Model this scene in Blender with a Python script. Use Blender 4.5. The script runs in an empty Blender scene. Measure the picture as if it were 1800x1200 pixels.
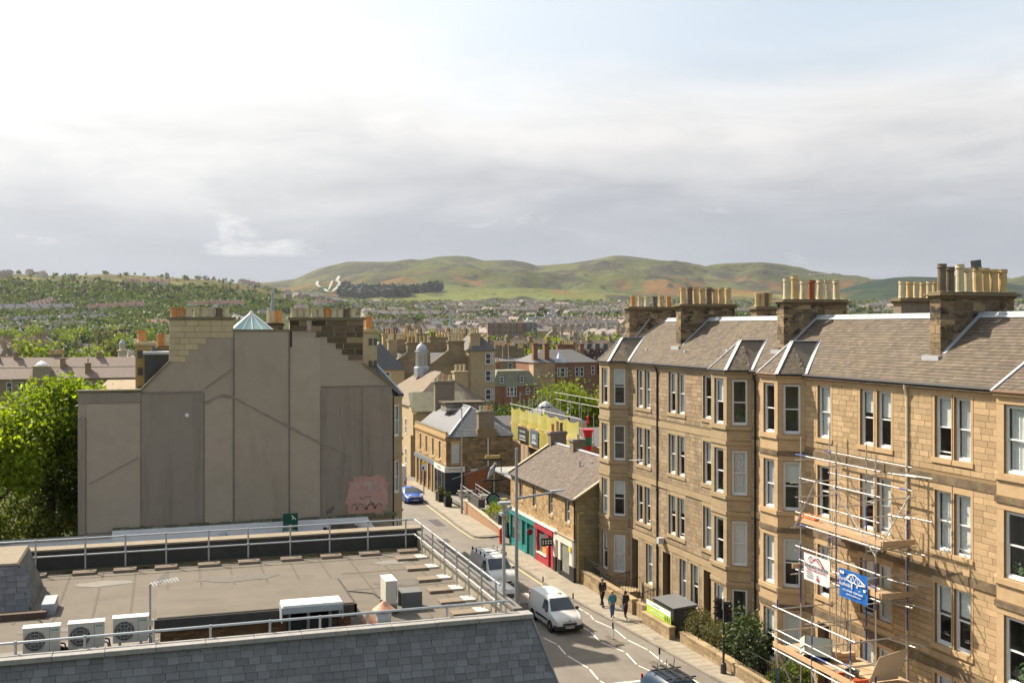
import bpy, math, random
import numpy as np
from mathutils import Vector, Matrix
random.seed(7); NR = np.random.default_rng(7)
SC = bpy.context.scene; COL = SC.collection; R = math.radians
# ------------------------------------------------------------------ camera, sky, sun, exposure
# x runs across the street (to the right), y along it (away), z up; street level is 0
CAM_Z = 17.5; YAW = math.atan2(610, 1865)
FWD = (math.sin(YAW), math.cos(YAW)); RGT = (math.cos(YAW), -math.sin(YAW))
cam = bpy.data.cameras.new('camera'); co = bpy.data.objects.new('camera', cam); COL.objects.link(co)
co.location = (0, 0, CAM_Z); co.rotation_euler = (R(90), 0, -YAW)
cam.sensor_width = 36; cam.lens = 37.3; cam.shift_y = -24/1800; cam.clip_end = 20000; cam.clip_start = .5
SC.camera = co
SUN_A, SUN_EL = 57, 43
SDIR = Vector((-math.cos(R(SUN_A))*math.cos(R(SUN_EL)), math.sin(R(SUN_A))*math.cos(R(SUN_EL)), math.sin(R(SUN_EL))))
sl = bpy.data.lights.new('sun', 'SUN'); so = bpy.data.objects.new('sun', sl); COL.objects.link(so)
sl.energy = 5.0; sl.angle = R(.55); sl.color = (1, .885, .73)
so.rotation_euler = (-SDIR).to_track_quat('-Z', 'Y').to_euler(); so.location = (0, 0, 60)
SC.view_settings.view_transform = 'Standard'; SC.view_settings.look = 'None'
SC.view_settings.exposure = 0.90; SC.view_settings.gamma = 1
SC.render.engine = 'CYCLES'; cy = SC.cycles
cy.use_denoising = True; cy.max_bounces = 6; cy.diffuse_bounces = 3; cy.glossy_bounces = 3
cy.transparent_max_bounces = 16; cy.transmission_bounces = 4; cy.caustics_reflective = False; cy.caustics_refractive = False
cy.sample_clamp_indirect = 6; cy.volume_bounces = 0

class NT:
    """small helper to write node trees"""
    def __init__(s, tree): s.t = tree; s.t.nodes.clear()
    def n(s, ty, **kw):
        nd = s.t.nodes.new(ty)
        for k, v in kw.items():
            if k in nd.inputs.keys(): s.put(nd.inputs[k], v)
            else: setattr(nd, k, v)
        return nd
    def put(s, sock, v):
        if isinstance(v, bpy.types.NodeSocket): s.t.links.new(v, sock)
        else: sock.default_value = v
    def m(s, op, a, b=0., c=0., clamp=False):
        nd = s.t.nodes.new('ShaderNodeMath'); nd.operation = op; nd.use_clamp = clamp
        for i, v in enumerate((a, b, c)): s.put(nd.inputs[i], v)
        return nd.outputs[0]
    def mix(s, f, a, b, ty='MIX'):
        nd = s.t.nodes.new('ShaderNodeMix'); nd.data_type = 'RGBA'; nd.blend_type = ty
        s.put(nd.inputs[0], f)
        for i, v in ((6, a), (7, b)): s.put(nd.inputs[i], v if isinstance(v, bpy.types.NodeSocket) else (*v[:3], 1))
        return nd.outputs[2]
    def noise(s, vec, scale, detail=4, rough=.55, dist=0., dim='3D'):
        nd = s.n('ShaderNodeTexNoise'); s.put(nd.inputs['Vector'], vec); nd.inputs['Scale'].default_value = scale
        nd.inputs['Detail'].default_value = detail; nd.inputs['Roughness'].default_value = rough; nd.inputs['Distortion'].default_value = dist
        return nd.outputs['Fac']
    def rng(s, v, a, b, c=0., d=1.):
        nd = s.t.nodes.new('ShaderNodeMapRange'); nd.clamp = True
        for i, q in enumerate((v, a, b, c, d)): s.put(nd.inputs[i], q)
        return nd.outputs[0]
    def ramp(s, f, stops, interp='LINEAR'):
        nd = s.t.nodes.new('ShaderNodeValToRGB'); s.put(nd.inputs[0], f); nd.color_ramp.interpolation = interp
        el = nd.color_ramp.elements
        while len(el) < len(stops): el.new(.5)
        for e, (p, c) in zip(el, stops): e.position = p; e.color = (*c[:3], 1)
        return nd.outputs[0]
    def scale3(s, vec, v3):
        nd = s.t.nodes.new('ShaderNodeVectorMath'); nd.operation = 'MULTIPLY'; s.put(nd.inputs[0], vec); nd.inputs[1].default_value = v3
        return nd.outputs[0]

def make_world():
    w = bpy.data.worlds.new('World'); SC.world = w; w.use_nodes = True
    T = NT(w.node_tree)
    sky = T.n('ShaderNodeTexSky', sky_type='NISHITA'); sky.sun_disc = False
    sky.sun_elevation = R(SUN_EL); sky.sun_rotation = math.atan2(SDIR.x, SDIR.y); sky.air_density = 1.0; sky.dust_density = 1.6
    g = T.n('ShaderNodeTexCoord').outputs['Generated']
    sp = T.n('ShaderNodeSeparateXYZ'); T.put(sp.inputs[0], g); z = sp.outputs[2]
    dn = T.n('ShaderNodeVectorMath', operation='DOT_PRODUCT'); T.put(dn.inputs[0], g); dn.inputs[1].default_value = SDIR
    ds = dn.outputs['Value']
    st = T.scale3(g, (2.2, 2.2, 9.0))
    n1 = T.noise(st, 1.3, 6, .55, .4); n2 = T.noise(T.scale3(g, (5, 5, 16)), 2.4, 7, .6, .5)
    zz = T.m('ADD', z, T.m('ADD', T.m('MULTIPLY', T.m('SUBTRACT', n1, .5), .15), T.m('MULTIPLY', T.m('SUBTRACT', n2, .5), .035)))
    # a bank of stratus over the hills, thinning out above into pale open sky
    bank = T.ramp(T.m('MULTIPLY', zz, 2.0), [(0., (.37, .40, .45)), (.12, (.375, .40, .45)), (.20, (.43, .45, .49)), (.27, (.56, .565, .58)), (.35, (.72, .71, .70)), (.44, (.74, .75, .76)), (.55, (.58, .66, .74))])
    cm = T.rng(zz, .20, .36, 1., .0)
    skyc = T.mix(1., sky.outputs[0], (.105, .105, .105), 'MULTIPLY')
    veil = T.mix(T.rng(zz, .22, .75, .88, .45), skyc, (.56, .645, .73))   # thin high cloud
    base = T.mix(cm, veil, bank)
    # small bright cumulus tops in front of the bank
    p1 = T.noise(T.scale3(g, (9, 9, 22)), 1.0, 6, .6, .3)
    puff = T.m('MULTIPLY', T.rng(p1, .60, .70), T.m('MULTIPLY', T.rng(z, .045, .075), T.rng(z, .13, .09)))
    dk = T.noise(T.scale3(g, (3.2, 3.2, 15)), 1.6, 5, .6, .6)
    base = T.mix(T.m('MULTIPLY', T.rng(dk, .40, .70), T.rng(z, .26, .12, 0, .7)), base, (.33, .355, .395))
    base = T.mix(T.m('MULTIPLY', puff, .6), base, (.80, .80, .78))
    # forward scattering round the sun brightens that side of the veil
    glow = T.m('MULTIPLY', T.m('POWER', T.rng(ds, .38, 1.0), 2.0), T.rng(zz, .05, .25, .16, 1.0))
    base = T.mix(T.m('MULTIPLY', glow, 1.2, clamp=True), base, (1.25, 1.24, 1.19))
    bg = T.n('ShaderNodeBackground'); T.put(bg.inputs[0], base); bg.inputs[1].default_value = .655
    o = T.n('ShaderNodeOutputWorld'); T.put(o.inputs[0], bg.outputs[0])
make_world(); SC.world.cycles.sampling_method = 'MANUAL'; SC.world.cycles.sample_map_resolution = 256
cy.adaptive_threshold = .03

# ------------------------------------------------------------------ materials
MATS = {}
def M(name, col, rough=.8, var=.18, scale=2.5, bump=0., bscale=30., metal=0., isl=0., col2=None, stain=0., stcol=(.05, .045, .04), stscale=(.5, .5, .5), spec=.35, coat=0., trans=0., emit=0.):
    """principled surface; var: mottling, isl: tone change from piece to piece, stain: weathering in patches of its own"""
    if name in MATS: return MATS[name]
    m = bpy.data.materials.new(name); m.use_nodes = True; T = NT(m.node_tree)
    pos = T.n('ShaderNodeNewGeometry'); P = pos.outputs['Position']
    c = (*col, 1)
    cs = None
    if var or isl:
        nz = T.noise(P, scale, 5, .6)
        f = T.m('MULTIPLY_ADD', T.m('SUBTRACT', nz, .5), var*2.4, 1.0)
        if isl:
            oi = T.n('ShaderNodeObjectInfo').outputs['Random']
            rd = T.m('FRACT', T.m('ADD', pos.outputs['Random Per Island'], oi))
            f = T.m('MULTIPLY', f, T.m('MULTIPLY_ADD', T.m('SUBTRACT', rd, .5), isl*2, 1.0))
            if col2:
                rd2 = T.m('FRACT', T.m('MULTIPLY', rd, 7.31))
                cs = T.mix(T.rng(rd2, .35, .95), col, col2)
        elif col2:
            cs = T.mix(T.rng(T.noise(P, scale*.35, 4, .6), .38, .62), col, col2)
        src = cs if cs is not None else c
        mm = T.n('ShaderNodeVectorMath', operation='SCALE'); T.put(mm.inputs[0], src if cs is not None else col); T.put(mm.inputs['Scale'], f)
        cs = mm.outputs[0]
    if stain:
        s1 = T.noise(T.scale3(P, stscale), 1.0, 6, .65, .3)
        cs = T.mix(T.m('MULTIPLY', T.rng(s1, .48, .72), stain), cs if cs is not None else col, stcol)
    b = T.n('ShaderNodeBsdfPrincipled'); T.put(b.inputs['Base Color'], cs if cs is not None else c)
    b.inputs['Roughness'].default_value = rough; b.inputs['Metallic'].default_value = metal
    b.inputs['Specular IOR Level'].default_value = spec; b.inputs['Coat Weight'].default_value = coat; b.inputs['Coat Roughness'].default_value = .06
    if emit: b.inputs['Emission Color'].default_value = c; b.inputs['Emission Strength'].default_value = emit
    if bump:
        bn = T.n('ShaderNodeBump'); bn.inputs['Strength'].default_value = min(1, bump); bn.inputs['Distance'].default_value = .02
        T.put(bn.inputs['Height'], T.noise(P, bscale, 4, .6)); T.put(b.inputs['Normal'], bn.outputs[0])
    sh = b.outputs[0]
    if trans:
        tr = T.n('ShaderNodeBsdfTranslucent'); T.put(tr.inputs[0], T.mix(1., cs if cs is not None else col, (1.15, 1.15, .5), 'MULTIPLY'))
        mx = T.n('ShaderNodeMixShader'); mx.inputs[0].default_value = trans; T.put(mx.inputs[1], sh); T.put(mx.inputs[2], tr.outputs[0]); sh = mx.outputs[0]
    o = T.n('ShaderNodeOutputMaterial'); T.put(o.inputs[0], sh)
    MATS[name] = m
    return m
def MG(name='glass', tint=(.90, .93, .94), ior=1.55, fog=0.):
    """clear pane: see-through with mirror reflections that grow at grazing angles"""
    if name in MATS: return MATS[name]
    m = bpy.data.materials.new(name); m.use_nodes = True; T = NT(m.node_tree)
    lw = T.n('ShaderNodeLayerWeight'); f5 = T.m('MULTIPLY_ADD', T.m('POWER', lw.outputs['Facing'], 4.2), .94, .055)
    t = T.n('ShaderNodeBsdfTransparent'); t.inputs[0].default_value = (*tint, 1)
    g = T.n('ShaderNodeBsdfGlossy'); g.inputs['Roughness'].default_value = .02; g.inputs[0].default_value = (.9, .93, 1, 1)
    a = T.n('ShaderNodeMixShader'); T.put(a.inputs[0], f5); T.put(a.inputs[1], t.outputs[0]); T.put(a.inputs[2], g.outputs[0])
    o = T.n('ShaderNodeOutputMaterial'); T.put(o.inputs[0], a.outputs[0]); MATS[name] = m
    return m
def MNET(name, col, op=.75):
    """fine mesh netting: woven cover with see-through holes"""
    if name in MATS: return MATS[name]
    m = bpy.data.materials.new(name); m.use_nodes = True; T = NT(m.node_tree)
    P = T.n('ShaderNodeNewGeometry').outputs['Position']; nz = T.noise(P, 1.2, 5, .6)
    c = T.mix(nz, col, tuple(v*.75 for v in col))
    d = T.n('ShaderNodeBsdfDiffuse'); T.put(d.inputs[0], c); l = T.n('ShaderNodeBsdfTranslucent'); T.put(l.inputs[0], c)
    a = T.n('ShaderNodeMixShader'); a.inputs[0].default_value = .45; T.put(a.inputs[1], d.outputs[0]); T.put(a.inputs[2], l.outputs[0])
    t = T.n('ShaderNodeBsdfTransparent'); b = T.n('ShaderNodeMixShader'); T.put(b.inputs[0], T.rng(nz, .2, .8, op-.12, op+.1)); T.put(b.inputs[1], t.outputs[0]); T.put(b.inputs[2], a.outputs[0])
    o = T.n('ShaderNodeOutputMaterial'); T.put(o.inputs[0], b.outputs[0]); MATS[name] = m
    return m

# ------------------------------------------------------------------ mesh collector
class MB:
    def __init__(s): s.v = []; s.f = []
    def add(s, vs, fs):
        k = len(s.v); s.v += [tuple(v) for v in vs]; s.f += [tuple(i+k for i in f) for f in fs]; return s
    def poly(s, *vs): return s.add(vs, [tuple(range(len(vs)))])
    def box(s, x0, x1, y0, y1, z0, z1):
        return s.hexa([(x0,y0,z0),(x1,y0,z0),(x1,y1,z0),(x0,y1,z0),(x0,y0,z1),(x1,y0,z1),(x1,y1,z1),(x0,y1,z1)])
    def hexa(s, p): return s.add(p, [(3,2,1,0),(4,5,6,7),(0,1,5,4),(1,2,6,5),(2,3,7,6),(3,0,4,7)])
    def prism(s, pts, axis, a, b):
        """2D outline pts extruded along axis from a to b"""
        def p3(p, t): return {'x': (t, p[0], p[1]), 'y': (p[0], t, p[1]), 'z': (p[0], p[1], t)}[axis]
        n = len(pts); vs = [p3(p, a) for p in pts]+[p3(p, b) for p in pts]
        return s.add(vs, [tuple(range(n-1, -1, -1)), tuple(range(n, 2*n))]+[(i, (i+1) % n, n+(i+1) % n, n+i) for i in range(n)])
    def tube(s, p0, p1, r, n=6, r1=None, cap=True):
        p0 = Vector(p0); p1 = Vector(p1); d = p1-p0
        if d.length < 1e-6: return s
        q = d.to_track_quat('Z', 'Y'); r1 = r if r1 is None else r1; vs = []
        for p, rr in ((p0, r), (p1, r1)):
            for i in range(n):
                a = 2*math.pi*i/n; vs.append(p+q @ Vector((rr*math.cos(a), rr*math.sin(a), 0)))
        fs = [(i, (i+1) % n, n+(i+1) % n, n+i) for i in range(n)]
        if cap: fs += [tuple(range(n-1, -1, -1)), tuple(range(n, 2*n))]
        return s.add(vs, fs)
    def path(s, pts, r, n=6):
        for a, b in zip(pts, pts[1:]): s.tube(a, b, r, n)
        return s
    def lathe(s, c, prof, n=12, sx=1., sy=1.):
        """prof: list of (radius, height) from the bottom up"""
        vs = [(c[0]+sx*r*math.cos(2*math.pi*i/n), c[1]+sy*r*math.sin(2*math.pi*i/n), c[2]+h) for r, h in prof for i in range(n)]
        fs = [(j*n+i, j*n+(i+1) % n, (j+1)*n+(i+1) % n, (j+1)*n+i) for j in range(len(prof)-1) for i in range(n)]
        fs += [tuple(range(n-1, -1, -1)), tuple(range((len(prof)-1)*n, len(prof)*n))]
        return s.add(vs, fs)
    def mesh(s, name, mat, smooth=False):
        me = bpy.data.meshes.new(name); me.from_pydata(s.v, [], s.f)
        if mat: me.materials.append(mat)
        if smooth: me.polygons.foreach_set('use_smooth', [True]*len(me.polygons))
        me.update(); return me
    def build(s, name, mat, parent=None, smooth=False, bevel=0., **kw):
        o = put(name, s.mesh(name, mat, smooth), parent, **kw)
        if bevel:
            b = o.modifiers.new('bevel', 'BEVEL'); b.width = bevel; b.segments = 2; b.limit_method = 'ANGLE'
        return o

WORLD_INV = {}
def put(name, data, parent=None, loc=None, rot=None, scale=None, label=None, cat=None, group=None, kind=None, local=False):
    """link one object; children of a thing are given in world coordinates unless local"""
    o = bpy.data.objects.new(name, data); COL.objects.link(o)
    if parent is not None:
        o.parent = parent
        if not local and parent.name in WORLD_INV: o.matrix_parent_inverse = WORLD_INV[parent.name]
    if loc is not None: o.location = loc
    if rot is not None: o.rotation_euler = rot
    if scale is not None: o.scale = scale
    tag(o, label, cat, group, kind); return o
def tag(o, label=None, cat=None, group=None, kind=None):
    if label: o['label'] = label
    if cat: o['category'] = cat
    if group: o['group'] = group
    if kind: o['kind'] = kind
    return o
def thing(name, loc, label, cat, group=None, rz=0., world=True):
    """an Empty at the base of a thing; world=True: its parts are written in world coordinates"""
    o = put(name, None, loc=loc, label=label, cat=cat, group=group); o.empty_display_size = .3
    o.rotation_euler = (0, 0, rz)
    if world: WORLD_INV[o.name] = (Matrix.Translation(Vector(loc)) @ Matrix.Rotation(rz, 4, 'Z')).inverted()
    return o
def dup(o, parent=None, **kw):
    c = o.copy(); COL.objects.link(c)
    if parent is not None: c.parent = parent
    for ch in o.children: dup(ch, c)
    if kw.get('loc'): c.location = kw['loc']
    if kw.get('rz') is not None: c.rotation_euler = (0, 0, kw['rz'])
    if kw.get('scale'): c.scale = kw['scale']
    tag(c, kw.get('label'), None, kw.get('group')); return c
def text(name, body, size, mat, parent, loc, rot, ext=.004, align='CENTER', sx=1.0, local=False):
    cu = bpy.data.curves.new(name, 'FONT'); cu.body = body; cu.size = size; cu.extrude = ext; cu.align_x = align; cu.align_y = 'CENTER'; cu.resolution_u = 3
    cu.materials.append(mat); o = put(name, cu, parent, loc=loc, rot=rot, scale=(sx, 1, 1), local=local); TEXTS.append(o); return o
TEXTS = []
def prow(x, y, z):
    """picture position of a point in photograph pixels, used only to leave out what nothing could see"""
    d = FWD[0]*x+FWD[1]*y; return (900+1865*(RGT[0]*x+RGT[1]*y)/d, 576+1865*(CAM_Z-z)/d, d)
def lerp(a, b, t): return a+(b-a)*t
# ------------------------------------------------------------------ land
_TAB = {}
def vnoise(x, y, seed=0):
    x = np.asarray(x, float); y = np.asarray(y, float)
    if seed not in _TAB: _TAB[seed] = np.random.default_rng(seed).random((64, 64))
    tab = _TAB[seed]; xi = np.floor(x).astype(int); yi = np.floor(y).astype(int)
    fx = x-xi; fy = y-yi; fx = fx*fx*(3-2*fx); fy = fy*fy*(3-2*fy)
    g = lambda a, b: tab[a % 64, b % 64]
    return (g(xi, yi)*(1-fx)+g(xi+1, yi)*fx)*(1-fy)+(g(xi, yi+1)*(1-fx)+g(xi+1, yi+1)*fx)*fy
def fbm(x, y, seed=0, o=4):
    return sum(vnoise(x*2**i, y*2**i, seed+i)/2**i for i in range(o))/sum(1/2**i for i in range(o))-.5
def polar(p, d):
    """point at distance d along the compass bearing p (bearings counted like photograph columns)"""
    t = (p-900)/1865; return d*(FWD[0]+RGT[0]*t), d*(FWD[1]+RGT[1]*t)
def bearing(x, y):
    d = FWD[0]*x+FWD[1]*y; return 900+1865*(RGT[0]*x+RGT[1]*y)/np.maximum(d, 1e-3), d
GZ = ([0, 180, 300, 600, 900, 1500, 2600, 9000], [-.06, -.06, -1, 2, 8, 34, 78, 90])
B_P = [-900, 0, 50, 120, 180, 240, 300, 380, 430, 470, 520, 580, 680, 3000]
B_Y = [476, 480, 483, 485, 482, 484, 488, 492, 500, 509, 523, 533, 540, 545]
P_P = [200, 400, 475, 520, 560, 610, 660, 700, 740, 770, 800, 825, 850, 870, 900, 925, 945, 1000, 1040, 1080, 1105, 1150, 1200, 1240, 1290, 1340, 1400, 1450, 1520, 1560, 1700, 2400]
P_Y = [505, 500, 496, 490, 472, 460, 460, 461, 457, 451, 449.5, 451, 458, 457.5, 457, 461, 467, 463, 457, 449, 450, 456, 463, 470.5, 467, 466, 472, 485, 490, 491, 494, 500]
W_P = [1380, 1450, 1490, 1530, 1570, 1600, 1640, 1700, 1760, 1830, 2400]
W_Y = [532, 520, 505, 494, 488, 486, 487, 490, 497, 506, 510]
def sstep(t): t = np.clip(t, 0, 1); return t*t*(3-2*t)
def land(x, y):
    p, d = bearing(x, y); d0 = np.hypot(x, y); dd = np.where(d > 0, d, d0)
    z = np.interp(dd, *GZ)
    zr = CAM_Z+(576-np.interp(p, B_P, B_Y))/1865*1750; k = np.where(p < 700, 1, 0)*np.clip((700-p)/120, 0, 1)*(d > 0)
    rise = (zr-np.interp(1750, *GZ))*np.where(d < 1750, sstep((d-620)/1130)**1.25, 1-.5*sstep((d-1750)/900))
    z = z+np.maximum(rise, 0)*k*(1+.22*fbm(x/230, y/230, 3)*np.clip((1700-d)/400, 0, 1))
    return z
def grid_mesh(name, P, mat, **kw):
    n, m, _ = P.shape; v = P.reshape(-1, 3); i = np.arange(n*m).reshape(n, m)
    f = np.stack([i[:-1, :-1], i[:-1, 1:], i[1:, 1:], i[1:, :-1]], -1).reshape(-1, 4)
    me = bpy.data.meshes.new(name); me.from_pydata(v.tolist(), [], f.tolist()); me.materials.append(mat)
    me.polygons.foreach_set('use_smooth', [True]*len(me.polygons)); me.update()
    return put(name, me, **kw)
def hill_mat(name, kind):
    m = bpy.data.materials.new(name); m.use_nodes = True; T = NT(m.node_tree)
    P = T.n('ShaderNodeNewGeometry').outputs['Position']; z = T.n('ShaderNodeSeparateXYZ'); T.put(z.inputs[0], P); z = z.outputs[2]
    if kind == 'moor':
        c = T.mix(T.rng(T.noise(P, .0035, 6, .6), .42, .6), (.068, .083, .024), (.10, .105, .036))
        c = T.mix(T.rng(T.noise(P, .0065, 7, .7, .4), .46, .58), c, (.045, .042, .033))       # heather
        c = T.mix(T.rng(T.noise(P, .02, 5, .6), .55, .8, 0, .6), c, (.15, .155, .055))
        c = T.mix(T.m('MULTIPLY', T.rng(T.noise(T.scale3(P, (1, 1, 2.2)), .0055, 8, .75, .8), .55, .62), T.rng(z, 130, 190)), c, (.034, .034, .030))      # crags and scree
        lo = T.rng(z, 150, 95); g = T.m('MULTIPLY', T.rng(T.noise(P, .0042, 6, .65, .6), .5, .57), T.m('MULTIPLY', T.rng(z, 90, 112), T.rng(z, 205, 150)))
        c = T.mix(T.m('MULTIPLY', lo, T.rng(T.noise(T.scale3(P, (1, .5, 1)), .006, 2, .4), .46, .5)), c, (.14, .155, .042))   # fields
        c = T.mix(T.m('MULTIPLY', g, .7), c, (.20, .095, .035))                                                            # gorse in flower
        c = T.mix(T.m('MULTIPLY', T.rng(T.noise(P, .011, 6, .7, .3), .60, .66), T.rng(z, 280, 180)), c, (.026, .045, .026))   # plantations
    elif kind == 'wood':
        c = T.mix(T.rng(T.noise(P, .004, 6, .6), .5, .62), (.016, .034, .022), (.035, .055, .025))
        c = T.mix(T.m('MULTIPLY', T.rng(z, 235, 275), T.rng(T.noise(P, .003, 4), .5, .55)), c, (.09, .10, .035))
    else:
        c = T.mix(T.rng(T.noise(P, .05, 5, .6), .4, .65), (.05, .065, .02), (.085, .09, .035))
        c = T.mix(T.m('MULTIPLY', T.rng(z, 40, 85), T.rng(T.noise(P, .012, 6, .65, .5), .42, .6)), c, (.125, .09, .042))       # rough heath on the hilltop
        c = T.mix(T.m('MULTIPLY', T.rng(z, 50, 85), T.rng(T.noise(P, .02, 5), .5, .62)), c, (.15, .14, .05))
    b = T.n('ShaderNodeBsdfPrincipled'); T.put(b.inputs['Base Color'], c); b.inputs['Roughness'].default_value = .95; b.inputs['Specular IOR Level'].default_value = .05
    bn = T.n('ShaderNodeBump'); bn.inputs['Strength'].default_value = .9; bn.inputs['Distance'].default_value = 12
    T.put(bn.inputs['Height'], T.noise(P, .03, 6, .7)); T.put(b.inputs['Normal'], bn.outputs[0])
    o = T.n('ShaderNodeOutputMaterial'); T.put(o.inputs[0], b.outputs[0]); return m
def make_land():
    az = np.concatenate([np.linspace(-180, -60, 14), np.linspace(-58, 50, 200), np.linspace(54, 180, 14)])
    d = np.concatenate([[0], np.geomspace(8, 160, 14), np.geomspace(180, 3000, 70), [4000, 6000, 9000]])
    A, D = np.meshgrid(np.radians(az)+YAW, d); x = D*np.sin(A); y = D*np.cos(A)
    grid_mesh('ground', np.stack([x, y, land(x, y)], -1)[:, ::-1], hill_mat('ground_cover', 'low'), kind='structure')
    for name, pp, PP, PY, d0, dr, d1, kind, rel in (('hills', (120, 2000), P_P, P_Y, 2400, 4200, 5200, 'moor', 1.), ('wooded_hill', (1385, 2150), W_P, W_Y, 2500, 3150, 3700, 'wood', .35)):
        p = np.linspace(*pp, 330 if kind == 'moor' else 120); t = np.concatenate([np.linspace(0, 1, 70), np.linspace(1.05, 1.6, 8)])
        Pm, Tm = np.meshgrid(p, t); D = np.where(Tm <= 1, d0+(dr-d0)*Tm, dr+(d1-dr)*(Tm-1)/.6)
        x, y = polar(Pm, D); zr = CAM_Z+(576-np.interp(Pm, PP, PY))/1865*dr; z0 = np.interp(d0, *GZ)
        prof = np.where(Tm <= 1, .62*Tm**1.15+.38*Tm**2.6, 1-.5*(Tm-1)/.6)
        z = z0+(zr-z0)*prof
        nz = fbm(x/420, y/420, 11, 5); rid = .5-np.abs(fbm(x/560, y/560, 21, 4))*2.6
        env = np.clip(Tm/.35, 0, 1)*np.clip((1-Tm)/.16, 0, 1)
        z = z+rel*env*(95*nz+70*rid+44*fbm(x/150, y/150, 31, 4))
        grid_mesh(name, np.stack([x, y, z], -1), hill_mat(name, kind), kind='structure')
    # far dark woods at the foot of the moor and the two pale ski runs
make_land()
def hill_point(p, s):
    """point on the moor slope at bearing p, fraction s of the way up"""
    d = 2400+1800*s; x, y = polar(p, d); zr = CAM_Z+(576-np.interp(p, P_P, P_Y))/1865*4200; z0 = float(np.interp(2400, *GZ))
    z = z0+(zr-z0)*(.62*s**1.15+.38*s**2.6); e = min(1, s/.35)*min(1, max(0, (1-s)/.16))
    nz = float(fbm(np.array([x/420]), np.array([y/420]), 11, 5)[0]); rid = float(.5-abs(fbm(np.array([x/560]), np.array([y/560]), 21, 4)[0])*2.6)
    return Vector((x, y, z+e*(95*nz+70*rid+44*float(fbm(np.array([x/150]), np.array([y/150]), 31, 4)[0]))))
def slope_at(p, py):
    """fraction up the moor where the slope stands at elevation row py seen from the street"""
    for s in np.linspace(.02, 1, 140):
        q = hill_point(p, s)
        if prow(*q)[1] <= py: return s
    return 1.
mpale = M('ski_matting', (.27, .28, .24), .9, .1, .05)
for pts, w in (([(558, 497), (557, 503), (562, 508), (570, 512), (576, 516)], 9), ([(596, 490), (592, 497), (598, 501), (592, 508), (588, 513), (584, 518)], 10), ([(584, 497), (581, 504), (578, 512)], 6)):
    mb = MB(); prev = None
    for (p, py) in pts:
        q = hill_point(p, slope_at(p, py))+Vector((0, 0, 5)); r = Vector((RGT[0], RGT[1], 0))*w*.5
        mb.v += [tuple(q-r), tuple(q+r)]
        if prev is not None: mb.f.append((prev, prev+1, prev+3, prev+2))
        prev = len(mb.v)-2
    mb.build('ski_run', mpale, kind='structure')

# ------------------------------------------------------------------ street
asphalt = M('asphalt', (.172, .152, .126), .88, .16, 1.1, bump=.35, bscale=60, col2=(.205, .182, .152), stain=.30, stcol=(.085, .078, .07), stscale=(.9, .12, 1))
flag = M('paving_flag', (.30, .262, .20), .9, .12, 3, bump=.2, bscale=40, isl=.10, stain=.3, stcol=(.19, .165, .13), stscale=(1.2, .5, 1))
kerbm = M('kerb_granite', (.23, .205, .17), .85, .15, 6, isl=.15)
paint = M('road_paint', (.70, .68, .60), .7, .12, 9, stain=.55, stcol=(.22, .20, .17), stscale=(5, 5, 5))
ypaint = M('yellow_paint', (.60, .49, .22), .7, .15, 9, stain=.45, stcol=(.2, .18, .14), stscale=(4, 4, 4))
tarjoint = M('tar_patch', (.075, .07, .065), .85, .2, 3)
def sheet(mb, pts, z0, z1): return mb.prism(pts, 'z', z0, z1)
road = MB().box(16.4, 60, 8, 330, -.04, 0.).build('road', asphalt, kind='structure')
KERB = [(27.2, 30), (26.3, 42), (25.8, 50.1), (25.3, 58.3), (24.68, 66), (24.6, 74), (24.6, 79.3), (24.9, 80.3), (25.6, 80.8)]
KERB2 = [(27.0, 84.9), (25.6, 84.6), (24.9, 84.75), (24.6, 85.3), (24.55, 88), (24.75, 97), (24.95, 106), (25.1, 125), (25.4, 330)]
def pavement(pts, back, name):
    mb = MB(); sheet(mb, pts+back, -.03, .108); o = mb.build(name, M('pavement_bed', (.20, .178, .14), .9, .15, 2), kind='structure')
    k = MB()
    for a, b in zip(pts, pts[1:]):
        a = Vector((*a, 0)); b = Vector((*b, 0)); L = (b-a).length; n = max(1, int(L/.9)); n = min(n, 60); d = (b-a)/n; w = Vector((d.y, -d.x, 0)).normalized()*.13
        for i in range(n):
            p = a+d*(i+.006); q = a+d*(i+.994)
            k.hexa([p-w*.2, q-w*.2, q+w, p+w, p-w*.2+Vector((0, 0, .122)), q-w*.2+Vector((0, 0, .122)), q+w+Vector((0, 0, .122)), p+w+Vector((0, 0, .122))])
    k.build('kerb_stones', kerbm, o, kind='stuff'); return o
pv = pavement(KERB, [(29.25, 80.8), (29.25, 30)], 'pavement')
pv2 = pavement(KERB2, [(27.4, 330), (27.4, 84.9)], 'pavement_beyond_lane')
MB().box(14.0, 16.4, 40, 300, -.03, .11).build('pavement_opposite', M('pavement_bed', (.2, .178, .14)), kind='structure')
def kx(y): return float(np.interp(y, [p[1] for p in KERB], [p[0] for p in KERB]))
unit = MB().hexa([(-.5,-.5,0),(.5,-.5,0),(.5,.5,0),(-.5,.5,0),(-.485,-.485,1),(.485,-.485,1),(.485,.485,1),(-.485,.485,1)]).mesh('paving_slab', flag)
rest = MB(); cnt = 0
y = 34.0
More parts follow.
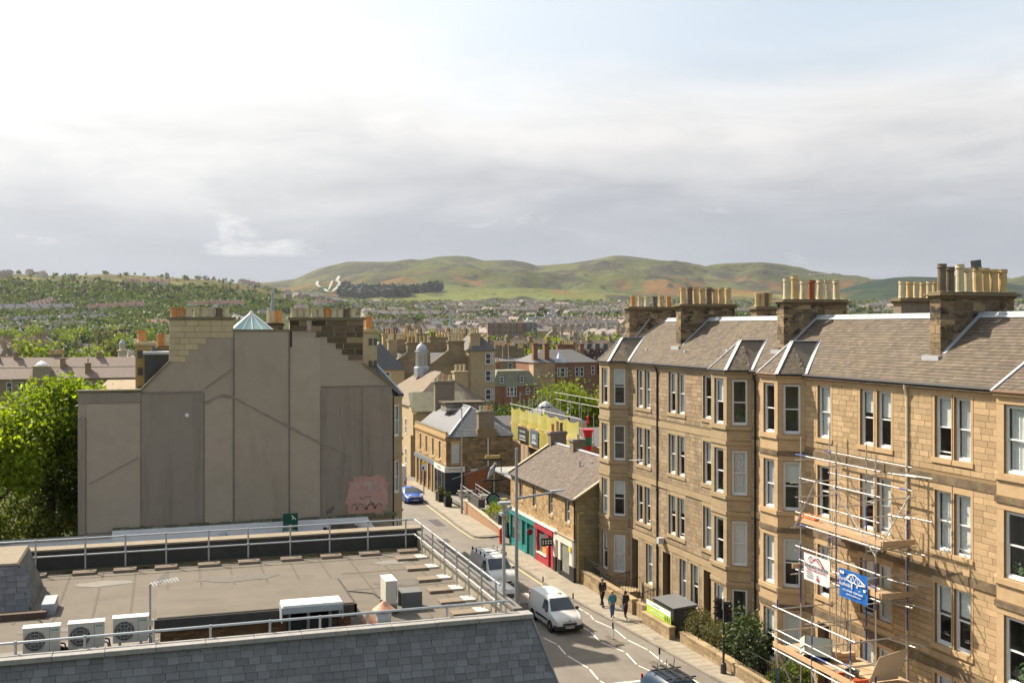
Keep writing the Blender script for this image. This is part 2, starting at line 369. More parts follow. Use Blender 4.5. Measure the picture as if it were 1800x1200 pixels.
while y < 80:
    h = .62; x = kx(y+.3)+.15; xe = 27.25 if y < 67.6 else 26.75
    xs = x
    while xs < xe-.1:
        w = min(random.uniform(.6, .95), xe-xs)
        if w > .25:
            z0 = random.uniform(0, .003)
            if 47.5 < y < 70 and cnt < 300:
                put('paving_slab', unit, pv, loc=(xs+w/2, y+h/2, .104), scale=(w-.012, h-.012, .012+z0)); cnt += 1
            else: rest.hexa([(xs+.006, y+.006, .104), (xs+w-.006, y+.006, .104), (xs+w-.006, y+h-.006, .104), (xs+.006, y+h-.006, .104), (xs+.01, y+.01, .116+z0), (xs+w-.01, y+.01, .116+z0), (xs+w-.01, y+h-.01, .116+z0), (xs+.01, y+h-.01, .116+z0)])
        xs += w
    y += h
rest.build('paving_slabs', flag, pv, kind='stuff')
rest = MB(); y = 85.4
while y < 118:
    xs = float(np.interp(y, [p[1] for p in KERB2[3:]], [p[0] for p in KERB2[3:]]))+.15; xe = 26.75 if y < 96 else 27.05
    while xs < xe-.1:
        w = min(random.uniform(.6, .95), xe-xs)
        rest.hexa([(xs+.006, y+.006, .104), (xs+w-.006, y+.006, .104), (xs+w-.006, y+.694, .104), (xs+.006, y+.694, .104), (xs+.01, y+.01, .116), (xs+w-.01, y+.01, .116), (xs+w-.01, y+.69, .116), (xs+.01, y+.69, .116)]); xs += w
    y += .7
rest.build('paving_slabs', flag, pv2, kind='stuff')
def line(pts, w, mat, name='painted_line', z=.005):
    for a, b in zip(pts, pts[1:]):
        a = Vector((*a, z)); b = Vector((*b, z)); n = (b-a).normalized(); s = Vector((n.y, -n.x, 0))*w/2
        MB().poly(a-s, a+s, b+s, b-s).build(name, mat, road)
def shrink(a, b, g=.12):
    a = Vector(a); b = Vector(b); d = (b-a).normalized()*g; return [tuple(a+d), tuple(b-d)]
for zz in ([(20.31, 56.51), (20.63, 54.99), (20.42, 53.09), (20.73, 50.61), (20.5, 48.81), (20.8, 46.6), (20.5, 44.5)], [(23.0, 59.0), (23.34, 56.76), (23.08, 54.81), (23.63, 52.52), (23.32, 50.38), (23.6, 49.0), (23.4, 47)], [(24.54, 62.16), (24.66, 60.08), (24.44, 58.93), (24.84, 56.82), (24.68, 54.7), (24.97, 52.47), (24.8, 50.35), (25.06, 48.66), (25.0, 46.5)]):
    for a, b in zip(zz, zz[1:]): line(shrink(a, b), .09, paint)
line([(24.44, 62.6), (24.42, 70), (24.36, 78.6)], .11, ypaint); line([(24.3, 85.6), (24.28, 90), (24.48, 97), (24.66, 106), (24.8, 125)], .11, ypaint)
line([(24.8, 84.5), (24.36, 84.8), (24.3, 85.6)], .11, ypaint); line([(25.7, 84.35), (24.8, 84.5)], .1, ypaint)
line([(21.0, 48.1), (23.3, 48.05)], .2, paint); line([(22.6, 66.4), (22.9, 62.9)], .11, paint)
for i in range(4): line([(19.2, 66+i*6), (19.15, 69.5+i*6)], .11, paint)
line([(24.3, 49.2), (24.95, 48.2)], .22, paint)
for (x, y, w, d) in ((22.0, 73, 1.2, 2.6), (21.3, 84, .9, 1.5), (22.8, 91, .8, 3.4), (20.6, 62, 1.4, 2.0)):
    MB().poly((x, y, .003), (x+w, y-.1, .003), (x+w+.1, y+d, .003), (x-.05, y+d+.1, .003)).build('road_repair', tarjoint, road)
for (x, y) in ((25.9, 57.0), (26.2, 54.1), (25.4, 72.2), (25.6, 69.4)):
    o = MB().box(x-.3, x+.3, y-.25, y+.25, .119, .125).build('manhole_frame', M('manhole_edge', (.34, .30, .24), .8), pv)
    MB().box(x-.24, x+.24, y-.19, y+.19, .121, .128).build('manhole_cover', M('manhole_iron', (.22, .185, .14), .7, .3, 20), o)
# ------------------------------------------------------------------ building kit
white = M('white_paint', (.72, .72, .70), .45, .06, 5)
cream = M('cream_paint', (.62, .56, .42), .5, .1, 5)
lead = M('lead_flashing', (.40, .42, .44), .55, .14, 3, stain=.3, stcol=(.3, .31, .32))
castiron = M('black_iron', (.018, .018, .02), .5, .2, 8)
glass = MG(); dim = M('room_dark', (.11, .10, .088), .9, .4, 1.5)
blindm = M('blind_and_sky_pale', (.74, .75, .70), .8, .08, 1.5); curt = M('net_curtain', (.66, .67, .64), .9, .25, 6)  # pale blind tone, also painting in sky reflections on the panes
potm = [M('pot_buff', (.56, .41, .20), .8, .22, 4, stain=.45, stcol=(.14, .10, .06), stscale=(3, 3, 1.2)), M('pot_cream', (.58, .50, .32), .8, .2, 4, stain=.35, stcol=(.16, .13, .09), stscale=(3, 3, 1)), M('pot_red', (.30, .10, .05), .8, .2, 4), M('pot_orange', (.56, .26, .09), .8, .2, 4), M('pot_sooty', (.16, .125, .085), .85, .35, 4)]
class Face:
    """a wall plane: a runs along the wall as seen from outside, n points outwards"""
    def __init__(s, p0, p1):
        s.o = Vector((*p0, 0)); d = Vector((*p1, 0))-s.o; s.L = d.length; s.d = d.normalized(); s.n = Vector((s.d.y, -s.d.x, 0))
    def __call__(s, a, z, n=0.): return s.o+s.d*a+s.n*n+Vector((0, 0, z))
    def box(s, mb, a0, a1, z0, z1, n0, n1):
        return mb.hexa([s(a0, z0, n1), s(a1, z0, n1), s(a1, z0, n0), s(a0, z0, n0), s(a0, z1, n1), s(a1, z1, n1), s(a1, z1, n0), s(a0, z1, n0)])
    def rot(s): return (0, 0, math.atan2(s.d.y, s.d.x))
class Stone:
    """collects the blocks of a building; the 300 that show largest become single parts, the others one part"""
    def __init__(s, root, mat, name='stone_block', depth=.014):
        s.root = root; s.mat = mat; s.b = []; s.name = name; s.dep = depth
    def course(s, F, z0, z1, spans, lo=.45, hi=1.0, proud=.010, gap=.005, sag=0):
        for (a0, a1) in spans:
            a = a0
            while a < a1-.02:
                w = random.uniform(lo, hi)
                if a1-(a+w) < lo*.6: w = a1-a
                s.b.append((F, a+gap, a+w-gap, z0+gap, z1-gap, random.uniform(.35, 1)*proud)); a += w
    def finish(s, limit=300, stuff='stonework'):
        def area(q):
            F, a0, a1, z0, z1, _ = q; c = F((a0+a1)/2, (z0+z1)/2); u = prow(*F(a0, z0)); v = prow(*F(a1, z1))
            if not (-40 < u[0] < 1840 and -20 < u[1] < 1220): return -1
            return min(abs(u[0]-v[0]), 40)*min(abs(u[1]-v[1]), 14)
        order = sorted(range(len(s.b)), key=lambda i: -area(s.b[i])); pick = set(i for i in order[:limit] if area(s.b[i]) > 60)
        um = MB().add([(-.5, 0, -.5), (.5, 0, -.5), (.5, 0, .5), (-.5, 0, .5), (-.49, -1, -.48), (.49, -1, -.48), (.49, -1, .48), (-.49, -1, .48)], [(4, 5, 6, 7), (0, 1, 5, 4), (1, 2, 6, 5), (2, 3, 7, 6), (3, 0, 4, 7)]).mesh(s.name, s.mat)
        rest = MB()
        for i, (F, a0, a1, z0, z1, pr) in enumerate(s.b):
            if i in pick:
                put(s.name, um, s.root, loc=F((a0+a1)/2, (z0+z1)/2, -.004), rot=F.rot(), scale=(a1-a0, pr+.004+s.dep, z1-z0))
            else:
                n = pr+s.dep; e = .008
                rest.add([F(a0, z0, -.004), F(a1, z0, -.004), F(a1, z1, -.004), F(a0, z1, -.004), F(a0+e, z0+e, n), F(a1-e, z0+e, n), F(a1-e, z1-e, n), F(a0+e, z1-e, n)], [(4, 5, 6, 7), (0, 1, 5, 4), (1, 2, 6, 5), (2, 3, 7, 6), (3, 0, 4, 7)])
        if rest.v: rest.build(stuff, s.mat, s.root, kind='stuff')
def shell(F, z0, z1, ops, a0=0., a1=None, depth=.3, mb=None):
    """wall sheet with openings and their reveals; ops: (a0,a1,z0,z1)"""
    a1 = F.L if a1 is None else a1; mb = mb or MB()
    A = sorted({a0, a1, *[v for o in ops for v in o[:2]]}); Z = sorted({z0, z1, *[v for o in ops for v in o[2:4]]})
    for i in range(len(A)-1):
        for j in range(len(Z)-1):
            ca = (A[i]+A[i+1])/2; cz = (Z[j]+Z[j+1])/2
            if any(o[0] < ca < o[1] and o[2] < cz < o[3] for o in ops): continue
            mb.poly(F(A[i], Z[j]), F(A[i+1], Z[j]), F(A[i+1], Z[j+1]), F(A[i], Z[j+1]))
    for (p, q, r, t) in [o[:4] for o in ops]:
        mb.poly(F(p, r), F(p, t), F(p, t, -depth), F(p, r, -depth)); mb.poly(F(q, r), F(q, r, -depth), F(q, t, -depth), F(q, t))
        mb.poly(F(p, t), F(q, t), F(q, t, -depth), F(p, t, -depth)); mb.poly(F(p, r), F(p, r, -depth), F(q, r, -depth), F(q, r))
    return mb
def spans(F, z0, z1, ops, mar, a0=0., a1=None):
    a1 = F.L if a1 is None else a1; out = [(a0, a1)]
    for o in ops:
        if o[2]-mar[2] < z1-.02 and o[3]+mar[1] > z0+.02:
            p, q = o[0]-mar[0], o[1]+mar[0]; nx = []
            for (s, e) in out:
                if q <= s or p >= e: nx.append((s, e))
                else:
                    if p-s > .06: nx.append((s, p))
                    if e-q > .06: nx.append((q, e))
            out = nx
    return out
def sash(root, F, a0, a1, z0, z1, fm=None, fill=None, open_=0., dress=None, sill=None, jamb=.17, lint=.26, n0=-.16, bars=0, silld=.07):
    """one sash window: frame (the part), two panes, what hangs behind them, its dressed stones and sill"""
    fm = fm or white; jl, jr = jamb if isinstance(jamb, tuple) else (jamb, jamb); ol, orr = [(.02 if v > .1 else .0) for v in (jl, jr)]
    mb = MB(); w = .065; zm = z0+(z1-z0)*.5
    F.box(mb, a0, a0+w, z0, z1, n0-.05, n0+.05); F.box(mb, a1-w, a1, z0, z1, n0-.05, n0+.05); F.box(mb, a0+w, a1-w, z1-w, z1, n0-.05, n0+.05); F.box(mb, a0+w, a1-w, z0, z0+.1, n0-.07, n0+.07)
    lz = z0+.1+open_
    b0, b1 = a0+w, a1-w
    for (p, q, n) in ((zm-.03, z1-w, n0+.015), (lz, zm+.03+open_*0, n0-.022)):
        F.box(mb, b0, b0+.04, p, q, n-.017, n+.017); F.box(mb, b1-.04, b1, p, q, n-.017, n+.017); F.box(mb, b0+.04, b1-.04, q-.05, q, n-.017, n+.017); F.box(mb, b0+.04, b1-.04, p, p+.05, n-.017, n+.017)
        if bars: F.box(mb, (b0+b1)/2-.012, (b0+b1)/2+.012, p+.05, q-.05, n-.012, n+.012)
    o = mb.build('window', fm, root)
    MB().poly(F(b0+.04, zm+.02, n0+.015), F(b1-.04, zm+.02, n0+.015), F(b1-.04, z1-w-.05, n0+.015), F(b0+.04, z1-w-.05, n0+.015)).build('pane', glass, o)
    MB().poly(F(b0+.04, lz+.05, n0-.022), F(b1-.04, lz+.05, n0-.022), F(b1-.04, zm-.02, n0-.022), F(b0+.04, zm-.02, n0-.022)).build('pane', glass, o)
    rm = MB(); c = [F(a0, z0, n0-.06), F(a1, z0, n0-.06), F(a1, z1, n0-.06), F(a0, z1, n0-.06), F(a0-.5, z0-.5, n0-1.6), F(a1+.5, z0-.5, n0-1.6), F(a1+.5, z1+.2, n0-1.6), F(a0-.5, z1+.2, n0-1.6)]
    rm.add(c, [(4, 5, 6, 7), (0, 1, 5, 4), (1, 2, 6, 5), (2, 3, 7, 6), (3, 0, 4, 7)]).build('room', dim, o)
    n = n0-.09
    if fill == 'blind' or fill == 'blind2':
        zb = zm-random.uniform(-.25, .1) if fill == 'blind' else z0+.12
        MB().poly(F(b0, zb, n), F(b1, zb, n), F(b1, z1-w, n), F(b0, z1-w, n)).build('blind', blindm, o)
    if fill == 'net':
        mb = MB(); k = 10
        for i in range(k):
            p, q = lerp(b0, b1, i/k), lerp(b0, b1, (i+1)/k); u, v = ((0, -.03) if i % 2 else (-.03, 0))
            mb.poly(F(p, z0+.1, n+u), F(q, z0+.1, n+v), F(q, z1-w, n+v), F(p, z1-w, n+u))
        mb.build('net_curtain', curt, o)
    if fill in ('side', 'pink'):
        mb = MB(); ww = (b1-b0)*.3
        for (s, e) in (((b0, b0+ww), (b1-ww, b1)) if fill == 'side' else ((b1-ww*1.7, b1),)):
            for i in range(4):
                p, q = lerp(s, e, i/4), lerp(s, e, (i+1)/4); u, v = ((0, -.04) if i % 2 else (-.04, 0)); mb.poly(F(p, z0+.08, n+u), F(q, z0+.08, n+v), F(q, z1-w, n+v), F(p, z1-w, n+u))
        mb.build('curtain', curt if fill == 'side' else M('pink_curtain', (.45, .04, .2), .9, .15), o)
    if fill == 'plant':
        mb = MB()
        for _ in range(46):
            a = random.gauss((a0+a1)/2, .16); z = z0+.15+abs(random.gauss(.2, .18)); r = random.uniform(.03, .07); t = random.uniform(-1, 1)
            mb.poly(F(a-r, z, n), F(a, z-r*t, n-.03), F(a+r, z+.02, n), F(a, z+r*1.5, n-.05))
        mb.build('house_plant', M('house_plant', (.06, .13, .03), .6, .3), o)
    if dress:
        d = MB(); j0 = n0+.0
        F.box(d, a0-jl, a0, z0, z1, -.02, .022); F.box(d, a1, a1+jr, z0, z1, -.02, .022); F.box(d, a0-jl-ol, a1+jr+orr, z1, z1+lint, -.02, .026)
        d.build('stone_surround', dress, o)
    if sill:
        d = MB(); F.box(d, a0-jl-ol*2, a1+jr+orr*2, z0-.2, z0-.002, -.16, silld); d.build('sill', sill, o)
    return o
def panel_door(root, F, a0, a1, z0, z1, mat, n0=-.35, fan=.45, dress=None, jamb=.2):
    mb = MB(); F.box(mb, a0, a1, z0, z1-fan, n0-.04, n0); o = mb.build('door', mat, root)
    p = MB(); w = (a1-a0)
    for i in range(2):
        for (u, v) in ((.08, .4), (.46, .92)):
            h = z1-fan-z0; F.box(p, a0+w*(.1+.45*i), a0+w*(.45+.45*i), z0+h*u, z0+h*v, n0, n0+.02)
    p.build('door_panel', mat, o)
    g = MB(); F.box(g, a0+.05, a1-.05, z1-fan+.05, z1-.05, n0-.03, n0-.02); g.build('fanlight', M('fanlight_glass', (.05, .055, .06), .1, 0), o)
    if dress:
        d = MB(); F.box(d, a0-jamb, a0, z0, z1, -.02, .03); F.box(d, a1, a1+jamb, z0, z1, -.02, .03); F.box(d, a0-jamb-.03, a1+jamb+.03, z1, z1+.3, -.02, .034); d.build('stone_surround', dress, o)
    return o
def slates(root, org, du, dv, U, V, mat, inside=None, row=.19, wid=.26, name='slates', lift=.012, th=.01):
    """courses of overlapping slates on a roof plane; du along the eaves, dv up the slope; inside(u,v) keeps a slate"""
    org = Vector(org); du = Vector(du).normalized(); dv = Vector(dv).normalized(); n = du.cross(dv); mb = MB()
    r = 0; v = 0.
    while v < V-.02:
        u = -wid*(.5 if r % 2 else 0)
        h = min(row*1.25, V-v)
        while u < U:
            w = wid*random.uniform(.82, 1.15); a, b = max(u, 0), min(u+w, U)
            if b-a > .05 and (inside is None or inside((a+b)/2, v+row/2)):
                j = random.uniform(-.006, .006); k = random.uniform(.6, 1.4)*lift; g = .004
                p0 = org+du*(a+g)+dv*(v+j); p1 = org+du*(b-g)+dv*(v-j); p2 = org+du*(b-g)+dv*(v+h); p3 = org+du*(a+g)+dv*(v+h)
                mb.add([p0+n*(k+th), p1+n*(k+th), p2+n*.002, p3+n*.002, p0+n*.001, p1+n*.001], [(0, 1, 2, 3), (4, 5, 1, 0)])
            u += w
        v += row; r += 1
    return mb.build(name, mat, root, kind='stuff')
def strip(mb, a, b, w, up, th=.03):
    """flat strip of sheet metal from a to b lying on a slope with normal up"""
    a = Vector(a); b = Vector(b); up = Vector(up).normalized(); s = (b-a).cross(up).normalized()*w/2; t = up*th
    return mb.hexa([a-s, a+s, b+s, b-s, a-s+t, a+s+t, b+s+t, b-s+t])
def pot(root, x, y, z, h, r, mat, tilt=0., roof=True):
    mb = MB().lathe((0, 0, 0), [(r*1.12, 0), (r*1.12, .05), (r, .09), (r*.93, h*.82), (r*.95, h*.84), (r*1.12, h*.86), (r*1.14, h*.9), (r*1.0, h*.92), (r*1.08, h), (r*.8, h), (r*.78, h*.8)], 12)
    return mb.build('chimney_pot', mat, root, smooth=False, loc=(x, y, z), rot=(tilt, tilt*.4, 0))
def stack(root, x0, x1, y0, y1, zb, zt, mat, pots, stone=None, ledge=.28, lm=None, axis='x', ph=1.05, pr=.155, name='chimney', blocks=True, lh=.2, margin=.35):
    """chimney stack with courses of stone, projecting head and pots; zb: (z at x0, z at x1) foot"""
    mb = MB(); mb.box(x0+.012, x1-.012, y0+.012, y1-.012, min(zb), zt); o = mb.build(name, M('mortar', (.22, .18, .13), .95, .2), root)
    if blocks:
        blk = MB(); r = 0; z = min(zb)
        faces = [Face((x0, y0), (x1, y0)), Face((x0, y1), (x0, y0))]
        while z < zt-.05:
            h = min(random.uniform(.24, .38), zt-z)
            for F in faces:
                a = 0.
                while a < F.L-.02:
                    w = random.uniform(.3, .85)
                    if F.L-a-w < .25: w = F.L-a
                    n = random.uniform(-.004, .008); g = .006
                    blk.add([F(a+g, z+g, -.02), F(a+w-g, z+g, -.02), F(a+w-g, z+h-g, -.02), F(a+g, z+h-g, -.02), F(a+g+.01, z+g+.01, n), F(a+w-g-.01, z+g+.01, n), F(a+w-g-.01, z+h-g-.01, n), F(a+g+.01, z+h-g-.01, n)], [(4, 5, 6, 7), (0, 1, 5, 4), (1, 2, 6, 5), (2, 3, 7, 6), (3, 0, 4, 7)])
                    a += w
            z += h
        blk.build('chimney_stones', mat, o, kind='stuff')
    hd = MB(); l = ledge
    hd.box(x0-l*.35, x1+l*.35, y0-l*.35, y1+l*.35, zt, zt+lh*.5); hd.box(x0-l, x1+l, y0-l, y1+l, zt+lh*.5, zt+lh); hd.box(x0-l*.3, x1+l*.3, y0-l*.3, y1+l*.3, zt+lh, zt+lh+.08)
    hd.build('chimney_head', lm or mat, o, bevel=.02)
    n = len(pots)
    for i, k in enumerate(pots):
        t = (i+.5)/n
        if k is None: continue
        km, hh = (k if isinstance(k, tuple) else (k, 1.))
        if axis == 'x': px, py = lerp(x0+margin*.3, x1-margin*.3, t), (y0+y1)/2
        else: px, py = (x0+x1)/2, lerp(y0, y1, t)
        pot(o, px+random.uniform(-.03, .03), py+random.uniform(-.03, .03), zt+lh+.05, ph*hh*random.uniform(.95, 1.05), pr*random.uniform(.92, 1.06), potm[km], random.uniform(-.03, .03))
    return o
def gutter(root, a, b, r=.07, mat=None): return MB().tube(a, b, r, 8).build('gutter', mat or castiron, root)
def pipe(root, pts, mat, r=.055, name='downpipe'):
    mb = MB().path(pts, r, 8); a, b = Vector(pts[-2]), Vector(pts[-1]); n = int((b-a).length/1.8)
    for i in range(1, n): q = a+(b-a)*i/n; mb.tube(q-Vector((0, 0, .05)), q+Vector((0, 0, .05)), r*1.5, 8)
    return mb.build(name, mat, root)
# ------------------------------------------------------------------ the stone tenements on the right of the street
stA = M('stone_grey_buff', (.33, .25, .16), .9, .16, 7, bump=.5, bscale=45, isl=.20, col2=(.275, .20, .12), stain=.42, stcol=(.135, .105, .07), stscale=(1.1, 1.1, .22))
stB = M('stone_honey', (.455, .322, .182), .9, .14, 7, bump=.5, bscale=45, isl=.16, col2=(.41, .29, .16), stain=.36, stcol=(.225, .16, .09), stscale=(1.0, 1.0, .22))
drA = M('dressed_buff', (.365, .275, .16), .85, .14, 4, stain=.30, stcol=(.15, .115, .065), stscale=(.8, .8, 1.4))
drB = M('dressed_honey', (.48, .335, .185), .85, .13, 4, stain=.30, stcol=(.20, .135, .075), stscale=(.8, .8, 1.4))
dark = M('sooty_course', (.115, .085, .055), .9, .3, 5, col2=(.20, .145, .085))
joint = M('stone_joint', (.19, .145, .09), .95, .15, 3); jointB = M('stone_joint_honey', (.27, .185, .095), .95, .15, 3)
slateT = M('tenement_slate', (.135, .108, .081), .82, .16, 2.2, isl=.18, col2=(.104, .084, .064), stain=.25, stcol=(.19, .145, .06), stscale=(.55, .55, .55), spec=.25)
ROWS = [(12.35, 14.8), (8.67, 11.07), (4.97, 7.37), (1.22, 3.78)]
FX, BX = 29.2, 28.2
EAVE, RX, RZ = 15.27, 32.5, 18.05; KS = (RZ-EAVE)/(RX-FX)
fills = ['blind', 'blind', 'blind', 'net', 'side', 'blind2', None, 'blind2', 'plant', 'net', 'blind', 'blind']  # blinds, some added in place of pale sky reflected in upper panes
def bay_house(root, y0, y1, bays, cols, ground, st, dr, jm, sooty, rnd, tone, pipes):
    """one stair of the tenement: y0<y1; bays: (yf0,yf1,yw0,yw1); cols: window openings (ya,yb) repeated on the upper floors"""
    random.seed(rnd); S = Stone(root, st); F = Face((FX, y1), (FX, y0)); wall = MB(); nothing = None
    A = lambda y: y1-y
    solid = [(A(b[3]), A(b[2])) for b in bays]          # behind a bay the wall is not seen
    ops = []
    for r, (z0, z1) in enumerate(ROWS):
        cc = cols if r < 3 else ground
        for c in cc:
            zz0, zz1 = (z0, z1) if len(c) == 2 else (.45, 3.75)
            ops.append((A(c[1]), A(c[0]), zz0, zz1, len(c), r))
    shell(F, -.1, EAVE, [o[:4] for o in ops], mb=wall)
    if y1 > 60: wall.box(FX, 39.5, y1-.02, y1, -.1, EAVE)
    else: wall.box(FX, 39.5, y0, y0+.02, -.1, EAVE)
    wall.box(FX+.4, 39.5, y0, y1-.03, -.1, .2)
    for o in ops:
        if o[4] == 2:
            gl = min([o[0]-q[1] for q in ops if q[5] == o[5] and q[1] <= o[0]]+[9]); gr = min([q[0]-o[1] for q in ops if q[5] == o[5] and q[0] >= o[1]]+[9])
            sash(root, F, *o[:4], fill=random.choice(fills), open_=random.choice([0, 0, 0, .12]), dress=dr, sill=dr, jamb=(min(.13, gl/2-.024) if gl < .4 else .13, min(.13, gr/2-.024) if gr < .4 else .13))
        else: panel_door(root, F, *o[:4], M('door_brown', (.075, .045, .028), .5, .2), dress=dr)
    # ashlar courses between the openings
    z = .55; ch = .24
    while z < EAVE-.35:
        h = min(ch, EAVE-.35-z)
        if not any(abs(z+h/2-c) < .2 for c in (11.52, 7.82, 4.12)):
            for sp in spans(F, z, z+h, ops, (.15, .27, .21)):
                nx = [sp]
                for (p, q) in solid:
                    nn = []
                    for (s, e) in nx:
                        if q <= s or p >= e: nn.append((s, e))
                        else:
                            if p-s > .05: nn.append((s, p))
                            if e-q > .05: nn.append((q, e))
                    nx = nn
                S.course(F, z, z+h, nx, .32, .85)
        z += h
    def band(G, a0, a1, z0, z1, n0, n1, m, name='string_course'): p = MB(); G.box(p, a0, a1, z0, z1, n0, n1); p.build(name, m, root)
    def flat(z0, z1, n, m):
        edges = sorted([0.]+[v for s in solid for v in s]+[F.L])
        for p, q in zip(edges[::2], edges[1::2]):
            if q-p > .05: band(F, p, q, z0, z1, -.02, n, m)
    for c in (11.45, 7.74, 4.05): flat(c-.1, c+.24, .05, dark if sooty else dr)
    flat(EAVE-.36, EAVE-.12, .05, dr); flat(EAVE-.12, EAVE-.01, .16, dr); flat(-.1, .55, .06, dr)
    wall.build('wall', jm, root)
    # canted bays
    for (f0, f1, w0, w1) in bays:
        faces = [Face((FX, w1), (BX, f1)), Face((BX, f1), (BX, f0)), Face((BX, f0), (FX, w0))]
        bw = MB()
        for k, G in enumerate(faces):
            if k == 0 and False: continue
            m = (G.L-.98)/2 if k == 1 else (G.L-.82)/2
            oo = [(m, G.L-m, z0+.02, z1-.02) for (z0, z1) in ROWS] if k else []
            shell(G, -.1, EAVE, oo, mb=bw)
            for r, o in enumerate(oo): sash(root, G, *o, fill=random.choice(fills), open_=0, n0=-.14)
            if k:
                for (u, v) in ((.012, m), (G.L-m, G.L-.012)):   # plain dressed piers beside the windows
                    for (z0, z1) in ROWS: p = MB(); G.box(p, u, v, z0+.004, z1-.004, -.02, .018); p.build('bay_pier', dr, root)
            for (z0, z1) in ROWS:
                band(G, -.02, G.L+.02, z0-.22, z0-.01, -.05, .10, dr, 'bay_sill'); band(G, 0, G.L, z1+.015, z1+.30, -.02, .022, dr, 'bay_lintel')
            for c in (11.45, 7.74, 4.05): band(G, -.02, G.L+.02, c-.12, c+.08, -.05, .075, dark if sooty else dr)
            for (s, e) in ((11.56, 12.1), (7.85, 8.42), (4.16, 4.72), (.0, .98)): band(G, .01, G.L-.01, s, e, -.02, .015, dr, 'bay_apron')
            band(G, -.03, G.L+.03, EAVE-.17, EAVE-.01, -.05, .14, dr, 'bay_cornice')
        bw.build('bay_wall', jm, root)
    S.finish()
    # roof
    rf = MB(); L0 = y0-.05; L1 = y1+.05 if y1 < 60 else y1+.25
    hip = y1 > 60
    ex = FX-.22; ez = EAVE-.22*KS
    rt = y1-3.0 if hip else L1
    rf.poly((ex, L0, ez), (RX, L0, RZ), (RX, rt, RZ), (ex, L1, ez))
    rf.poly((RX, L0, RZ), (RX+4.2, L0, RZ-.35), (RX+4.2, L1-.6, RZ-.35), (RX, rt, RZ)); rf.poly((RX+4.2, L0, RZ-.35), (40, L0, EAVE), (40, L1, EAVE), (RX+4.2, L1-.6, RZ-.35))
    if hip: rf.poly((ex, L1, ez), (RX, rt, RZ), (RX+4.2, L1-.6, RZ-.35), (40, L1, EAVE))
    ro = rf.build('roof', M('roof_boards', (.16, .13, .10), .9), root)
    up = Vector((RX-ex, 0, RZ-ez)); V = up.length; U = L1-L0
    def ins(u, v):
        yy = L1-u
        return (not hip) or (yy < L1-(L1-rt)*v/V-.05)
    slates(ro, (ex, L1, ez+.004), (0, -1, 0), up, U, V, slateT, inside=ins)
    if hip:
        hv = Vector((RX-ex, rt-L1, RZ-ez))
    ld = MB()
    for i in range(int((rt-L0)/1.5)+1):
        a = L0+i*1.5; b = min(a+1.5, rt)
        if b-a > .1: ld.tube((RX, a+.01, RZ+.03), (RX, b-.01, RZ+.03), .085, 8)
    strip(ld, (RX-.13, L0, RZ-.06), (RX-.13, rt, RZ-.06), .24, (-KS, 0, 1), .02)
    if hip: strip(ld, (ex, L1, ez), (RX, rt, RZ+.02), .26, (-.5, .5, 1), .05)
    ld.build('ridge_lead', lead, ro)
    for (f0, f1, w0, w1) in bays:
        c = (f0+f1)/2; az = EAVE+1.55; ax = FX+.30; bx = BX-.15; b0 = EAVE-.03; ridgeX = FX+(az-EAVE)/KS
        e = .12; P = [(FX-.12, w1+e+.05, EAVE-.02), (bx, f1+.09, b0), (bx, f0-.09, b0), (FX-.12, w0-e-.05, EAVE-.02)]; T = (ax, c, az); Rr = (ridgeX, c, az)
        bh = (w1-w0)/2
        v1 = (FX+.02, w1+e, EAVE+.0); v0 = (FX+.02, w0-e, EAVE+.0)
        mb = MB(); mb.poly(P[1], P[2], T); mb.poly(P[0], P[1], T); mb.poly(P[2], P[3], T); mb.poly(P[0], T, Rr); mb.poly(P[3], Rr, T)
        bo = mb.build('bay_roof', M('bay_boards', (.16, .13, .10)), root)
        for (q0, q1, ap) in ((P[1], P[2], T), (P[2], P[3], T), (P[0], P[1], T)):
            q0, q1, ap = Vector(q0), Vector(q1), Vector(ap); d = q1-q0; mid = (q0+q1)/2; u0 = d.normalized(); foot = q0+u0*((ap-q0).dot(u0)); vv = ap-foot; W = d.length; fu = (foot-q0).length if (foot-q0).dot(u0) > 0 else -(foot-q0).length; H = vv.length
            tri = lambda u, v, W=W, fu=fu, H=H: (fu*v/H+.03 < u < W-(W-fu)*v/H-.03)
            slates(bo, q0+Vector((0, 0, .01)), u0, vv, W, H, slateT, inside=tri, row=.15, wid=.2)
        fl = MB()
        strip(fl, P[1], T, .2, (-1, .4, 1), .045); strip(fl, P[2], T, .2, (-1, -.4, 1), .045)
        strip(fl, T, Rr, .22, (0, 0, 1), .05); strip(fl, P[0], Rr, .24, (-.6, .2, 1), .05); strip(fl, P[3], Rr, .24, (-.6, -.2, 1), .05)
        fl.build('lead_hips', lead, bo)
        gutter(root, P[1], P[2], .06, castiron if not sooty else M('rusty_gutter', (.16, .09, .045), .7, .3)); gutter(root, P[2], P[3], .06, castiron)
    edges = [y0]+[v for b in sorted(bays) for v in (b[2]-.1, b[3]+.1)]+[y1]
    for p, q in zip(edges[::2], edges[1::2]):
        if q-p > .2: gutter(root, (FX-.19, p, EAVE-.05), (FX-.19, q, EAVE-.05), .075)
    for (yy, pm) in pipes:
        pipe(root, [(FX-.19, yy, EAVE-.1), (FX-.17, yy, EAVE-.3), (FX-.07, yy, EAVE-.6), (FX-.07, yy, .2)], pm)
    return ro
TA = thing('tenement', (FX, 58, 0), 'four storey grey buff stone tenement with black downpipe, next to the small shop building', 'tenement')
TB = thing('tenement', (FX, 38, 0), 'honey coloured stone tenement behind the scaffold tower, with cream downpipe', 'tenement')
pairA = [(62.21, 63.12), (61.06, 61.94), (57.6, 58.53), (56.42, 57.35), (53.2, 54.16)]
gA = [(62.86, 63.84, 1), (60.77, 61.74), (58.23, 59.29, 1), (56.2, 57.08), (54.75, 55.67), (53.1, 54.06, 1)]
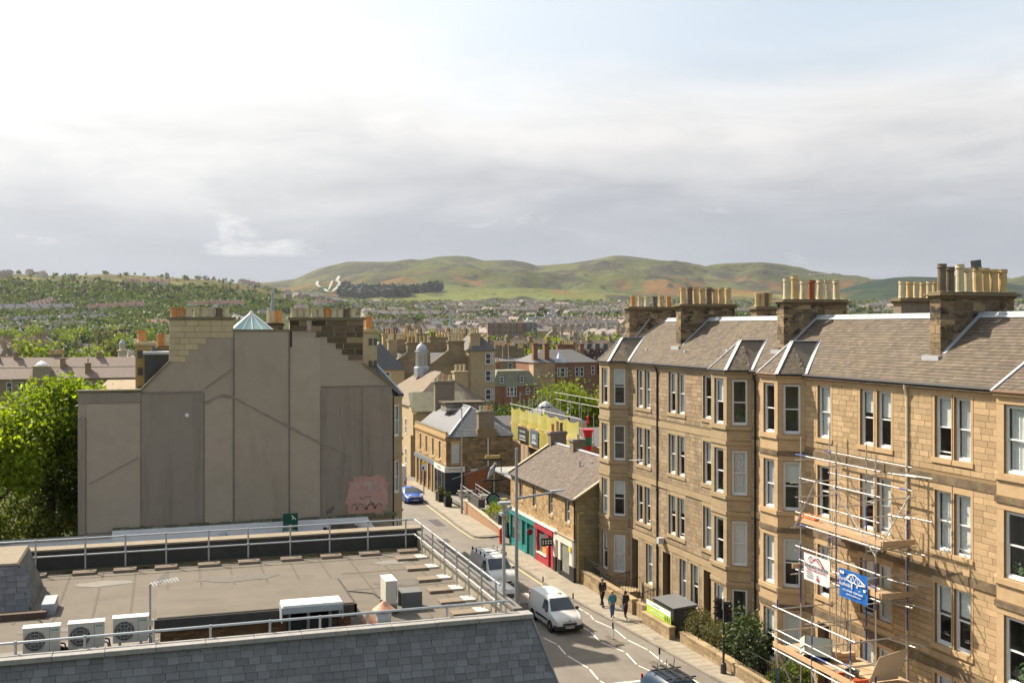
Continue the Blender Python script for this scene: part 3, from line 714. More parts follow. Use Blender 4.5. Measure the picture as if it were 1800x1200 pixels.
roA = bay_house(TA, 48.23, 68.3, [(65.2, 67.0, 64.45, 67.75), (49.7, 51.4, 48.9, 52.2)], pairA, gA, stA, drA, joint, False, 3, 0, [(60.0, castiron), (48.45, castiron)])
pairB = [(41.97, 42.98), (38.85, 39.77), (37.67, 38.6), (34.05, 34.99), (33.0, 33.9)]
gB = [(41.9, 42.95, 1), (38.85, 39.77), (37.67, 38.6), (34.05, 34.99), (33.0, 33.9)]
roB = bay_house(TB, 27.0, 48.22, [(44.8, 46.4, 44.0, 47.2), (28.9, 30.6, 28.1, 31.4)], pairB, gB, stB, drB, jointB, True, 12, 1, [(36.58, cream)])
chs = M('chimney_stone', (.27, .195, .11), .9, .25, 5, bump=.5, bscale=40, isl=.40, col2=(.17, .125, .075), stain=1.5, stcol=(.030, .026, .021), stscale=(1.5, 1.5, 2.4))
chh = M('chimney_cope', (.20, .155, .09), .9, .3, 5, stain=.5, stcol=(.07, .065, .03), stscale=(2, 2, 2))
cz = EAVE+(30.5-FX)*KS
def tstack(root, y0, pots, x0=30.5, x1=34.3, **kw):
    random.seed(int(y0*10)); o = stack(root, x0, x1, y0, y0+.66, (cz-.1, cz-.1), 18.72, chs, pots, lm=chh, ledge=.2, pr=.185, **kw)
    fl = MB(); strip(fl, (x0+.05, y0-.1, cz+.06), (RX, y0-.1, RZ+.06), .26, (-KS, 0, 1), .03); fl.box(x0-.28, x0+.02, y0-.18, y0+.84, cz-.28, cz-.02); fl.build('chimney_flashing', lead, o); return o
tstack(TA, 47.88, [(1, 1.1), (0, 1.15), (1, .95), (2, .95), (1, .97), (1, 1), (1, 1)])
tstack(TA, 59.45, [0, (4, 1.05), 0, 0, (4, 1), 0, 0, 0])
tstack(TA, 68.25, [3, 1, 1, 4, 0, 3], x0=31.0, x1=34.6, ph=.75)
tstack(TB, 36.2, [(4, 1.1), (4, 1.0), (1, 1.1), 1, (0, 1.08), (0, 1.05), (0, 1), (0, 1)])
random.seed(5)
rend = M('harled_stack', (.24, .215, .175), .95, .15, 4, stain=.4)
stack(TB, 34.85, 37.9, 44.2, 44.85, (16.5, 16.5), 18.72, rend, [1, 0, 1, 0, 1, 0, 1], blocks=False, lm=chh, ledge=.15, ph=.85, pr=.16)
stack(TA, 33.6, 34.95, 55.7, 56.4, (16.5, 16.5), 18.5, chs, [0, 0, 4, 0], lm=chh, ledge=.12, ph=.85, pr=.16)
for (y, s) in ((63.6, .42), (58.1, .4), (53.4, .5)):     # roof lights and vents
    z = EAVE+s*KS*2.2
    MB().box(FX+s*2.2-.05, FX+s*2.2+.1, y-.12, y+.12, z-.02, z+.1).build('slate_vent', lead, roA)
# television aerials on the stacks and wall
def aerial(base, h, d, label, n=7, group=None, mast=True):
    o = thing('television_aerial', base, label, 'aerial', group)
    mb = MB(); b = Vector(base); t = b+Vector((0, 0, h)); d = Vector(d).normalized(); s = Vector((0, 0, 1)).cross(d).normalized()
    if mast: MB().tube(b, t, .022, 6).build('mast', M('galvanised', (.42, .44, .45), .4, .12, 4, metal=.6), o)
    mb.tube(t-d*.35, t+d*.9, .014, 5)
    for i in range(n): q = t+d*(-.25+1.1*i/n); mb.tube(q-s*.2, q+s*.2, .008, 4)
    mb.build('boom', M('galvanised', (.42, .44, .45)), o); return o
aerial((34.0, 44.5, 18.0), .75, (-.4, -.5, .1), 'thin television aerial beside the rendered rear chimney stack')
aerial((33.2, 48.2, 19.0), 1.35, (-.3, .5, 0), 'small television aerial on the stack with one dark red pot')
o = thing('chimney_cowl', (32.6, 36.5, 20.0), 'dark louvred cowl standing on a pot of the nearest chimney', 'cowl'); mb = MB()
for i in range(5): mb.hexa([tuple(Vector((32.45, 36.35+i*.07, 19.95))+Vector(v)) for v in ((0, 0, 0), (.28, 0, 0), (.28, .02, 0), (0, .02, 0), (-.05, 0, .38), (.23, 0, .42), (.23, .02, .42), (-.05, .02, .38))])
mb.build('louvres', M('cowl_metal', (.10, .10, .10), .5, .1), o)
mb = MB().tube((28.9, 60.25, 9.3), (28.0, 60.1, 9.32), .02).tube((27.2, 60.0, 9.33), (28.2, 60.1, 9.32), .014)
for i in range(8): mb.tube((27.3+i*.12, 59.85, 9.33), (27.3+i*.12, 60.2, 9.33), .008, 4)
for s in (-.35, 0, .35): mb.tube((28.2, 60.1, 8.95+s+.4), (28.2, 60.15, 9.1+s+.4), .01, 4)
tag(mb.build('television_aerial', M('galvanised', (.42, .44, .45))), 'horizontal television aerial fixed to the tenement wall by the black downpipe', 'aerial')
o = MB().box(28.75, 29.13, 59.0, 59.3, 4.25, 4.62).build('alarm_box', M('alarm_box', (.5, .5, .48), .4)); tag(o, 'small square alarm box on the stone tenement above a door', 'alarm')
# ------------------------------------------------------------------ the rendered gable on the left
harl = M('harling', (.375, .318, .242), .97, .10, 1.2, bump=.6, bscale=55, stain=.45, stcol=(.25, .21, .16), stscale=(.7, .7, .28))
harl2 = M('harling_stained', (.29, .248, .196), .97, .12, 1.4, bump=.6, bscale=55, stain=.6, stcol=(.165, .14, .115), stscale=(1.6, 1.6, .14))
harl3 = M('harling_smooth', (.405, .345, .265), .97, .09, 1.6, bump=.4, bscale=50, stain=.35, stcol=(.29, .245, .19), stscale=(.5, .5, .5))
scar = M('old_raggle', (.255, .22, .175), .95, .3, 6)
ash = M('cream_ashlar', (.50, .415, .245), .9, .12, 3, isl=.08, stain=.22, stcol=(.3, .25, .16), stscale=(2, 2, 2))
sooty = M('sooty_blocks', (.105, .082, .052), .92, .3, 3, isl=.5, col2=(.22, .165, .085)); mort = M('pale_mortar', (.40, .34, .25), .95, .15)
cope = M('mossy_cope', (.19, .165, .10), .95, .25, 4, stain=.5, stcol=(.09, .09, .04), stscale=(2, 2, 2))
GY = 68.0
G = thing('gable_house', (4.6, GY, 4), 'tall grey brown rendered gable end with two wide chimneys and a pink painted patch', 'building')
out = [(-4.92, 1.5), (14.07, 1.5), (14.07, 13.14), (13.97, 13.72), (12.16, 15.2), (12.16, 18.0), (7.5, 18.0), (7.5, 17.3), (4.05, 17.3), (4.05, 18.0), (.25, 18.0), (.25, 15.41), (-1.4, 13.62), (-4.92, 13.66)]
MB().prism(out, 'y', GY, GY+.6).build('wall', harl, G)
MB().box(-4.6, 14.05, GY+.6, 96, 1.5, 13.1).build('rear_wall', M('rubble_plain', (.27, .21, .13), .9, .25, 3), G)
def pan(x0, x1, z0, z1, m, th=.03, name='render_panel'): return MB().box(x0, x1, GY-th, GY-.001, z0, z1).build(name, m, G, bevel=.02)
pan(-4.45, -1.40, 5.25, 12.9, harl3, .03); pan(-1.36, 2.24, 5.3, 13.5, harl2, .06); pan(2.30, 4.0, 5.35, 13.2, harl3, .02); pan(4.10, 7.42, 5.38, 17.2, harl, .035)
pan(9.46, 12.05, 5.45, 13.72, harl2, .045); pan(12.08, 14.0, 5.3, 13.7, harl2, .06); pan(7.50, 9.42, 5.4, 16.95, harl3, .02); pan(-4.92, -4.5, 5.2, 12.2, harl2, .12); pan(-4.9, -1.4, 13.0, 13.6, harl2, .05)
def scarline(pts, w=.13):
    mb = MB()
    for a, b in zip(pts, pts[1:]):
        n = max(2, int(abs(b[0]-a[0])/.35))
        for i in range(n):
            x0, x1 = lerp(a[0], b[0], i/n), lerp(a[0], b[0], (i+.97)/n); z0, z1 = lerp(a[1], b[1], i/n), lerp(a[1], b[1], (i+.97)/n); h = w*random.uniform(.15, .6)
            mb.hexa([(x0, GY-.085, z0-h), (x1, GY-.085, z1-h), (x1, GY-.01, z1-h), (x0, GY-.01, z0-h), (x0, GY-.06, z0+h), (x1, GY-.06, z1+h), (x1, GY-.01, z1+h), (x0, GY-.01, z0+h)])
    mb.build('old_roof_line', scar, G, kind='stuff')
scarline([(2.35, 12.9), (3.3, 13.35), (4.05, 13.2), (7.4, 11.3), (9.4, 10.2), (11.4, 9.25)]); scarline([(2.3, 13.75), (4.0, 15.0)], .06); scarline([(-4.3, 8.2), (-1.5, 9.7)], .05)
for x in (-1.38, 2.27, 4.05, 7.46, 9.44): MB().box(x-.025, x+.025, GY-.072, GY-.002, 5.3, 13.5 if x in (-1.38, 2.27, 9.44) else 17.25).build('render_joint', M('render_joint', (.215, .188, .152), .95, .3), G)
MB().box(9.44, 14.0, GY-.075, GY-.002, 13.70, 13.78).build('render_joint', MATS['render_joint'], G)
MB().box(-1.38, 2.27, GY-.08, GY-.002, 13.48, 13.6).build('render_joint', MATS['render_joint'], G)
# cream ashlar of the left stack, stepping down its edge
SA = Stone(G, ash, 'ashlar_block', .03); FG = Face((0, GY), (14, GY)); random.seed(4)
for (z0, z1, xr) in ((15.41, 15.78, 1.2), (15.78, 16.14, 1.41), (16.14, 16.5, 1.91), (16.5, 16.88, 2.42), (16.88, 17.25, 4.05), (17.25, 17.62, 4.05), (17.62, 18.0, 4.05)): SA.course(FG, z0, z1, [(.25, xr)], .5, 1.0, .004, .004)
SA.finish()
SB = Stone(G, sooty, 'dark_stone', .035); bk = MB()
for (z0, z1, xl) in ((17.62, 17.98, 7.55), (17.26, 17.62, 7.55), (16.9, 17.26, 9.1), (16.52, 16.9, 9.8), (16.14, 16.52, 10.35), (15.76, 16.14, 10.75), (15.4, 15.76, 11.15)):
    SB.course(FG, z0, z1, [(xl, 12.14)], .5, 1.4, .006, .018); bk.box(xl-.05, 12.15, GY-.02, GY-.001, z0-.01, z1+.01)
bk.build('mortar_bed', mort, G); SB.finish()
MB().box(7.48, 7.62, GY-.05, GY-.001, 16.3, 17.95).build('quoin', sooty, G)
MB().box(8.55, 8.8, GY-.06, GY-.001, 17.3, 17.97).build('patched_stone', mort, G)
for i, (x0, x1, n, hs) in enumerate(((.1, 4.18, 8, [3, 3, 1, 1, 1, 1, 4, 1]), (7.36, 12.28, 10, [1, 1, 1, 1, 1, 3, 1, 1, 4, 1]))):
    o = MB().box(x0, x1, GY-.14, GY+.75, 18.0, 18.17).build('chimney_cope', cope, G, bevel=.02)
    for k in range(n):
        w = (x1-x0-.35)*(.93 if i == 0 else .9); pot(o, x0+.2+w*(k+.5)/n+(.0 if k < 3 else .06), GY+.3, 18.15, .60*random.uniform(.97, 1.04), .2, potm[hs[k]])
MB().prism([(4.0, 17.3), (7.6, 17.3), (7.6, 17.4), (4.0, 17.4)], 'y', GY-.06, GY+.7).build('wall_cope', cope, G)
MB().hexa([(12.1, GY-.1, 15.16), (14.05, GY-.1, 13.66), (14.05, GY+.65, 13.66), (12.1, GY+.65, 15.16), (12.1, GY-.1, 15.28), (14.1, GY-.1, 13.8), (14.1, GY+.65, 13.8), (12.1, GY+.65, 15.28)]).build('skew', cope, G)
MB().hexa([(-1.45, GY-.1, 13.62), (.26, GY-.1, 15.4), (.26, GY+.65, 15.4), (-1.45, GY+.65, 13.62), (-1.45, GY-.1, 13.74), (.26, GY-.1, 15.52), (.26, GY+.65, 15.52), (-1.45, GY+.65, 13.74)]).build('skew', cope, G)
MB().box(-5.0, -1.3, GY-.12, GY+.65, 13.66, 13.78).build('wall_cope', cope, G)
# roofs behind
slg = M('grey_slate', (.145, .145, .145), .75, .2, 2, isl=.2, col2=(.19, .18, .165)); random.seed(9)
r = MB(); r.poly((14.75, GY+.6, 13.0), (10.2, GY+.6, 16.9), (10.2, 92, 16.9), (14.75, 92, 13.0)); r.poly((10.2, GY+.6, 16.9), (4, GY+.6, 16.9), (4, 92, 16.9), (10.2, 92, 16.9)); r.poly((4, GY+.6, 16.9), (-1.6, GY+.6, 13.4), (-1.6, 92, 13.4), (4, 92, 16.9))
rg = r.build('roof', slg, G); slates(rg, (14.75, GY+.62, 13.01), (0, 1, 0), (-4.55, 0, 3.9), 20, 5.95, slg, row=.2, wid=.28)
MB().box(-1.2, .2, GY+1.2, GY+3.2, 13.8, 15.85).build('dormer', M('dormer_slate', (.06, .065, .062), .8, .4, 3), rg); MB().box(-1.3, .24, GY+1.1, GY+3.3, 15.85, 16.02).build('dormer_top', lead, rg)
br = MB(); P = [(14.0, 68.5, 13.15), (14.98, 69.2, 13.12), (15.15, 70.2, 13.1), (15.15, 71.8, 13.1)]; T = (13.3, 70.4, 15.2)
br.poly(P[0], P[1], T); br.poly(P[1], P[2], T); br.poly(P[2], P[3], T); br.poly(P[0], T, (12.4, 70.4, 15.2)); bo = br.build('bay_roof', slg, G)
fl = MB(); strip(fl, P[1], T, .22, (.6, -.5, 1), .05); strip(fl, P[2], T, .2, (1, 0, 1), .05); strip(fl, T, (12.2, 70.4, 15.2), .3, (0, 0, 1), .05); fl.build('lead_hips', lead, bo)
Fb = Face((14.07, 68.35), (14.98, 69.3)); wc = M('bay_cream_stone', (.40, .33, .20), .9, .12, 3, stain=.2); rows = [(10.35, 12.45), (6.62, 8.78), (2.9, 5.0)]
bw = shell(Fb, 1., 13.05, [(.36, 1.06, a, b) for a, b in rows]); Fc = Face((14.98, 69.3), (14.98, 71.6)); shell(Fc, 1., 13.05, [], mb=bw); bw.build('bay_wall', wc, G)
for a, b in rows: sash(G, Fb, .36, 1.06, a, b, fill=random.choice(['blind', 'net']), n0=-.1)
for z in (13.05-.2, 10.1, 9.05, 6.4, 5.35): MB().hexa([Fb(-.02, z, .07), Fb(Fb.L+.05, z, .07), Fb(Fb.L, z, -.05), Fb(-.02, z, -.05), Fb(-.02, z+.16, .07), Fb(Fb.L+.05, z+.16, .07), Fb(Fb.L, z+.16, -.05), Fb(-.02, z+.16, -.05)]).build('string_course', wc, G)
pipe(G, [(14.16, 68.2, 13.0), (14.16, 68.2, 12.5), (14.16, 68.2, 1.6)], castiron, .05); gutter(G, (14.05, 68.4, 13.08), (15.05, 69.25, 13.06), .07)
# stacks behind the gable head
stack(G, 6.4, 7.5, 72, 72.7, (15, 15), 17.55, sooty, [1, 1, 3, 3], blocks=True, ledge=.08, ph=.85)
o = stack(G, 12.35, 13.3, 69.4, 70.4, (14.2, 14.2), 17.15, ash, [3], blocks=False, ledge=.14, ph=.85, pr=.25)
MB().box(12.33, 13.32, 69.38, 70.42, 15.0, 17.1).build('stack_render', M('cream_render', (.42, .375, .25), .9, .15), o)
for z in (16.35, 14.9): MB().box(12.75, 12.98, 69.33, 69.5, z, z+.45).build('flue_opening', dim, o); MB().box(13.1, 13.3, 69.34, 69.5, z, z+.45).build('flue_opening', dim, o)
o = stack(G, -1.75, -.6, 71, 72, (12, 12), 16.35, ash, [3, None], blocks=False, ledge=.12, ph=.75, pr=.27); yb = M('yellow_render', (.42, .30, .12), .9, .2)
MB().box(-1.77, -.78, 70.98, 72.02, 12, 16.3).build('stack_render', yb, o); MB().box(-.77, -.58, 70.98, 72.02, 12, 16.3).build('stack_edge', M('blue_grey_lead', (.10, .125, .16), .6, .2), o)
for z in (15.6, 14.5, 13.35, 12.6):
    for x in (-1.5, -1.05): MB().box(x-.14, x+.14, 70.92, 71.1, z, z+.48).build('flue_opening', dim, o)
stack(G, -.5, .3, 75, 76, (12, 12), 16.0, sooty, [3, 3, 1], blocks=False, ledge=.1, ph=.8, pr=.22)
# glazed lantern between the chimneys
L = put('lantern', MB().prism([(4.15, 71.2), (6.75, 71.2), (6.75, 73.8), (4.15, 73.8)], 'z', 16.85, 17.3).mesh('lantern', white), G)
gp = M('aqua_glazing', (.30, .46, .44), .15, .12, 1.2, spec=.6); ap = Vector((5.45, 72.5, 18.5)); cs = [Vector(v) for v in ((4.1, 71.15, 17.3), (6.8, 71.15, 17.3), (6.8, 73.85, 17.3), (4.1, 73.85, 17.3))]
bars = MB()
for i in range(4):
    a, b = cs[i], cs[(i+1) % 4]; bars.tube(a, b, .05, 6); bars.tube(a, ap, .06, 6)
    for k in range(4):
        p, q = a.lerp(b, k/4), a.lerp(b, (k+1)/4); MB().poly(p, q, q.lerp(ap, .97), p.lerp(ap, .97)).build('lantern_pane', gp, L)
        if k: bars.tube(p, p.lerp(ap, .96), .035, 5)
bars.lathe(ap-Vector((0, 0, .1)), [(.16, 0), (.12, .12), (.04, .26)], 8); bars.build('glazing_bars', white, L)
# painted-over patch and scribbles
random.seed(31); pk = M('salmon_paint', (.47, .27, .215), .9, .14, 2.5, stain=.7, stcol=(.47, .345, .29), stscale=(1.3, 1.3, 1.0)); mb = MB(); pts = []
for i in range(44):
    a = 2*math.pi*i/44; ex = 1.55*(abs(math.cos(a))**.55)*math.copysign(1, math.cos(a)); ez = 1.32*(abs(math.sin(a))**.6)*math.copysign(1, math.sin(a)); k = random.uniform(.84, 1.08); pts.append((12.45+ex*k*.92+.12*math.sin(a), GY-.068, 6.72+ez*k))
mb.v = [(12.5, GY-.066, 6.8)]+[(q[0], GY-.066, q[2]) for q in pts]; mb.f = [(0, (i+1) % 44+1, i+1) for i in range(44)]; mb.build('painted_patch', pk, G)
pk2 = M('salmon_wash', (.50, .31, .255), .9, .16, 3, stain=.6, stcol=(.44, .36, .31), stscale=(2.2, 2.2, 1.2)); pk3 = M('pale_overpaint', (.47, .37, .33), .9, .16, 4, stain=.5, stcol=(.42, .30, .25), stscale=(3, 3, 1))
for i in range(34):       # roller strokes of thinner paint, running past the edge of the patch
    u, v = max(-1.15, min(1.1, random.gauss(0, .7))), max(-.8, min(.85, random.gauss(0, .55))); w, h = random.uniform(.12, .28), random.uniform(.2, .5); x, z = 12.45+u*(1-.25*abs(v)), 6.75+v*(1-.25*abs(u)); y = GY-.0675-.0003*i; x = min(x, 13.85)
    k = [(x-w*random.uniform(.8, 1.2), z-h*random.uniform(.7, 1)), (x-w*.1, z-h*random.uniform(.9, 1.1)), (x+w*random.uniform(.8, 1.2), z-h*random.uniform(.6, 1)), (x+w, z+h*.3), (x+w*random.uniform(.6, 1), z+h*random.uniform(.7, 1)), (x-w*.2, z+h*random.uniform(.9, 1.1)), (x-w*random.uniform(.7, 1.1), z+h*.6)]
    MB().add([(min(q[0], 13.97), y, max(q[1], 5.5)) for q in k], [tuple(range(7))]).build('paint_stroke', pk3 if abs(u-.25) < .35 and v > -.3 and i % 2 else pk2, G)
tagm = M('spray_black', (.05, .04, .06), .8, 0); lav = M('spray_pale', (.46, .36, .36), .8, 0)
def scribble(x, z, w, h, n, m, r=.018):
    mb = MB(); p = Vector((x, GY-.084, z))
    for i in range(n):
        q = Vector((x+w*(i+random.uniform(.1, .9))/n, GY-.084, z+random.uniform(-h, h))); mb.tube(p, q, r, 4); p = q
    mb.build('graffiti_tag', m, G)
scribble(11.4, 5.95, 1.6, .28, 11, tagm); scribble(12.3, 6.1, 1.2, .3, 9, tagm); scribble(12.2, 7.1, 1.1, .4, 10, lav, .03); scribble(9.8, 5.9, .5, .3, 6, tagm, .012); scribble(11.9, 6.5, .8, .2, 6, M('spray_violet', (.22, .12, .24), .8, 0), .02)
MB().lathe((0, 0, 0), [(.13, 0), (.13, .05), (.09, .07)], 16).build('vent_cap', white, G, loc=(1.28, GY-.06, 12.15), rot=(R(90), 0, 0))
# ------------------------------------------------------------------ car park deck, white wall, signs, lamps
MB().box(-60, 12.6, 39.6, 67.35, 3.2, 4.1).build('car_park', M('car_park_tar', (.10, .098, .092), .9, .2, 1), kind='structure')
MB().box(12.6, 16.35, 44, 68.0, -.02, .9).build('verge', M('verge_earth', (.10, .095, .07), .95, .3, 2), kind='structure')
ww = M('limewash', (.84, .84, .84), .85, .08, 1.5, stain=.25, stcol=(.42, .43, .40), stscale=(.6, .6, 1.5))
W = thing('white_wall', (0, 67.5, 4), 'long low white painted wall at the foot of the rendered gable', 'wall')
MB().box(-3.0, 12.35, 67.36, 67.75, 3.5, 5.4).build('wall_face', ww, W); MB().box(-16, -3.01, 67.42, 67.78, 3.5, 5.02).build('wall_face', ww, W)
MB().prism([(12.36, 3.2), (13.1, 3.2), (13.1, 4.3), (12.36, 5.32)], 'y', 67.38, 67.72).build('wall_end', ww, W)
rub = M('mossy_rubble', (.14, .135, .09), .95, .4, 4, isl=.3, col2=(.09, .10, .055)); random.seed(3); mb = MB(); x = -3.0
while x < 13.9:
    w = random.uniform(.3, .8); h = random.uniform(.04, .14); mb.hexa([(x, 67.55, 5.38), (x+w, 67.55, 5.38), (x+w, 67.99, 5.4), (x, 67.99, 5.4), (x+.03, 67.6, 5.4+h), (x+w-.03, 67.6, 5.4+h), (x+w-.02, 67.95, 5.42+h), (x+.02, 67.95, 5.42+h)]); x += w
mb.build('rubble_top', rub, W, kind='stuff')
for i in range(9): MB().box(-16+i*1.44, -14.57+i*1.44, 67.34, 67.86, 5.021, 5.16).build('coping_stone', M('grey_coping', (.25, .245, .23), .9, .2, 3), W)
for (x, z, lab) in ((-8.05, 4.62, 'ball lamp on the white wall nearest the left tree'), (-5.1, 4.66, 'ball lamp on the white wall below the left edge of the gable'), (3.4, 4.86, 'ball lamp in the middle of the white wall, just left of the green sign'), (11.55, 5.0, 'ball lamp at the far right end of the white wall')):
    o = thing('ball_lamp', (x, 66.9, z-.5), lab, 'lamp', 'ball lamps on the white wall'); MB().tube((x, 66.9, z-.75), (x, 66.9, z-.2), .04).build('post', castiron, o)
    MB().lathe((x, 66.9, z-.24), [(.08, 0), (.2, .06), (.25, .2), (.24, .3), (.16, .42), (.03, .48)], 14).build('globe', M('opal_globe', (.42, .44, .46), .25, .05), o, smooth=True)
gr = M('sign_green', (.010, .09, .055), .5, .05)
def dog_sign(x, z, lab):
    o = thing('car_park_sign', (x, 66.4, 4.1), lab, 'sign', 'green signs by the white wall'); MB().box(x-.45, x+.45, 66.37, 66.41, z, z+1.08).build('board', gr, o)
    for s in (-.42, .42): MB().tube((x+s, 66.45, 4.1), (x+s, 66.45, z+1.0), .03).build('post', castiron, o)
    d = [(u/220, v/220) for u, v in ((0, 190), (45, 195), (105, 145), (110, 105), (165, 98), (210, 30), (175, 5), (140, 65), (95, 65), (75, 0), (45, 15), (65, 95), (55, 155), (15, 170))]
    MB().add([(x+.02+p*.34, 66.366, z+.66+q*.34) for p, q in d], [tuple(range(len(d)))]).build('hound_emblem', M('sign_white', (.75, .75, .72), .6, 0), o)
    text('lettering', 'Customer', .13, MATS['sign_white'], o, (x-.4, 66.365, z+.21), (R(90), 0, 0), align='LEFT'); text('lettering', 'car parking', .13, MATS['sign_white'], o, (x-.4, 66.365, z+.08), (R(90), 0, 0), align='LEFT')
dog_sign(7.35, 5.0, 'green sign with white hound standing before the grey gable'); dog_sign(-9.4, 4.55, 'green sign with white hound beneath the left tree, cut by the frame')
# ------------------------------------------------------------------ flat roofed building in front, with its slate mansard
felt = M('roof_felt', (.148, .126, .098), .95, .16, 1.3, bump=.3, bscale=70, stain=.5, stcol=(.095, .08, .062), stscale=(.45, .8, .5))
upst = M('dark_upstand', (.055, .052, .048), .9, .25, 2.2, stain=.3, stcol=(.10, .09, .075), stscale=(1.5, 1.5, .5)); pale = M('pale_render', (.34, .305, .235), .9, .12, 2, stain=.4, stcol=(.25, .23, .17), stscale=(2.2, 2.2, .5))
copg = M('coping_grey', (.30, .285, .265), .9, .25, 5, stain=.35, stcol=(.18, .17, .15), stscale=(4, 4, 4)); brick = M('brown_brick', (.20, .115, .05), .9, .15, 5, isl=.25, col2=(.15, .085, .04))
slf = M('mansard_slate', (.180, .180, .187), .6, .14, 5, bump=.25, bscale=30, isl=.20, col2=(.148, .149, .157), stain=.22, stcol=(.25, .24, .225), stscale=(3, 3, 3), spec=.45)
RZ0 = 9.3
B = thing('flat_roofed_building', (3, 33, 0), 'flat felt roofed building with grey slate mansard in the foreground', 'building')
MB().box(-14, 9.12, 27.05, 39.35, 0, RZ0-.06).build('wall', M('shop_wall', (.3, .27, .22), .9, .1), B)
dk = MB().box(-14, 8.98, 27.05, 38.85, RZ0-.05, RZ0).build('roof_deck', felt, B)
seam = M('felt_seam', (.112, .094, .07), .95, .2)
for i, x in enumerate(np.arange(-4, 9.2, 1.02)): MB().box(x-.035, x+.035, 32.2 if x < 5 else 27.2, 38.2, RZ0, RZ0+.006).build('felt_seam', seam, dk)
for y in (30.2, 33.1, 35.4): MB().box(5.6, 8.9, y-.03, y+.03, RZ0, RZ0+.008).build('felt_seam', seam, dk)
MB().box(-14, 9.15, 38.85, 39.4, RZ0-1, 9.97).build('far_parapet', upst, B); MB().box(-14, 9.2, 38.8, 39.45, 9.972, 10.03).build('parapet_cope', M('sandy_cope', (.235, .195, .14), .95, .25, 3), B)
MB().box(8.98, 9.15, 27.3, 38.84, RZ0-1, 9.86).build('side_parapet', pale, B); MB().box(8.93, 9.2, 27.2, 38.79, 9.862, 9.93).build('parapet_cope', M('dark_cope', (.17, .155, .135), .9, .2, 3), B)
MB().box(-14, 8.9, 38.45, 38.84, RZ0, RZ0+.03).build('gutter_moss', M('gutter_moss', (.10, .085, .04), .98, .5, 5), B)
MB().box(6.6, 8.95, 27.25, 27.9, RZ0, RZ0+.03).build('gutter_moss', MATS['gutter_moss'], B)
# mansard: steep slated face below the coping
y_at = lambda z: 26.9-(9.75-z)*.25; x_at = lambda z: 9.3+(9.75-z)*.36
MB().hexa([(-14, y_at(6.2)+.02, 6.2), (x_at(6.2), y_at(6.2)+.02, 6.2), (x_at(6.2), 27.6, 6.2), (-14, 27.6, 6.2), (-14, 26.92, 9.75), (9.3, 26.92, 9.75), (9.5, 27.6, 9.75), (-14, 27.6, 9.75)]).build('mansard', M('slate_underlay', (.04, .04, .042), .9), B)
MB().hexa([(x_at(6.2)-.1, y_at(6.2)+.1, 6.2), (x_at(6.2)-.05, y_at(6.2)+.12, 6.2), (x_at(6.2)-.05, 39, 6.2), (x_at(6.2), 39, 6.2), (9.1, 27.0, 9.75), (9.14, 27.1, 9.75), (9.14, 39, 9.75), (9.1, 39, 9.75)]).build('mansard_side', MATS['slate_underlay'], B)
xx = -14.0
while xx < 9.3:
    w = min(1.15, 9.36-xx); MB().box(xx+.004, xx+w-.004, 26.74, 27.16, 9.752, 9.87+random.uniform(0, .006)).build('coping_stone', copg, B, bevel=.015); xx += w
us = MB().add([(-.5, -.022, 0), (.5, -.022, 0), (.5, 0, 1), (-.5, 0, 1), (-.5, .002, 0), (.5, .002, 0), (-.492, -.024, .02), (.492, -.024, .02)], [(6, 7, 2, 3), (4, 5, 1, 0), (0, 1, 7, 6), (1, 5, 2, 7), (4, 0, 6, 3)]).mesh('slate', slf)
random.seed(17); row = .172; zt = 9.75; rest = MB(); k = 0; n = 0; tl = -math.atan(.25)
while zt-(n+1)*row > 6.9:
    z = zt-(n+1)*row; x = x_at(z)
    first = True
    while x > -6.0:
        w = random.uniform(.25, .33)*(random.uniform(.5, .8) if first and n % 2 else 1); cx = x-w/2; q = prow(cx, y_at(z), z+.1); first = False
        lc = (cx, y_at(z)-.006+random.uniform(-.004, .002), z+random.uniform(-.006, .006)); rt = (tl+random.uniform(-.012, .012), random.uniform(-.012, .012), 0)
        if -25 < q[0] < 1830 and q[1] < 1215 and k < 299: put('slate', us, B, loc=lc, rot=rt, scale=(w-.007, 1, row*1.22)); k += 1
        elif q[0] > -60 and q[1] < 1320:
            m = Matrix.Translation(lc) @ Matrix.Rotation(rt[0], 4, 'X'); rest.add([m @ Vector((a*(w-.007), b, c*row*1.22)) for a, b, c in [v.co for v in us.vertices]], [tuple(p.vertices) for p in us.polygons])
        x -= w
    n += 1
rest.build('slates', slf, B, kind='stuff'); hp = MB().tube((9.34, 26.86, 9.76), (x_at(6.2)+.02, y_at(6.2)-.03, 6.2), .028, 8); hp.build('hip_roll', M('hip_lead', (.26, .262, .27), .6, .15), B)
# raised plant block with brick base, canopy over its hatch
blk = MB().box(-.2, 4.86, 28.6, 31.6, 9.74, 10.09).build('plant_block', felt, B, bevel=.03); MB().box(-.26, 4.92, 28.54, 28.6, 9.72, 10.05).build('fascia', upst, blk); MB().box(4.86, 4.93, 28.54, 31.6, 9.72, 10.05).build('fascia', upst, blk)
mb = MB()
for r in range(6):
    z = RZ0+.12+r*.052; x = -.12-(.11 if r % 2 else 0)
    while x < 4.8: mb.box(max(x, -.12)+.004, min(x+.21, 4.78), 28.68, 28.8, z+.004, z+.048); x += .215
mb.build('brickwork', brick, B, kind='stuff'); MB().box(-.1, 4.77, 28.69, 31.5, RZ0, 9.74).build('block_core', M('brick_core', (.10, .06, .03)), B); MB().box(-.14, 4.8, 28.6, 28.67, RZ0, RZ0+.12).build('lead_apron', M('lead_apron', (.20, .23, .24), .6, .2), B)
MB().box(-14, 8.95, 27.2, 28.5, RZ0, RZ0+.004).build('gutter_sheet', M('wet_felt', (.135, .115, .088), .8, .3, 2, stain=.4, stcol=(.21, .205, .19), stscale=(1, 2, 1)), B)
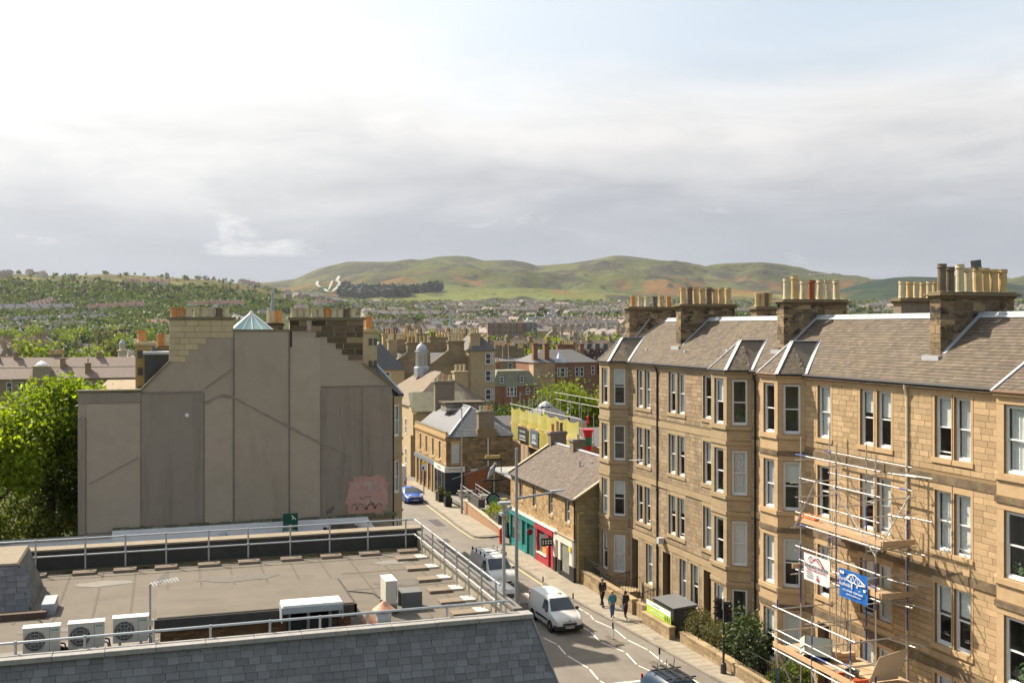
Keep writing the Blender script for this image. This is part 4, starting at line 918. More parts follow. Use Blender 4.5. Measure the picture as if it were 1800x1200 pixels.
H = thing('hatch_canopy', (3.7, 28.2, RZ0), 'white topped metal canopy over a hatch in front of the raised roof block', 'canopy'); wm = M('white_metal', (.68, .68, .66), .4, .05); gm = M('grey_metal', (.30, .33, .35), .5, .1)
MB().box(2.9, 4.44, 27.95, 28.62, 10.24, 10.3).build('top', wm, H); MB().box(2.9, 4.44, 27.93, 27.955, 10.09, 10.24).build('fascia', gm, H); MB().box(2.87, 2.899, 27.96, 28.6, 9.85, 10.24).build('side_panel', gm, H); MB().box(4.441, 4.47, 27.96, 28.6, 9.85, 10.24).build('side_panel', gm, H)
for x in (3.02, 4.32): MB().box(x-.025, x+.025, 27.96, 28.01, RZ0, 10.09).build('leg', castiron, H)
for x in (3.12, 3.62, 4.2): MB().box(x-.04, x+.04, 28.46, 28.53, RZ0, 10.05).build('mullion', gm, H)
MB().box(3.14, 3.58, 28.54, 28.56, 9.5, 10.04).build('louvre_panel', M('louvre_dark', (.04, .04, .045), .6), H); MB().box(3.7, 4.16, 28.54, 28.56, 9.5, 10.04).build('louvre_panel', MATS['louvre_dark'], H); MB().tube((3.05, 27.9, 9.52), (4.4, 27.9, 9.56), .035).build('cable_tray', wm, H)
# slated bulkhead at the far left
D = MB(); f = [(-4.1, 33.85), (-4.1, 36.55)]; D.hexa([(-14, 33.55, RZ0), (-3.72, 33.55, RZ0), (-3.72, 36.8, RZ0), (-14, 36.8, RZ0), (-14, 33.85, 10.6), (-4.1, 33.85, 10.6), (-4.1, 36.5, 10.6), (-14, 36.5, 10.6)]); bh = D.build('bulkhead', MATS['slate_underlay'], B)
MB().hexa([(-14, 33.8, 10.6), (-4.05, 33.8, 10.6), (-4.05, 36.55, 10.6), (-14, 36.55, 10.6), (-14, 33.84, 10.66), (-4.1, 33.84, 10.66), (-4.1, 36.5, 10.66), (-14, 36.5, 10.66)]).build('bulkhead_top', M('sandy_cope', (.33, .28, .20)), bh)
slates(bh, (-9, 33.52, RZ0+.03), (1, 0, 0), (0, .3, 1.28), 5.28, 1.28, slf, inside=lambda u, v: u < 5.38-.28*v, row=.17, wid=.29); slates(bh, (-3.70, 33.6, RZ0+.03), (0, 1, 0), (-.38, 0, 1.28), 3.15, 1.3, M('mossy_slate', (.135, .13, .11), .75, .3, 3, isl=.25), inside=lambda u, v: .22*v < u < 3.15-.2*v, row=.16, wid=.25)
MB().box(-9, -3.2, 32.6, 32.95, RZ0, 9.48).build('pipe_box', M('rust_pipe', (.09, .06, .045), .8, .3), bh); o = MB().box(-3.35, -3.0, 32.9, 34.0, RZ0, 9.62).build('duct', gm, bh)
# ------------------------------------------------------------------ free standing guard rails
gal = M('galvanised', (.42, .44, .45), .4, .12, 4, metal=.6); conc = M('concrete_block', (.215, .17, .125), .95, .25, 6, stain=.4, stcol=(.15, .12, .08), stscale=(5, 5, 5))
def post(o, x, y, z0, z1, r=.03):
    MB().tube((x, y, z0), (x, y, z1), r, 8).build('post', gal, o)
    for z in ((z1,) if z1-z0 < .7 else (z1, z0+(z1-z0)*.5)): MB().lathe((x, y, z-.05), [(.035, 0), (.045, .03), (.045, .07), (.03, .1)], 8).build('clamp', gal, o)
GRl = thing('guard_rail', (2, 38.4, RZ0), 'galvanised two bar guard rail with slab feet along two sides of the flat roof', 'railing')
fx = [-5.5, -4.09, -2.55, -1.28, .04, 1.45, 2.79, 4.25, 5.65, 7.04, 8.45]
for i, x in enumerate(fx):
    post(GRl, x, 38.45, RZ0+.06, 10.42); b = MB().box(x-.37, x+.37, 37.85, 38.38, RZ0, RZ0+.09).build('foot_slab', conc, GRl, bevel=.01); MB().box(x-.3, x+.3, 38.36, 38.55, RZ0, RZ0+.05).build('foot_plate', gal, b)
for y in (37.26, 35.66, 34.0, 32.48, 31.07, 29.7, 28.3):
    post(GRl, 8.78, y, RZ0+.06, 10.42)
    if y > 29: b = MB().box(7.76, 8.48, y-.62, y-.15, RZ0, RZ0+.09).build('foot_slab', conc, GRl, bevel=.01); MB().box(8.5, 8.88, y-.45, y+.06, RZ0, RZ0+.06).build('foot_plate', M('pale_foot', (.52, .50, .45), .8, .1), b)
for z in (10.42, 9.87): MB().tube((-7, 38.45, z), (8.78, 38.45, z), .028, 8).build('rail', gal, GRl); MB().tube((8.78, 38.45, z), (8.78, 27.9, z), .03, 8).build('rail', gal, GRl)
GF = thing('guard_rail', (2, 27.25, 9.3), 'single bar galvanised rail standing behind the coping above the slate mansard', 'railing')
for px in (-3.33, -1.82, -.27, 1.07, 2.51, 3.76, 4.98, 7.1, 8.6): post(GF, px, 27.25, RZ0, 10.12, .032)
MB().tube((-6, 27.25, 10.12), (8.85, 27.25, 10.14), .033, 8).build('rail', gal, GF)
# ------------------------------------------------------------------ air conditioners
acw = M('aircon_casing', (.56, .53, .45), .45, .06, 3); fang = M('fan_grille', (.075, .07, .068), .6, .1); teal = M('teal_print', (.03, .28, .25), .6, 0)
def aircon(x, y, z, lab, rz=0., w=.84, h=.62):
    o = thing('air_conditioner', (x, y, z), lab, 'air conditioner', 'air conditioning units on the flat roof', rz=rz, world=False); kw = dict(local=True)
    MB().box(-w/2, w/2, -.16, .16, .25, .25+h).build('casing', acw, o, bevel=.02, **kw); MB().box(-w/2-.01, w/2+.01, -.175, .17, .25+h, .265+h).build('lid', M('aircon_lid', (.72, .70, .66), .4), o, **kw)
    cx, cz, r = -w*.17, .25+h*.49, h*.39; mb = MB(); mb.tube((cx, -.163, cz), (cx, -.168, cz), r, 24); g = mb.build('fan_grille', fang, o, **kw)
    wires = MB()
    for k in (.35, .68, 1.0):
        pts = [(cx+r*k*math.cos(t), -.175, cz+r*k*math.sin(t)) for t in np.linspace(0, 2*math.pi, 21)]; wires.path(pts, .006, 4)
    for i in range(8): t = math.pi*i/4; wires.tube((cx, -.175, cz), (cx+r*math.cos(t), -.175, cz+r*math.sin(t)), .005, 4)
    for i in range(-2, 3): wires.tube((cx+i*r*.36, -.177, cz-r*.9), (cx+i*r*.36, -.177, cz+r*.9), .005, 4); wires.tube((cx-r*.9, -.177, cz+i*r*.36), (cx+r*.9, -.177, cz+i*r*.36), .005, 4)
    wires.build('wire_guard', M('guard_wire', (.35, .34, .32), .5), g, **kw)
    MB().box(w*.22, w*.23, -.165, -.16, .27, .23+h).build('panel_seam', fang, o, **kw)
    for i in range(4): MB().box(w*.27, w*.45, -.164, -.16, .32+i*h*.12, .325+i*h*.12).build('vent_slot', gm, o, **kw)
    mb = MB()
    for i, s in enumerate((.028, .03, .02, .026, .03)): mb.box(w*.27+i*.032, w*.27+i*.032+.022, -.165, -.161, .21+h*.95-s, .21+h*.95+.012)
    mb.build('maker_print', teal, o, **kw)
    for sx in (-.6, .6):
        MB().box(sx*w/2-.03, sx*w/2+.03, -.22, .22, .19, .25).build('bearer', gm, o, **kw)
        for sy in (-.18, .18): MB().box(sx*w/2-.025, sx*w/2+.025, sy-.025, sy+.025, .04, .19).build('leg', gm, o, **kw); MB().box(sx*w/2-.12, sx*w/2+.12, sy-.07, sy+.07, 0, .04).build('rubber_foot', castiron, o, **kw)
    p = MB().path([(w/2, .05, .4), (w/2+.1, .05, .38), (w/2+.14, .06, .12), (w/2+.3, .1, .06)], .022, 6).path([(w/2, -.02, .34), (w/2+.08, -.02, .3), (w/2+.1, 0, .05)], .018, 6); p.build('pipework', castiron, o, **kw); return o
aircon(-2.88, 28.42, RZ0, 'pale air conditioner on the flat roof, leftmost of three in a row'); aircon(-1.86, 28.5, RZ0, 'pale air conditioner in the middle of three in a row'); aircon(-.83, 28.6, RZ0+.02, 'pale air conditioner of three in a row beside the aerial mast')
aircon(6.15, 30.3, RZ0+.05, 'lone pale air conditioner end on beside the copper roof vent', rz=R(90), w=.8, h=.66)
MB().box(6.55, 7.15, 30.3, 30.34, RZ0, 9.76).box(6.55, 7.15, 30.85, 30.89, RZ0, 9.76).box(6.55, 7.15, 30.3, 30.89, 9.76, 9.8).build('junction_box', M('box_grey', (.13, .135, .13), .7, .15), label='dark grey box on the flat roof behind the lone air conditioner', cat='box')
cop = M('copper_cowl', (.50, .235, .14), .6, .2, 6); V = thing('roof_vent', (5.6, 28.0, RZ0), 'round metal roof vent with conical copper hat', 'vent')
MB().lathe((5.55, 28.0, RZ0), [(.2, 0), (.2, .62), (.17, .64), (.17, .7)], 16).build('drum', M('zinc', (.46, .48, .48), .45, .12, 5, metal=.4), V, smooth=True); MB().lathe((5.55, 28.0, RZ0+.68), [(.31, 0), (.30, .02), (.16, .12), (.05, .22), (.01, .24)], 18).build('copper_hat', cop, V, smooth=False)
MB().tube((5.32, 27.95, RZ0+.2), (5.1, 28.2, RZ0+.42), .17, 12).build('side_outlet', cop, V)
o = thing('television_aerial', (-.36, 28.5, RZ0), 'tall grey aerial mast beside the raised roof block', 'aerial'); MB().tube((-.36, 28.5, RZ0), (-.36, 28.5, 11.0), .028, 8).build('mast', gal, o); MB().box(-.43, -.29, 28.42, 28.5, 9.95, 10.1).build('mast_box', cream, o)
mb = MB().tube((-.4, 28.5, 10.97), (.35, 28.75, 11.02), .014, 5)
for i in range(9): q = Vector((-.3+.075*i, 28.52+.025*i, 10.98+.005*i)); mb.tube(q-Vector((-.04, .13, .02)), q+Vector((-.04, .13, .02)), .009, 4)
for i in range(4): mb.tube((-.18, 28.5, 10.9+i*.06), (.02, 28.6, 11.1+i*.05), .008, 4)
mb.build('boom', gal, o)
# mast at the corner and the lamp column beyond it
o = thing('camera_mast', (9.32, 28.6, 9.3), 'rust stained thin grey mast at the street corner of the flat roof', 'mast'); MB().tube((9.12, 28.6, 9.3), (9.10, 28.6, 12.55), .05, 8).build('pole', M('old_galv', (.40, .385, .36), .6, .2, 3, stain=.35, stcol=(.25, .12, .05), stscale=(3, 3, 1.2)), o)
MB().box(8.95, 9.3, 28.5, 28.7, 12.5, 12.58).box(9.0, 9.2, 28.45, 28.75, 12.2, 12.28).tube((9.1, 28.6, 12.3), (9.35, 28.6, 12.42), .05, 8).build('bracket', gal, o)
def lamp_column(x, y, h, arm, lab, r=.09, dz=0.):
    o = thing('lamp_column', (x, y, 0), lab, 'street lamp', 'street lamp columns'); MB().tube((x, y, 0), (x, y, 1.3), r*1.35, 10).tube((x, y, 1.3), (x, y, h), r, 10, r*.55).build('column', M('column_grey', (.30, .30, .295), .55, .1, 2), o)
    a = Vector((x, y, h-dz)); b = a+Vector(arm); MB().tube(a, b, r*.55, 8, r*.4).build('arm', MATS['column_grey'], o); d = Vector(arm).normalized(); mb = MB(); s = Vector((0, 0, 1)).cross(d).normalized()*.11
    mb.hexa([b-d*.1-s, b-d*.1+s, b+d*.5+s*.6, b+d*.5-s*.6, b-d*.1-s+Vector((0, 0, .1)), b-d*.1+s+Vector((0, 0, .1)), b+d*.5+s*.5+Vector((0, 0, .06)), b+d*.5-s*.5+Vector((0, 0, .06))]).build('lantern', gal, o); return o
lamp_column(14.2, 42.8, 12.4, (1.55, -.25, .22), 'tall grey lamp column with right-pointing arm rising behind the flat roof corner', .11, 2.15)
lamp_column(26.45, 96.0, 10.0, (-1.25, 0, -.05), 'slim lamp column standing at the kerb beside the corner pub', .085, .1)
# weathering and cables on the flat roof
def blot(x, y, rx, ry, m, name, z=.009, n=22):
    pts = [(x+rx*math.cos(2*math.pi*i/n)*random.uniform(.7, 1.15), y+ry*math.sin(2*math.pi*i/n)*random.uniform(.7, 1.15), RZ0+z) for i in range(n)]; MB().add(pts, [tuple(range(n))]).build(name, m, dk)
pud = M('dried_puddle', (.185, .168, .142), .8, .2, 4); wet = M('wet_patch', (.108, .094, .075), .6, .3, 3); mos = M('roof_moss', (.085, .08, .03), .98, .5, 8)
random.seed(77)
for (x, y, a, b, m) in ((-1.6, 29.5, 1.5, .5, pud), (-3.2, 29.2, 1.1, .35, pud), (.6, 29.9, .0, .0, pud), (6.2, 29.2, 1.0, .4, wet), (7.2, 33.6, .9, .5, wet), (-3.0, 31.2, .8, .3, wet), (2.2, 35.9, 1.4, .5, wet), (7.6, 36.6, .7, .4, pud), (-1.9, 36.4, .9, .4, pud)):
    if a: blot(x, y, a, b, m, 'puddle_mark')
for i in range(26): blot(random.uniform(-4, 8.8), random.choice([38.3, 38.25, 27.9]) + random.uniform(-.1, .15), random.uniform(.15, .5), random.uniform(.05, .14), mos, 'moss_patch', .034)
for pts in ([(-2.3, 28.6, 9.33), (-2.0, 28.9, 9.33), (-1.2, 29.0, 9.33), (-.4, 29.05, 9.33), (-.25, 28.8, 9.36)], [(6.3, 30.8, 9.33), (6.1, 32.4, 9.33), (5.3, 33.0, 9.33), (4.95, 31.4, 9.35)], [(-3.4, 32.5, 9.33), (-3.0, 31.4, 9.33), (-2.9, 29.0, 9.33)]): MB().path(pts, .016, 6).build('cable_run', castiron, dk)
# ------------------------------------------------------------------ low shop building beyond the tenement
random.seed(40); warm = M('warm_rubble', (.46, .315, .16), .9, .18, 5, bump=.5, bscale=40, isl=.24, col2=(.38, .26, .13), stain=.2, stcol=(.22, .15, .08)); wj = M('rubble_joint', (.25, .18, .105), .95, .15)
slS = M('shop_slate', (.142, .112, .09), .85, .2, 2, isl=.2, col2=(.108, .088, .072)); mossy = M('green_stone', (.25, .20, .105), .95, .25, 3, isl=.18, stain=.45, stcol=(.115, .105, .05), stscale=(.8, .8, .5))
SX, SY0, SY1 = 26.65, 67.4, 81.8
S_ = thing('shop_building', (SX, 75, 0), 'two storey stone building with teal, red and white shopfronts under a brown slate roof', 'building')
F = Face((SX, SY1), (SX, SY0)); A = lambda y: SY1-y
wins = [(A(b), A(a), 3.95, 5.5) for a, b in ((78.76, 79.54), (75.61, 76.35), (71.99, 72.84), (68.61, 69.47))]
shell(F, -.05, 5.85, wins).build('wall', wj, S_); St = Stone(S_, warm); z = 3.0
while z < 5.75:
    h = min(random.uniform(.2, .3), 5.75-z); St.course(F, z, z+h, spans(F, z, z+h, wins, (.13, .2, .17)), .25, .6, .014, .008); z += h
Fg = Face((SX, SY0), (34, SY0)); z = 0.1; shell(Fg, -.05, 5.85, []).build('gable_wall', M('green_joint', (.14, .12, .07)), S_); MB().poly((SX, SY0+.01, 5.85), (34, SY0+.01, 5.85), (30.3, SY0+.01, 8.05)).build('gable_head', mossy, S_)
SG = Stone(S_, mossy, 'gable_stone')
while z < 5.8: h = random.uniform(.25, .4); SG.course(Fg, z, min(z+h, 5.85), [(0, 3.2)], .4, .9, .012, .008); z += h
SG.finish(120); St.finish(300)
for o in wins: sash(S_, F, *o, fill=random.choice(['blind', 'net', None]), dress=M('shop_dressed', (.42, .30, .16), .9, .12), sill=MATS['shop_dressed'], jamb=.1, lint=.18)
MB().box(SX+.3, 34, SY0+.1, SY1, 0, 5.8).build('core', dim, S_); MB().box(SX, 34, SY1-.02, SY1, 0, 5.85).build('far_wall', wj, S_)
ro = MB(); ro.poly((SX-.2, SY0-.12, 5.73), (30.3, SY0-.12, 8.05), (30.3, SY1+.1, 8.05), (SX-.2, SY1+.1, 5.73)); ro.poly((30.3, SY0-.12, 8.05), (34.2, SY0-.12, 5.73), (34.2, SY1+.1, 5.73), (30.3, SY1+.1, 8.05)); ro = ro.build('roof', slS, S_)
slates(ro, (SX-.2, SY1+.1, 5.735), (0, -1, 0), (3.85, 0, 2.32), SY1-SY0+.22, 4.49, slS, row=.2, wid=.27)
fl = MB().tube((30.3, SY0-.1, 8.1), (30.3, SY1, 8.1), .1, 8); fl.build('ridge', lead, ro); sk = MB(); strip(sk, (SX-.2, SY0-.1, 5.78), (30.3, SY0-.1, 8.12), .3, (-.5, 0, 1), .1); sk.build('skew', M('pale_skew', (.40, .335, .23), .9, .2), ro); sk = MB(); strip(sk, (SX-.2, SY1+.02, 5.78), (30.3, SY1+.02, 8.12), .34, (-.5, 0, 1), .1); sk.build('skew', MATS['pale_skew'], ro)
gutter(S_, (SX-.22, SY0, 5.7), (SX-.22, SY1, 5.7), .065); pipe(S_, [(SX-.1, SY0+.12, 5.6), (SX-.08, SY0+.12, 5.2), (SX-.08, SY0+.12, .1)], castiron); pipe(S_, [(SX+.5, SY0-.06, 4.9), (SX+.12, SY0-.06, 4.85), (SX+.12, SY0-.06, .3)], M('yellow_pipe', (.45, .36, .14), .6), .05)
stack(S_, 29.9, 31.3, 81.3, 82.0, (6.6, 6.6), 8.75, MATS['harled_stack'], [3, (0, 1.3), (4, 1.05)], blocks=False, ledge=.1, ph=.65, pr=.13); stack(S_, 29.95, 31.0, 76.4, 77.2, (7, 7), 8.6, MATS['harled_stack'], [1], blocks=False, ledge=.08, ph=.4, pr=.15)
for (x, y) in ((29.0, 72.6), (29.6, 71.7)): MB().tube((x, y, 7.0), (x, y, 7.75), .07, 8).build('vent_pipe', lead, ro)
tealp = M('teal_paint', (.012, .22, .21), .45, .12, 3); redp = M('red_paint', (.42, .03, .05), .4, .1, 3); whp = M('white_shop', (.68, .65, .56), .6, .1); blk = M('black_paint', (.02, .02, .022), .5, .1)
def bar(y0, y1, z0, z1, x0, x1, m, name, par=S_): return MB().box(x0, x1, y0, y1, z0, z1).build(name, m, par)
P0 = SX-.16
# teal shop
for y in (75.45, 77.3, 78.5, 80.0, 81.4): bar(y, y+.32, .1, 2.55, P0, SX+.01, tealp, 'pilaster')
bar(75.4, 81.78, 2.55, 2.92, P0-.06, SX+.01, tealp, 'fascia'); bar(77.6, 81.4, .1, .62, P0+.03, SX-.002, tealp, 'stall_riser'); bar(77.55, 81.45, .1, .3, P0-.03, P0+.03, tealp, 'plinth')
for (a, b) in ((78.82, 80.0), (80.32, 81.4)): bar(a, b, .62, 2.5, SX-.06, SX-.05, M('shop_glass', (.06, .075, .08), .08, .2, 1, spec=.8), 'shop_window')
bar(77.62, 78.5, .1, 2.5, SX-.03, SX+.02, M('teal_dark', (.008, .09, .09), .5), 'shop_door'); bar(75.77, 77.3, .1, 2.5, SX-.05, SX+.0, M('teal_dark', (.008, .09, .09)), 'closed_shutter'); bar(79.9, 80.3, 1.0, 1.9, SX-.08, SX-.07, M('poster', (.6, .62, .6), .6), 'poster')
# red shop
for y in (71.55, 72.5, 74.95): bar(y, y+.42, .1, 2.5, P0, SX+.01, redp, 'pilaster')
bar(71.5, 75.4, 2.5, 2.86, P0-.06, SX+.012, redp, 'fascia'); bar(72.92, 74.95, .1, .75, P0+.02, SX, redp, 'stall_riser'); bar(72.9, 74.97, .75, .83, P0-.08, SX, whp, 'window_sill'); bar(72.95, 74.93, .83, 2.45, SX-.06, SX-.05, MATS['shop_glass'], 'shop_window')
bar(73.0, 74.0, .9, 1.5, SX-.075, SX-.065, M('orange_print', (.62, .30, .06), .6, .2), 'window_print'); bar(73.3, 73.8, 1.35, 1.75, SX-.085, SX-.076, M('red_print', (.55, .03, .03), .6), 'window_print'); bar(71.97, 72.5, .1, 2.45, SX-.02, SX+.05, M('red_dark', (.13, .008, .02), .5), 'shop_door')
for i, zz in enumerate((1.95, 1.75, 1.55)): bar(72.55, 72.85, zz, zz+.08, P0-.006, P0-.001, whp, 'lettering_bar')
rs = MB().lathe((0, 0, 0), [(.24, 0), (.24, .08)], 18).build('round_sign', M('maroon', (.16, .02, .03), .5), S_, loc=(SX-.55, 75.55, 2.15), rot=(R(90), 0, 0)); 
# white shop
bar(67.45, 71.5, 2.42, 2.86, P0, SX+.01, whp, 'fascia'); bar(71.05, 71.5, .1, 1.15, P0, SX+.01, blk, 'pilaster_base'); bar(71.05, 71.5, 1.15, 2.42, P0, SX+.01, whp, 'pilaster'); bar(70.05, 70.5, 1.15, 2.42, P0, SX+.01, whp, 'pilaster'); bar(70.05, 70.5, .1, 1.15, P0, SX+.01, blk, 'pilaster_base')
bar(70.5, 71.05, .1, 2.42, SX-.02, SX+.02, M('grey_recess', (.42, .40, .35), .7), 'shop_door'); bar(68.3, 70.05, .1, .45, P0+.02, SX, blk, 'stall_riser'); bar(68.35, 70.0, .45, 2.4, SX-.06, SX-.05, M('bright_glass', (.20, .21, .19), .1, .5, 1.6, spec=.7), 'shop_window'); bar(67.8, 68.3, 1.15, 2.42, P0, SX+.01, whp, 'pilaster'); bar(67.8, 68.3, .1, 1.15, P0, SX+.01, blk, 'pilaster_base')
bar(67.42, 67.75, 1.15, 2.86, P0-.02, SX+.01, M('grey_pier', (.30, .29, .27), .7), 'pier'); bar(67.42, 67.75, .1, 1.15, P0-.02, SX+.01, blk, 'pier_base'); MB().lathe((0, 0, 0), [(.2, 0), (.2, .05)], 16).build('yellow_disc', M('yellow_sign', (.75, .60, .03), .5), S_, loc=(P0-.03, 68.05, 2.3), rot=(0, R(-90), 0))
bar(70.9, 81.8, 2.93, 3.05, P0-.1, SX+.012, white, 'white_moulding'); bar(67.42, 70.9, 2.93, 3.02, P0-.04, SX+.012, M('stone_mould', (.34, .28, .19), .9), 'moulding')
o = thing('hanging_sign', (SX-.5, 71.62, 2.0), 'black hanging shop sign with white spectacles motif by the red shopfront', 'sign'); MB().box(SX-1.0, SX-.16, 71.6, 71.72, 1.85, 2.42).build('board', blk, o)
for i in range(4):
    for j in range(2): MB().lathe((0, 0, 0), [(.055, 0), (.055, .01)], 10).build('spectacles_motif', whp, o, loc=(SX-.88+i*.2, 71.597, 2.05+j*.16), rot=(R(90), 0, 0))
o = thing('litter_bin', (26.05, 82.25, 0), 'red pillar shaped bin at the corner of the teal shopfront', 'bin'); MB().lathe((26.05, 82.2, .0), [(.26, 0), (.27, .1), (.25, .12), (.25, 1.1), (.28, 1.12), (.28, 1.2), (.15, 1.3)], 14).build('body', M('bin_red', (.55, .02, .012), .4, .08), o); MB().lathe((26.05, 82.2, 1.26), [(.24, 0), (.2, .08), (.05, .12)], 14).build('lid', M('bin_lid', (.45, .48, .5), .5), o)
# ------------------------------------------------------------------ corner pub across the lane
PX, PY = 27.1, 104.3; sPub = M('pub_stone', (.44, .295, .14), .9, .16, 4, bump=.5, bscale=40, isl=.2, col2=(.37, .25, .12), stain=.2, stcol=(.22, .15, .07)); sRub = M('pub_rubble', (.27, .195, .11), .95, .2, 4, bump=.6, bscale=30, isl=.35, col2=(.20, .145, .085), stain=.4, stcol=(.09, .07, .045), stscale=(.5, .5, .8))
PB = thing('corner_pub', (PX, 110, 0), 'two storey corner pub with grey hipped slate roof and black ground floor', 'building'); F = Face((PX, 118.2), (PX, PY)); A = lambda y: 118.2-y
w = [(A(y+.4), A(y-.4), 3.95, 5.75) for y in (115.6, 112.8, 109.8, 106.9)]; shell(F, 0, 6.7, w).build('wall', wj, PB); St = Stone(PB, sPub); z = 3.55
while z < 6.2: h = .3; St.course(F, z, z+h, spans(F, z, z+h, w, (.1, .15, .15)), .4, .8); z += h
Fs = Face((PX, PY), (34.2, PY)); ws = [(.55, 1.4, 3.75, 5.75)]; shell(Fs, 0, 6.32, ws).build('side_wall', M('rubble_bed', (.13, .10, .065), .95), PB); z = .1
S2 = Stone(PB, sRub, 'rubble_stone', .02)
while z < 6.25: h = random.uniform(.18, .34); S2.course(Fs, z, min(z+h, 6.3), [s for s in spans(Fs, z, z+h, ws, (.08, .1, .1))], .25, .75, .02, .012); z += h
S2.finish(200); St.finish(100)
for o in w: sash(PB, F, *o, fill='blind', dress=sPub, sill=sPub, jamb=.1)
sash(PB, Fs, *ws[0], fill='blind2', dress=sPub, sill=sPub, jamb=.1)
MB().box(PX-.18, PX+.02, PY-.15, 118.2, 6.2, 6.42).build('cornice', sPub, PB); MB().box(PX-.05, PX+.15, PY, 118.2, 6.42, 6.85).build('parapet', sPub, PB); MB().box(PX-.1, PX+.2, PY-.05, 118.2, 6.852, 6.93).build('parapet_cope', cope, PB)
gs = M('blue_slate', (.145, .15, .162), .7, .12, 2, isl=.10, col2=(.12, .124, .135)); r = MB(); rx, rz = 30.7, 9.15; y2 = 118.2
r.poly((PX+.1, PY-.12, 6.4), (34.4, PY-.12, 6.3), (rx, 108, rz)); r.poly((PX+.1, PY-.12, 6.4), (rx, 108, rz), (rx, y2, rz), (PX+.1, y2, 6.4)); r.poly((34.4, PY-.12, 6.3), (34.4, y2, 6.3), (rx, y2, rz), (rx, 108, rz)); ro = r.build('roof', gs, PB)
slates(ro, (PX+.1, PY-.12, 6.405), (1, 0, 0), (0, 3.82, 2.78), 7.3, 4.72, gs, inside=lambda u, v: u > 3.6*v/4.72+.05 and u < 7.3-3.7*v/4.72-.05, row=.22, wid=.28); slates(ro, (PX+.1, y2, 6.405), (0, -1, 0), (3.6, 0, 2.75), 14, 4.53, gs, inside=lambda u, v: u < 14-3.9*v/4.53, row=.22, wid=.28)
fl = MB(); strip(fl, (PX+.1, PY-.12, 6.42), (rx, 108, rz+.02), .2, (-.4, -.4, 1), .05); strip(fl, (34.4, PY-.12, 6.32), (rx, 108, rz+.02), .2, (.4, -.4, 1), .05); strip(fl, (rx, 108, rz+.02), (rx, y2, rz+.02), .22, (0, 0, 1), .05); fl.build('lead_hips', lead, ro)
o = stack(PB, 30.5, 32.2, 104.25, 105.0, (6.2, 6.2), 8.7, MATS['harled_stack'], [1, 1, 0, 3], blocks=False, ledge=.1, ph=.55, pr=.12); MB().box(30.35, 32.4, 104.15, 105.05, 6.2, 7.15).build('stack_foot', sRub, o)
stack(PB, 29.2, 31.5, 117.4, 118.1, (7, 7), 11.2, MATS['harled_stack'], [1, 3, 1], blocks=False, ledge=.2, ph=.7, pr=.16); MB().box(28.9, 33.2, 111.2, 113.6, 8.4, 9.3).build('roof_box', MATS['harled_stack'], ro); MB().box(28.7, 33.4, 111.0, 113.8, 9.3, 9.45).build('roof_box_lid', M('brown_lid', (.10, .075, .05), .8), ro)
for y in (117.4, 115.6, 113.8, 112.0, 110.2): MB().box(PX-.12, PX+.02, y-.2, y+.2, .1, 3.0).build('pilaster', sPub, PB)
for y in (116.5, 114.7, 112.9, 111.1): MB().box(PX-.03, PX+.01, y-.65, y+.65, .5, 2.9).build('shop_window', M('dark_maroon_glass', (.05, .022, .02), .2), PB)
MB().box(PX-.16, PX+.02, 108.6, 118.2, 3.0, 3.45).build('fascia', M('grey_fascia', (.16, .175, .19), .6), PB); nb = M('blue_black', (.018, .022, .033), .4, .15)
MB().box(PX-.14, PX+.01, PY-.1, 108.6, .1, 2.85).build('black_front', nb, PB); MB().box(PX-.12, 28.95, PY-.12, PY-.01, .1, 2.8).build('black_side', nb, PB)
for y in (107.7, 106.3): MB().box(PX-.155, PX-.141, y-.5, y+.45, .7, 2.6).build('window_slot', M('slot_black', (.006, .006, .008), .15), PB)
for y in (108.3, 107.05, 105.4): MB().box(PX-.2, PX-.141, y-.12, y+.12, .1, 2.85).build('pilaster', M('slate_blue', (.09, .10, .11), .5), PB)
sgn = M('pub_sign_white', (.66, .66, .63), .6, .05); MB().box(PX-.22, PX-.15, PY-.2, 108.6, 2.86, 3.42).build('sign_board', sgn, PB); MB().box(PX-.16, 29.0, PY-.22, PY-.13, 2.86, 3.42).build('sign_board', sgn, PB)
gl = M('sign_letters', (.16, .135, .10), .6, 0)
text('lettering', 'THE MERLIN BAR', .30, gl, PB, (27.98, PY-.225, 3.14), (R(90), 0, 0), sx=.72); text('lettering', 'MERLIN', .34, gl, PB, (PX-.225, 106.4, 3.14), (R(90), 0, R(-90)), sx=1.3)
MB().box(29.15, 31.4, PY-.05, PY-.002, .1, 3.0).build('ochre_panel', M('terracotta_paint', (.33, .115, .05), .8, .15, 2), PB); MB().box(29.65, 30.35, PY-.08, PY-.051, 2.9, 3.12).build('notice_board', sgn, PB); pipe(PB, [(31.5, PY-.1, 6.2), (31.5, PY-.1, 6.0), (31.5, PY-.1, 3.3)], white, .07)
# ------------------------------------------------------------------ buildings further along and across
random.seed(45)
rubA = M('tenement_rubble', (.30, .23, .135), .95, .22, 1.4, bump=.5, bscale=14, col2=(.22, .17, .105), stain=.4, stcol=(.12, .10, .065), stscale=(.5, .5, 1.4)); ashA = M('tenement_ashlar', (.42, .325, .19), .9, .14, 1.6, stain=.25, stcol=(.22, .17, .10))
redS = M('red_sandstone', (.235, .115, .07), .9, .18, 1.6, stain=.25, stcol=(.12, .06, .04)); pinkR = M('pink_rubble', (.50, .37, .23), .95, .3, 1.1, col2=(.40, .25, .15), bump=.4, bscale=9)
rsl = M('far_slate', (.115, .112, .11), .8, .2, 1.2); rsb = M('far_slate_brown', (.175, .135, .095), .85, .2, 1.2, stain=.25, stcol=(.22, .15, .08)); greensl = M('green_slate', (.20, .19, .125), .85, .25, 1.0, stain=.4, stcol=(.10, .095, .06), stscale=(1.5, 1.5, .3))
